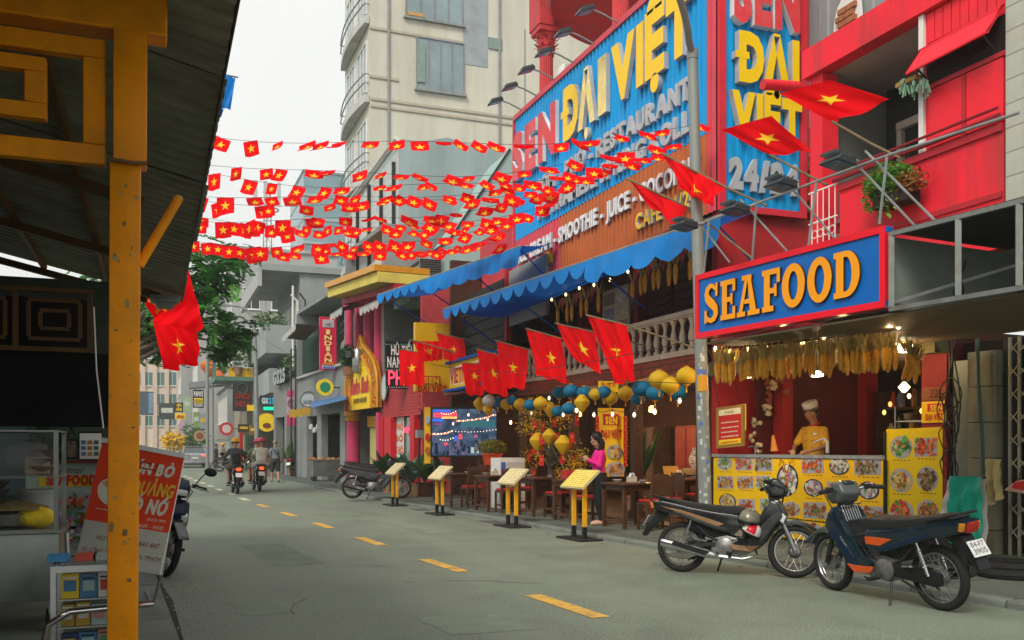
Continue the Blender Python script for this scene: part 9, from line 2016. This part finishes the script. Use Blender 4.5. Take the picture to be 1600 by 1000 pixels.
big_flag('flag flying flat below the topmost one before the side sign', [(1126,203),(1206,181),(1270,236),(1198,243)], D(10.9,10.5,10.4,10.7),[(1200,240,10.7),(1240,262,10.4),(1292,289,10.1)],.025,1.4,(.5,.5,.2),1.3, fold=.6)
big_flag('folded flag at the lamp post with its star bunched at the foot', [(1034,240),(1132,292),(1112,323),(1066,298)], D(12.2,11.6,11.5,12),[(1033,239,12.2),(1133,292,11.6),(1198,322,11.1)],.07,2.4,(.55,.72,.2),.3)
big_flag('flag seen edge-on left of the lamp post, twisted over the orange panel', [(978,279),(1074,324),(1057,354),(1018,322)], D(12.9,12.4,12.3,12.8),[(977,278,12.9),(1075,324,12.4),(1176,404,11.4)],.05,1.6,(.45,1.9,.01),2.)
big_flag('upper of two overlapping flags hanging from the shed corner', [(294,422),(319,512),(262,548),(222,462)], D(13.3,13.4,13.4,13.3),[(294,420,13.3),(262,468,13.0)],.07,2., (.25,.75,.22),.4)
big_flag('lower of two overlapping flags hanging from the shed corner', [(236,500),(306,520),(314,566),(258,580)], D(13.2,13.0,13.0,13.1), None, .06,2., (.52,.5,.22),1.2)
# ------------------------------------------------------------------ bunting across the street
rnd=random.Random(44)
def sflag(kind):
 """small flag hanging from its top edge at the origin: x along the string, blown by kind (0 hangs, 1 flies out level)"""
 W, H=.3,.28; mb=MB()
 def f(u, v): a=kind*1.35*(.45+.55*v); s=v*H; return V(((u-.5)*W+.1*v*kind, -s*math.sin(a)+.018*math.sin(u*6+kind*5)*v, -s*math.cos(a)-.02*math.sin(PI*u)*v))
 mb.grid(f, 5,5,0); pts=star_pts(.3)
 for s in (-1,1):
  P=[]
  for x, y in [(0,0)]+pts:
   u, v=.5+x, .5-y; e=.01; nn=(f(u+e, v)-f(u, v)).cross(f(u, v+e)-f(u, v)).normalized(); P.append(f(u, v)+nn*.004*s)
  mb.add(P, [(0,1+i, 1+(i+1) % 10) for i in range(10)],1, True)
 return mb.mesh('flag', [FRED, FYEL])
SFM=[sflag(k) for k in (0., .15,.35,.55,.7,.8,.92)]
rows = [((306,210,16.6),(700,221,15.4),(1104,199,14.2),19, 'topmost'),((306,251,17.2),(690,259,16),(1075,222,14.9),17, 'second from the top'),((332,273,18),(690,277,16.8),(1050,240,15.6),16, 'third from the top'),
  ((290,301,17.5),(660,309,16.8),(1010,246,15.6),18, 'fourth from the top'),((306,313,18.2),(650,314,17.4),(950,272,16.2),17, 'fifth from the top'),((288,341,18.2),(620,338,17.6),(905,292,16.6),17, 'sixth from the top'),
  ((312,343,19.0),(610,350,19),(880,312,17.8),17, 'seventh from the top'),((392,346,22.5),(640,358,21),(845,335,18.8),17, 'eighth from the top'),((286,375,19),(560,378,19),(815,344,18),17, 'ninth from the top'),((324,379,20.5),(600,388,20.5),(800,362,18.8),16, 'tenth from the top'),((470,384,23),(640,392,22),(790,380,19.2),12, 'lowest')]
for (a, m_, b, n, lab) in rows:
 A, Mi, Bq=at(*a), at(*m_), at(*b); cpt=Mi*2-(A+Bq)/2-VZ*rnd.uniform(-.1,.35); ph_=rnd.uniform(0,6)
 pt_f=lambda t, A=A, c=cpt, B=Bq, h=ph_: A*(1-t) ** 2+c*2*t*(1-t)+B*t*t+VZ*.05*math.sin(t*11+h)
 t = thing('flag_bunting', '%s of the strings of small red star flags strung across the street' % lab, 'bunting', A, 0, 'flag strings across the street')
 MB().tube([pt_f(i / 24) for i in range(25)],.004,4).wb('cord', WIRE, t); inv = WM[t.name].inverted()
 n=int(n*1.2)
 for i in range(n):
  tt=(i+.5+rnd.uniform(-.42,.42))/n; p=pt_f(tt); d_=(pt_f(tt+.01)-p).normalized(); yx=VZ.cross(d_).normalized()
  w=(p-at(300,300,17)).length; kk=min(6, max(0, int(rnd.gauss(1.0+tt*9,1.1))) if tt < .5 else rnd.choice((3,4,4,5,5,6)))
  Mx=Matrix((d_, -yx if yx.y < 0 else yx, VZ)).transposed().to_4x4(); s=rnd.uniform(.78,1.15)
  inst(SFM[kk], 'flag', t, inv @ Matrix.Translation(p) @ Mx @ Matrix.Rotation(rnd.uniform(-.28,.28)+(.3 if tt > .45 else 0),4, 'Y') @ Matrix.Rotation(rnd.uniform(-.3,.3),4, 'Z') @ Matrix.Scale(s, 4))
# ------------------------------------------------------------------ last small things
hb1 = thing('planter', 'green trailing plant in a dark box hung on the red parapet', 'plant', onx(1395,340,7.9)); q0 = onx(1400,305,7.85); MB().box(q0 - VZ*.02,(.22,.5,.2)).wb('box', mat('planter_dark', (.03,.025,.02),.8), hb1)
leaf_cloud('foliage', onx(1388,280,7.8),(.22,.34,.2),900,.045, mat('leaf_fresh', (.09,.26,.03),.5,0,.35,5, sub=.3), hb1,3); leaf_cloud('foliage', onx(1425,282,7.8),(.14,.2,.14),250,.04, mat('leaf_rust', (.28,.12,.03),.6,0,.35,5), hb1,4)
for k in range(9):
 u=1352+k*6+rnd.uniform(-2,2); L=rnd.uniform(25,60); mb=MB(); rr=random.Random(k)
 for q in range(36): p=onx(u+rr.uniform(-3,3),285+L*rr.random(),7.78+rr.uniform(-.05,.05)); a=V((rr.uniform(-1,1), rr.uniform(-1,1), rr.uniform(-1,0))).normalized()*.04; b_=V((rr.uniform(-1,1), rr.uniform(-1,1),0))*.025; mb.add([p-a, p+b_, p+a, p-b_],[(0,1,2,3)])
 mb.wb('trailing_stem', mat('leaf_fresh', (.09,.26,.03)) if k < 6 else mat('leaf_yellowing', (.2,.26,.03),.5,0,.3,5), hb1)
hb2 = thing('hanging_fern', 'pale green hanging fern by the window frame on the red house', 'plant', onx(1428,120,7.9)); MB().box(onx(1420,128,7.9),(.1,.3,.05)).wb('pot', mat('pot_ochre', (.3,.2,.05),.7), hb2); mb = MB(); rr = random.Random(2)
for q in range(46): p=onx(rr.uniform(1407,1452), rr.uniform(122,135),7.88+rr.uniform(-.05,.05)); mb.tube([p, p-VZ*rr.uniform(.04,.16)+V((rr.uniform(-.03,.03), rr.uniform(-.03,.03),0))],.009,4)
mb.wb('fronds', mat('fern_pale', (.16,.3,.2),.6,0,.2,5), hb2, kind='stuff')
dv = thing('dry_vine', 'dry brown creeper climbing the edge of the side sign', 'plant', (9.9, YW - .2,5)); leaf_cloud('dead_leaves', (9.95, YW - .22,5.9),(.12,.1,.8),420,.05, mat('dead_leaf', (.16,.09,.03),.8,0,.4,6), dv, 5)
for k, (u, v, uu, vv, lab) in enumerate(((1222,293,1246,284, 'floodlight on the railing below the twin flat flags'),(1150,332,1180,320, 'floodlight on the railing just right of the lamp post'),(1070,356,1100,350, 'floodlight on the railing just left of the lamp post'),(1312,258,1340,252, 'floodlight on the railing under the balcony plants'))):
 b0 = npx(uu, vv, OS); e0 = npx(u+10, v, OS+.25); floodlight(b0, e0 - b0,.1,.12, lab, 'floodlights on the pipe railing', .24,.24)
cl_ = thing('clutter', 'wooden crates and boards stacked on the balcony behind the plants', 'clutter', (8.6,9,3.61)); rr = random.Random(6)
for k in range(12): MB().box((8.5+rr.uniform(-.1,.25),8.35+rr.uniform(0,1.3),3.66+k*.075),(.5, rr.uniform(.3,.7),.06), rz=rr.uniform(-.3,.3)).wb('board', [mat('weathered_board', (.2,.17,.13),.8,0,.3,6), mat('grey_board', (.15,.17,.18),.8)][k % 2], cl_)
ow = thing('overhead_cables', 'thin black overhead cables sagging along the street front', 'cables', (7.3,20,6))
for k, (a, b, sg_) in enumerate(((at(640,560,26), at(1092,530,12),.4),(at(398,520,46), at(650,560,26),.8),(at(586,545,32), at(1098,600,12),.25))): MB().tube([a.lerp(b, i / 16) - VZ*sg_*math.sin(PI*i / 16) for i in range(17)],.007,4).wb('cable', WIRE, ow)
for k, (u, v, d, r, h, m, lab) in enumerate(((372,560,56,1.0,.9, LEAFL, 'green balcony plants beside the yellow crate'),(455,585,46,.7,1.0, LEAFL, 'plants trailing over the store fascia'),(476,548,44,.5,.7, LEAFD, 'dark plant on the terrace before the grey house'),(345,560,62,.9,1.1, LEAF, 'dark green plant hanging under the green balcony'),(422,500,50,1.0,.5, LEAFL, 'pale plants along the concrete balcony edge'),(545,560,33,.3,.5, LEAF, 'small plant among the pink columns'))):
 p = at(u, v, d); t = thing('balcony_plant', lab, 'plant', p); leaf_cloud('foliage', p, (r, r*.7, h),260,.16, m, t, k); fb('pot', MB().lathe([(.2,-h - .1),(.28,-h*.6),(.3,-h*.6)], p, 10), TER, t)
for k, (u, v) in enumerate(((329,578),(341,590),(324,572))):
 p = at(u, v, 60); t = thing('orange_lantern', '%s orange lantern hanging over the far shops' % ['larger', 'rightmost', 'leftmost'][k], 'lantern', p); fb('shade', MB().lathe([(.1,-.45),(.4,-.2),(.45,.1),(.12,.45)], p, 12, ribs=-.04), mat('lantern_orange', (.75,.2,.02),.5,0,.1,4, sub=.3), t); fb('cord', MB().tube([p+VZ*.4, p+VZ*1.4],.02,4), WIRE, t)
# ------------------------------------------------------------------ the thin humid air
hm = bpy.data.materials.new('haze_air'); hm.use_nodes = True; hn = hm.node_tree
for n_ in list(hn.nodes):
 if n_.type != 'OUTPUT_MATERIAL': hn.nodes.remove(n_)
pv2 = hn.nodes.new('ShaderNodeVolumePrincipled'); pv2.inputs['Color'].default_value = (.9,.93,.93,1); pv2.inputs['Density'].default_value = .0014; pv2.inputs['Anisotropy'].default_value = .2
hn.links.new(pv2.outputs[0], hn.nodes['Material Output'].inputs['Volume'])
MB().bb((-160,-60,-1.06),(160,260,38.5)).build('haze', hm, kind='stuff')
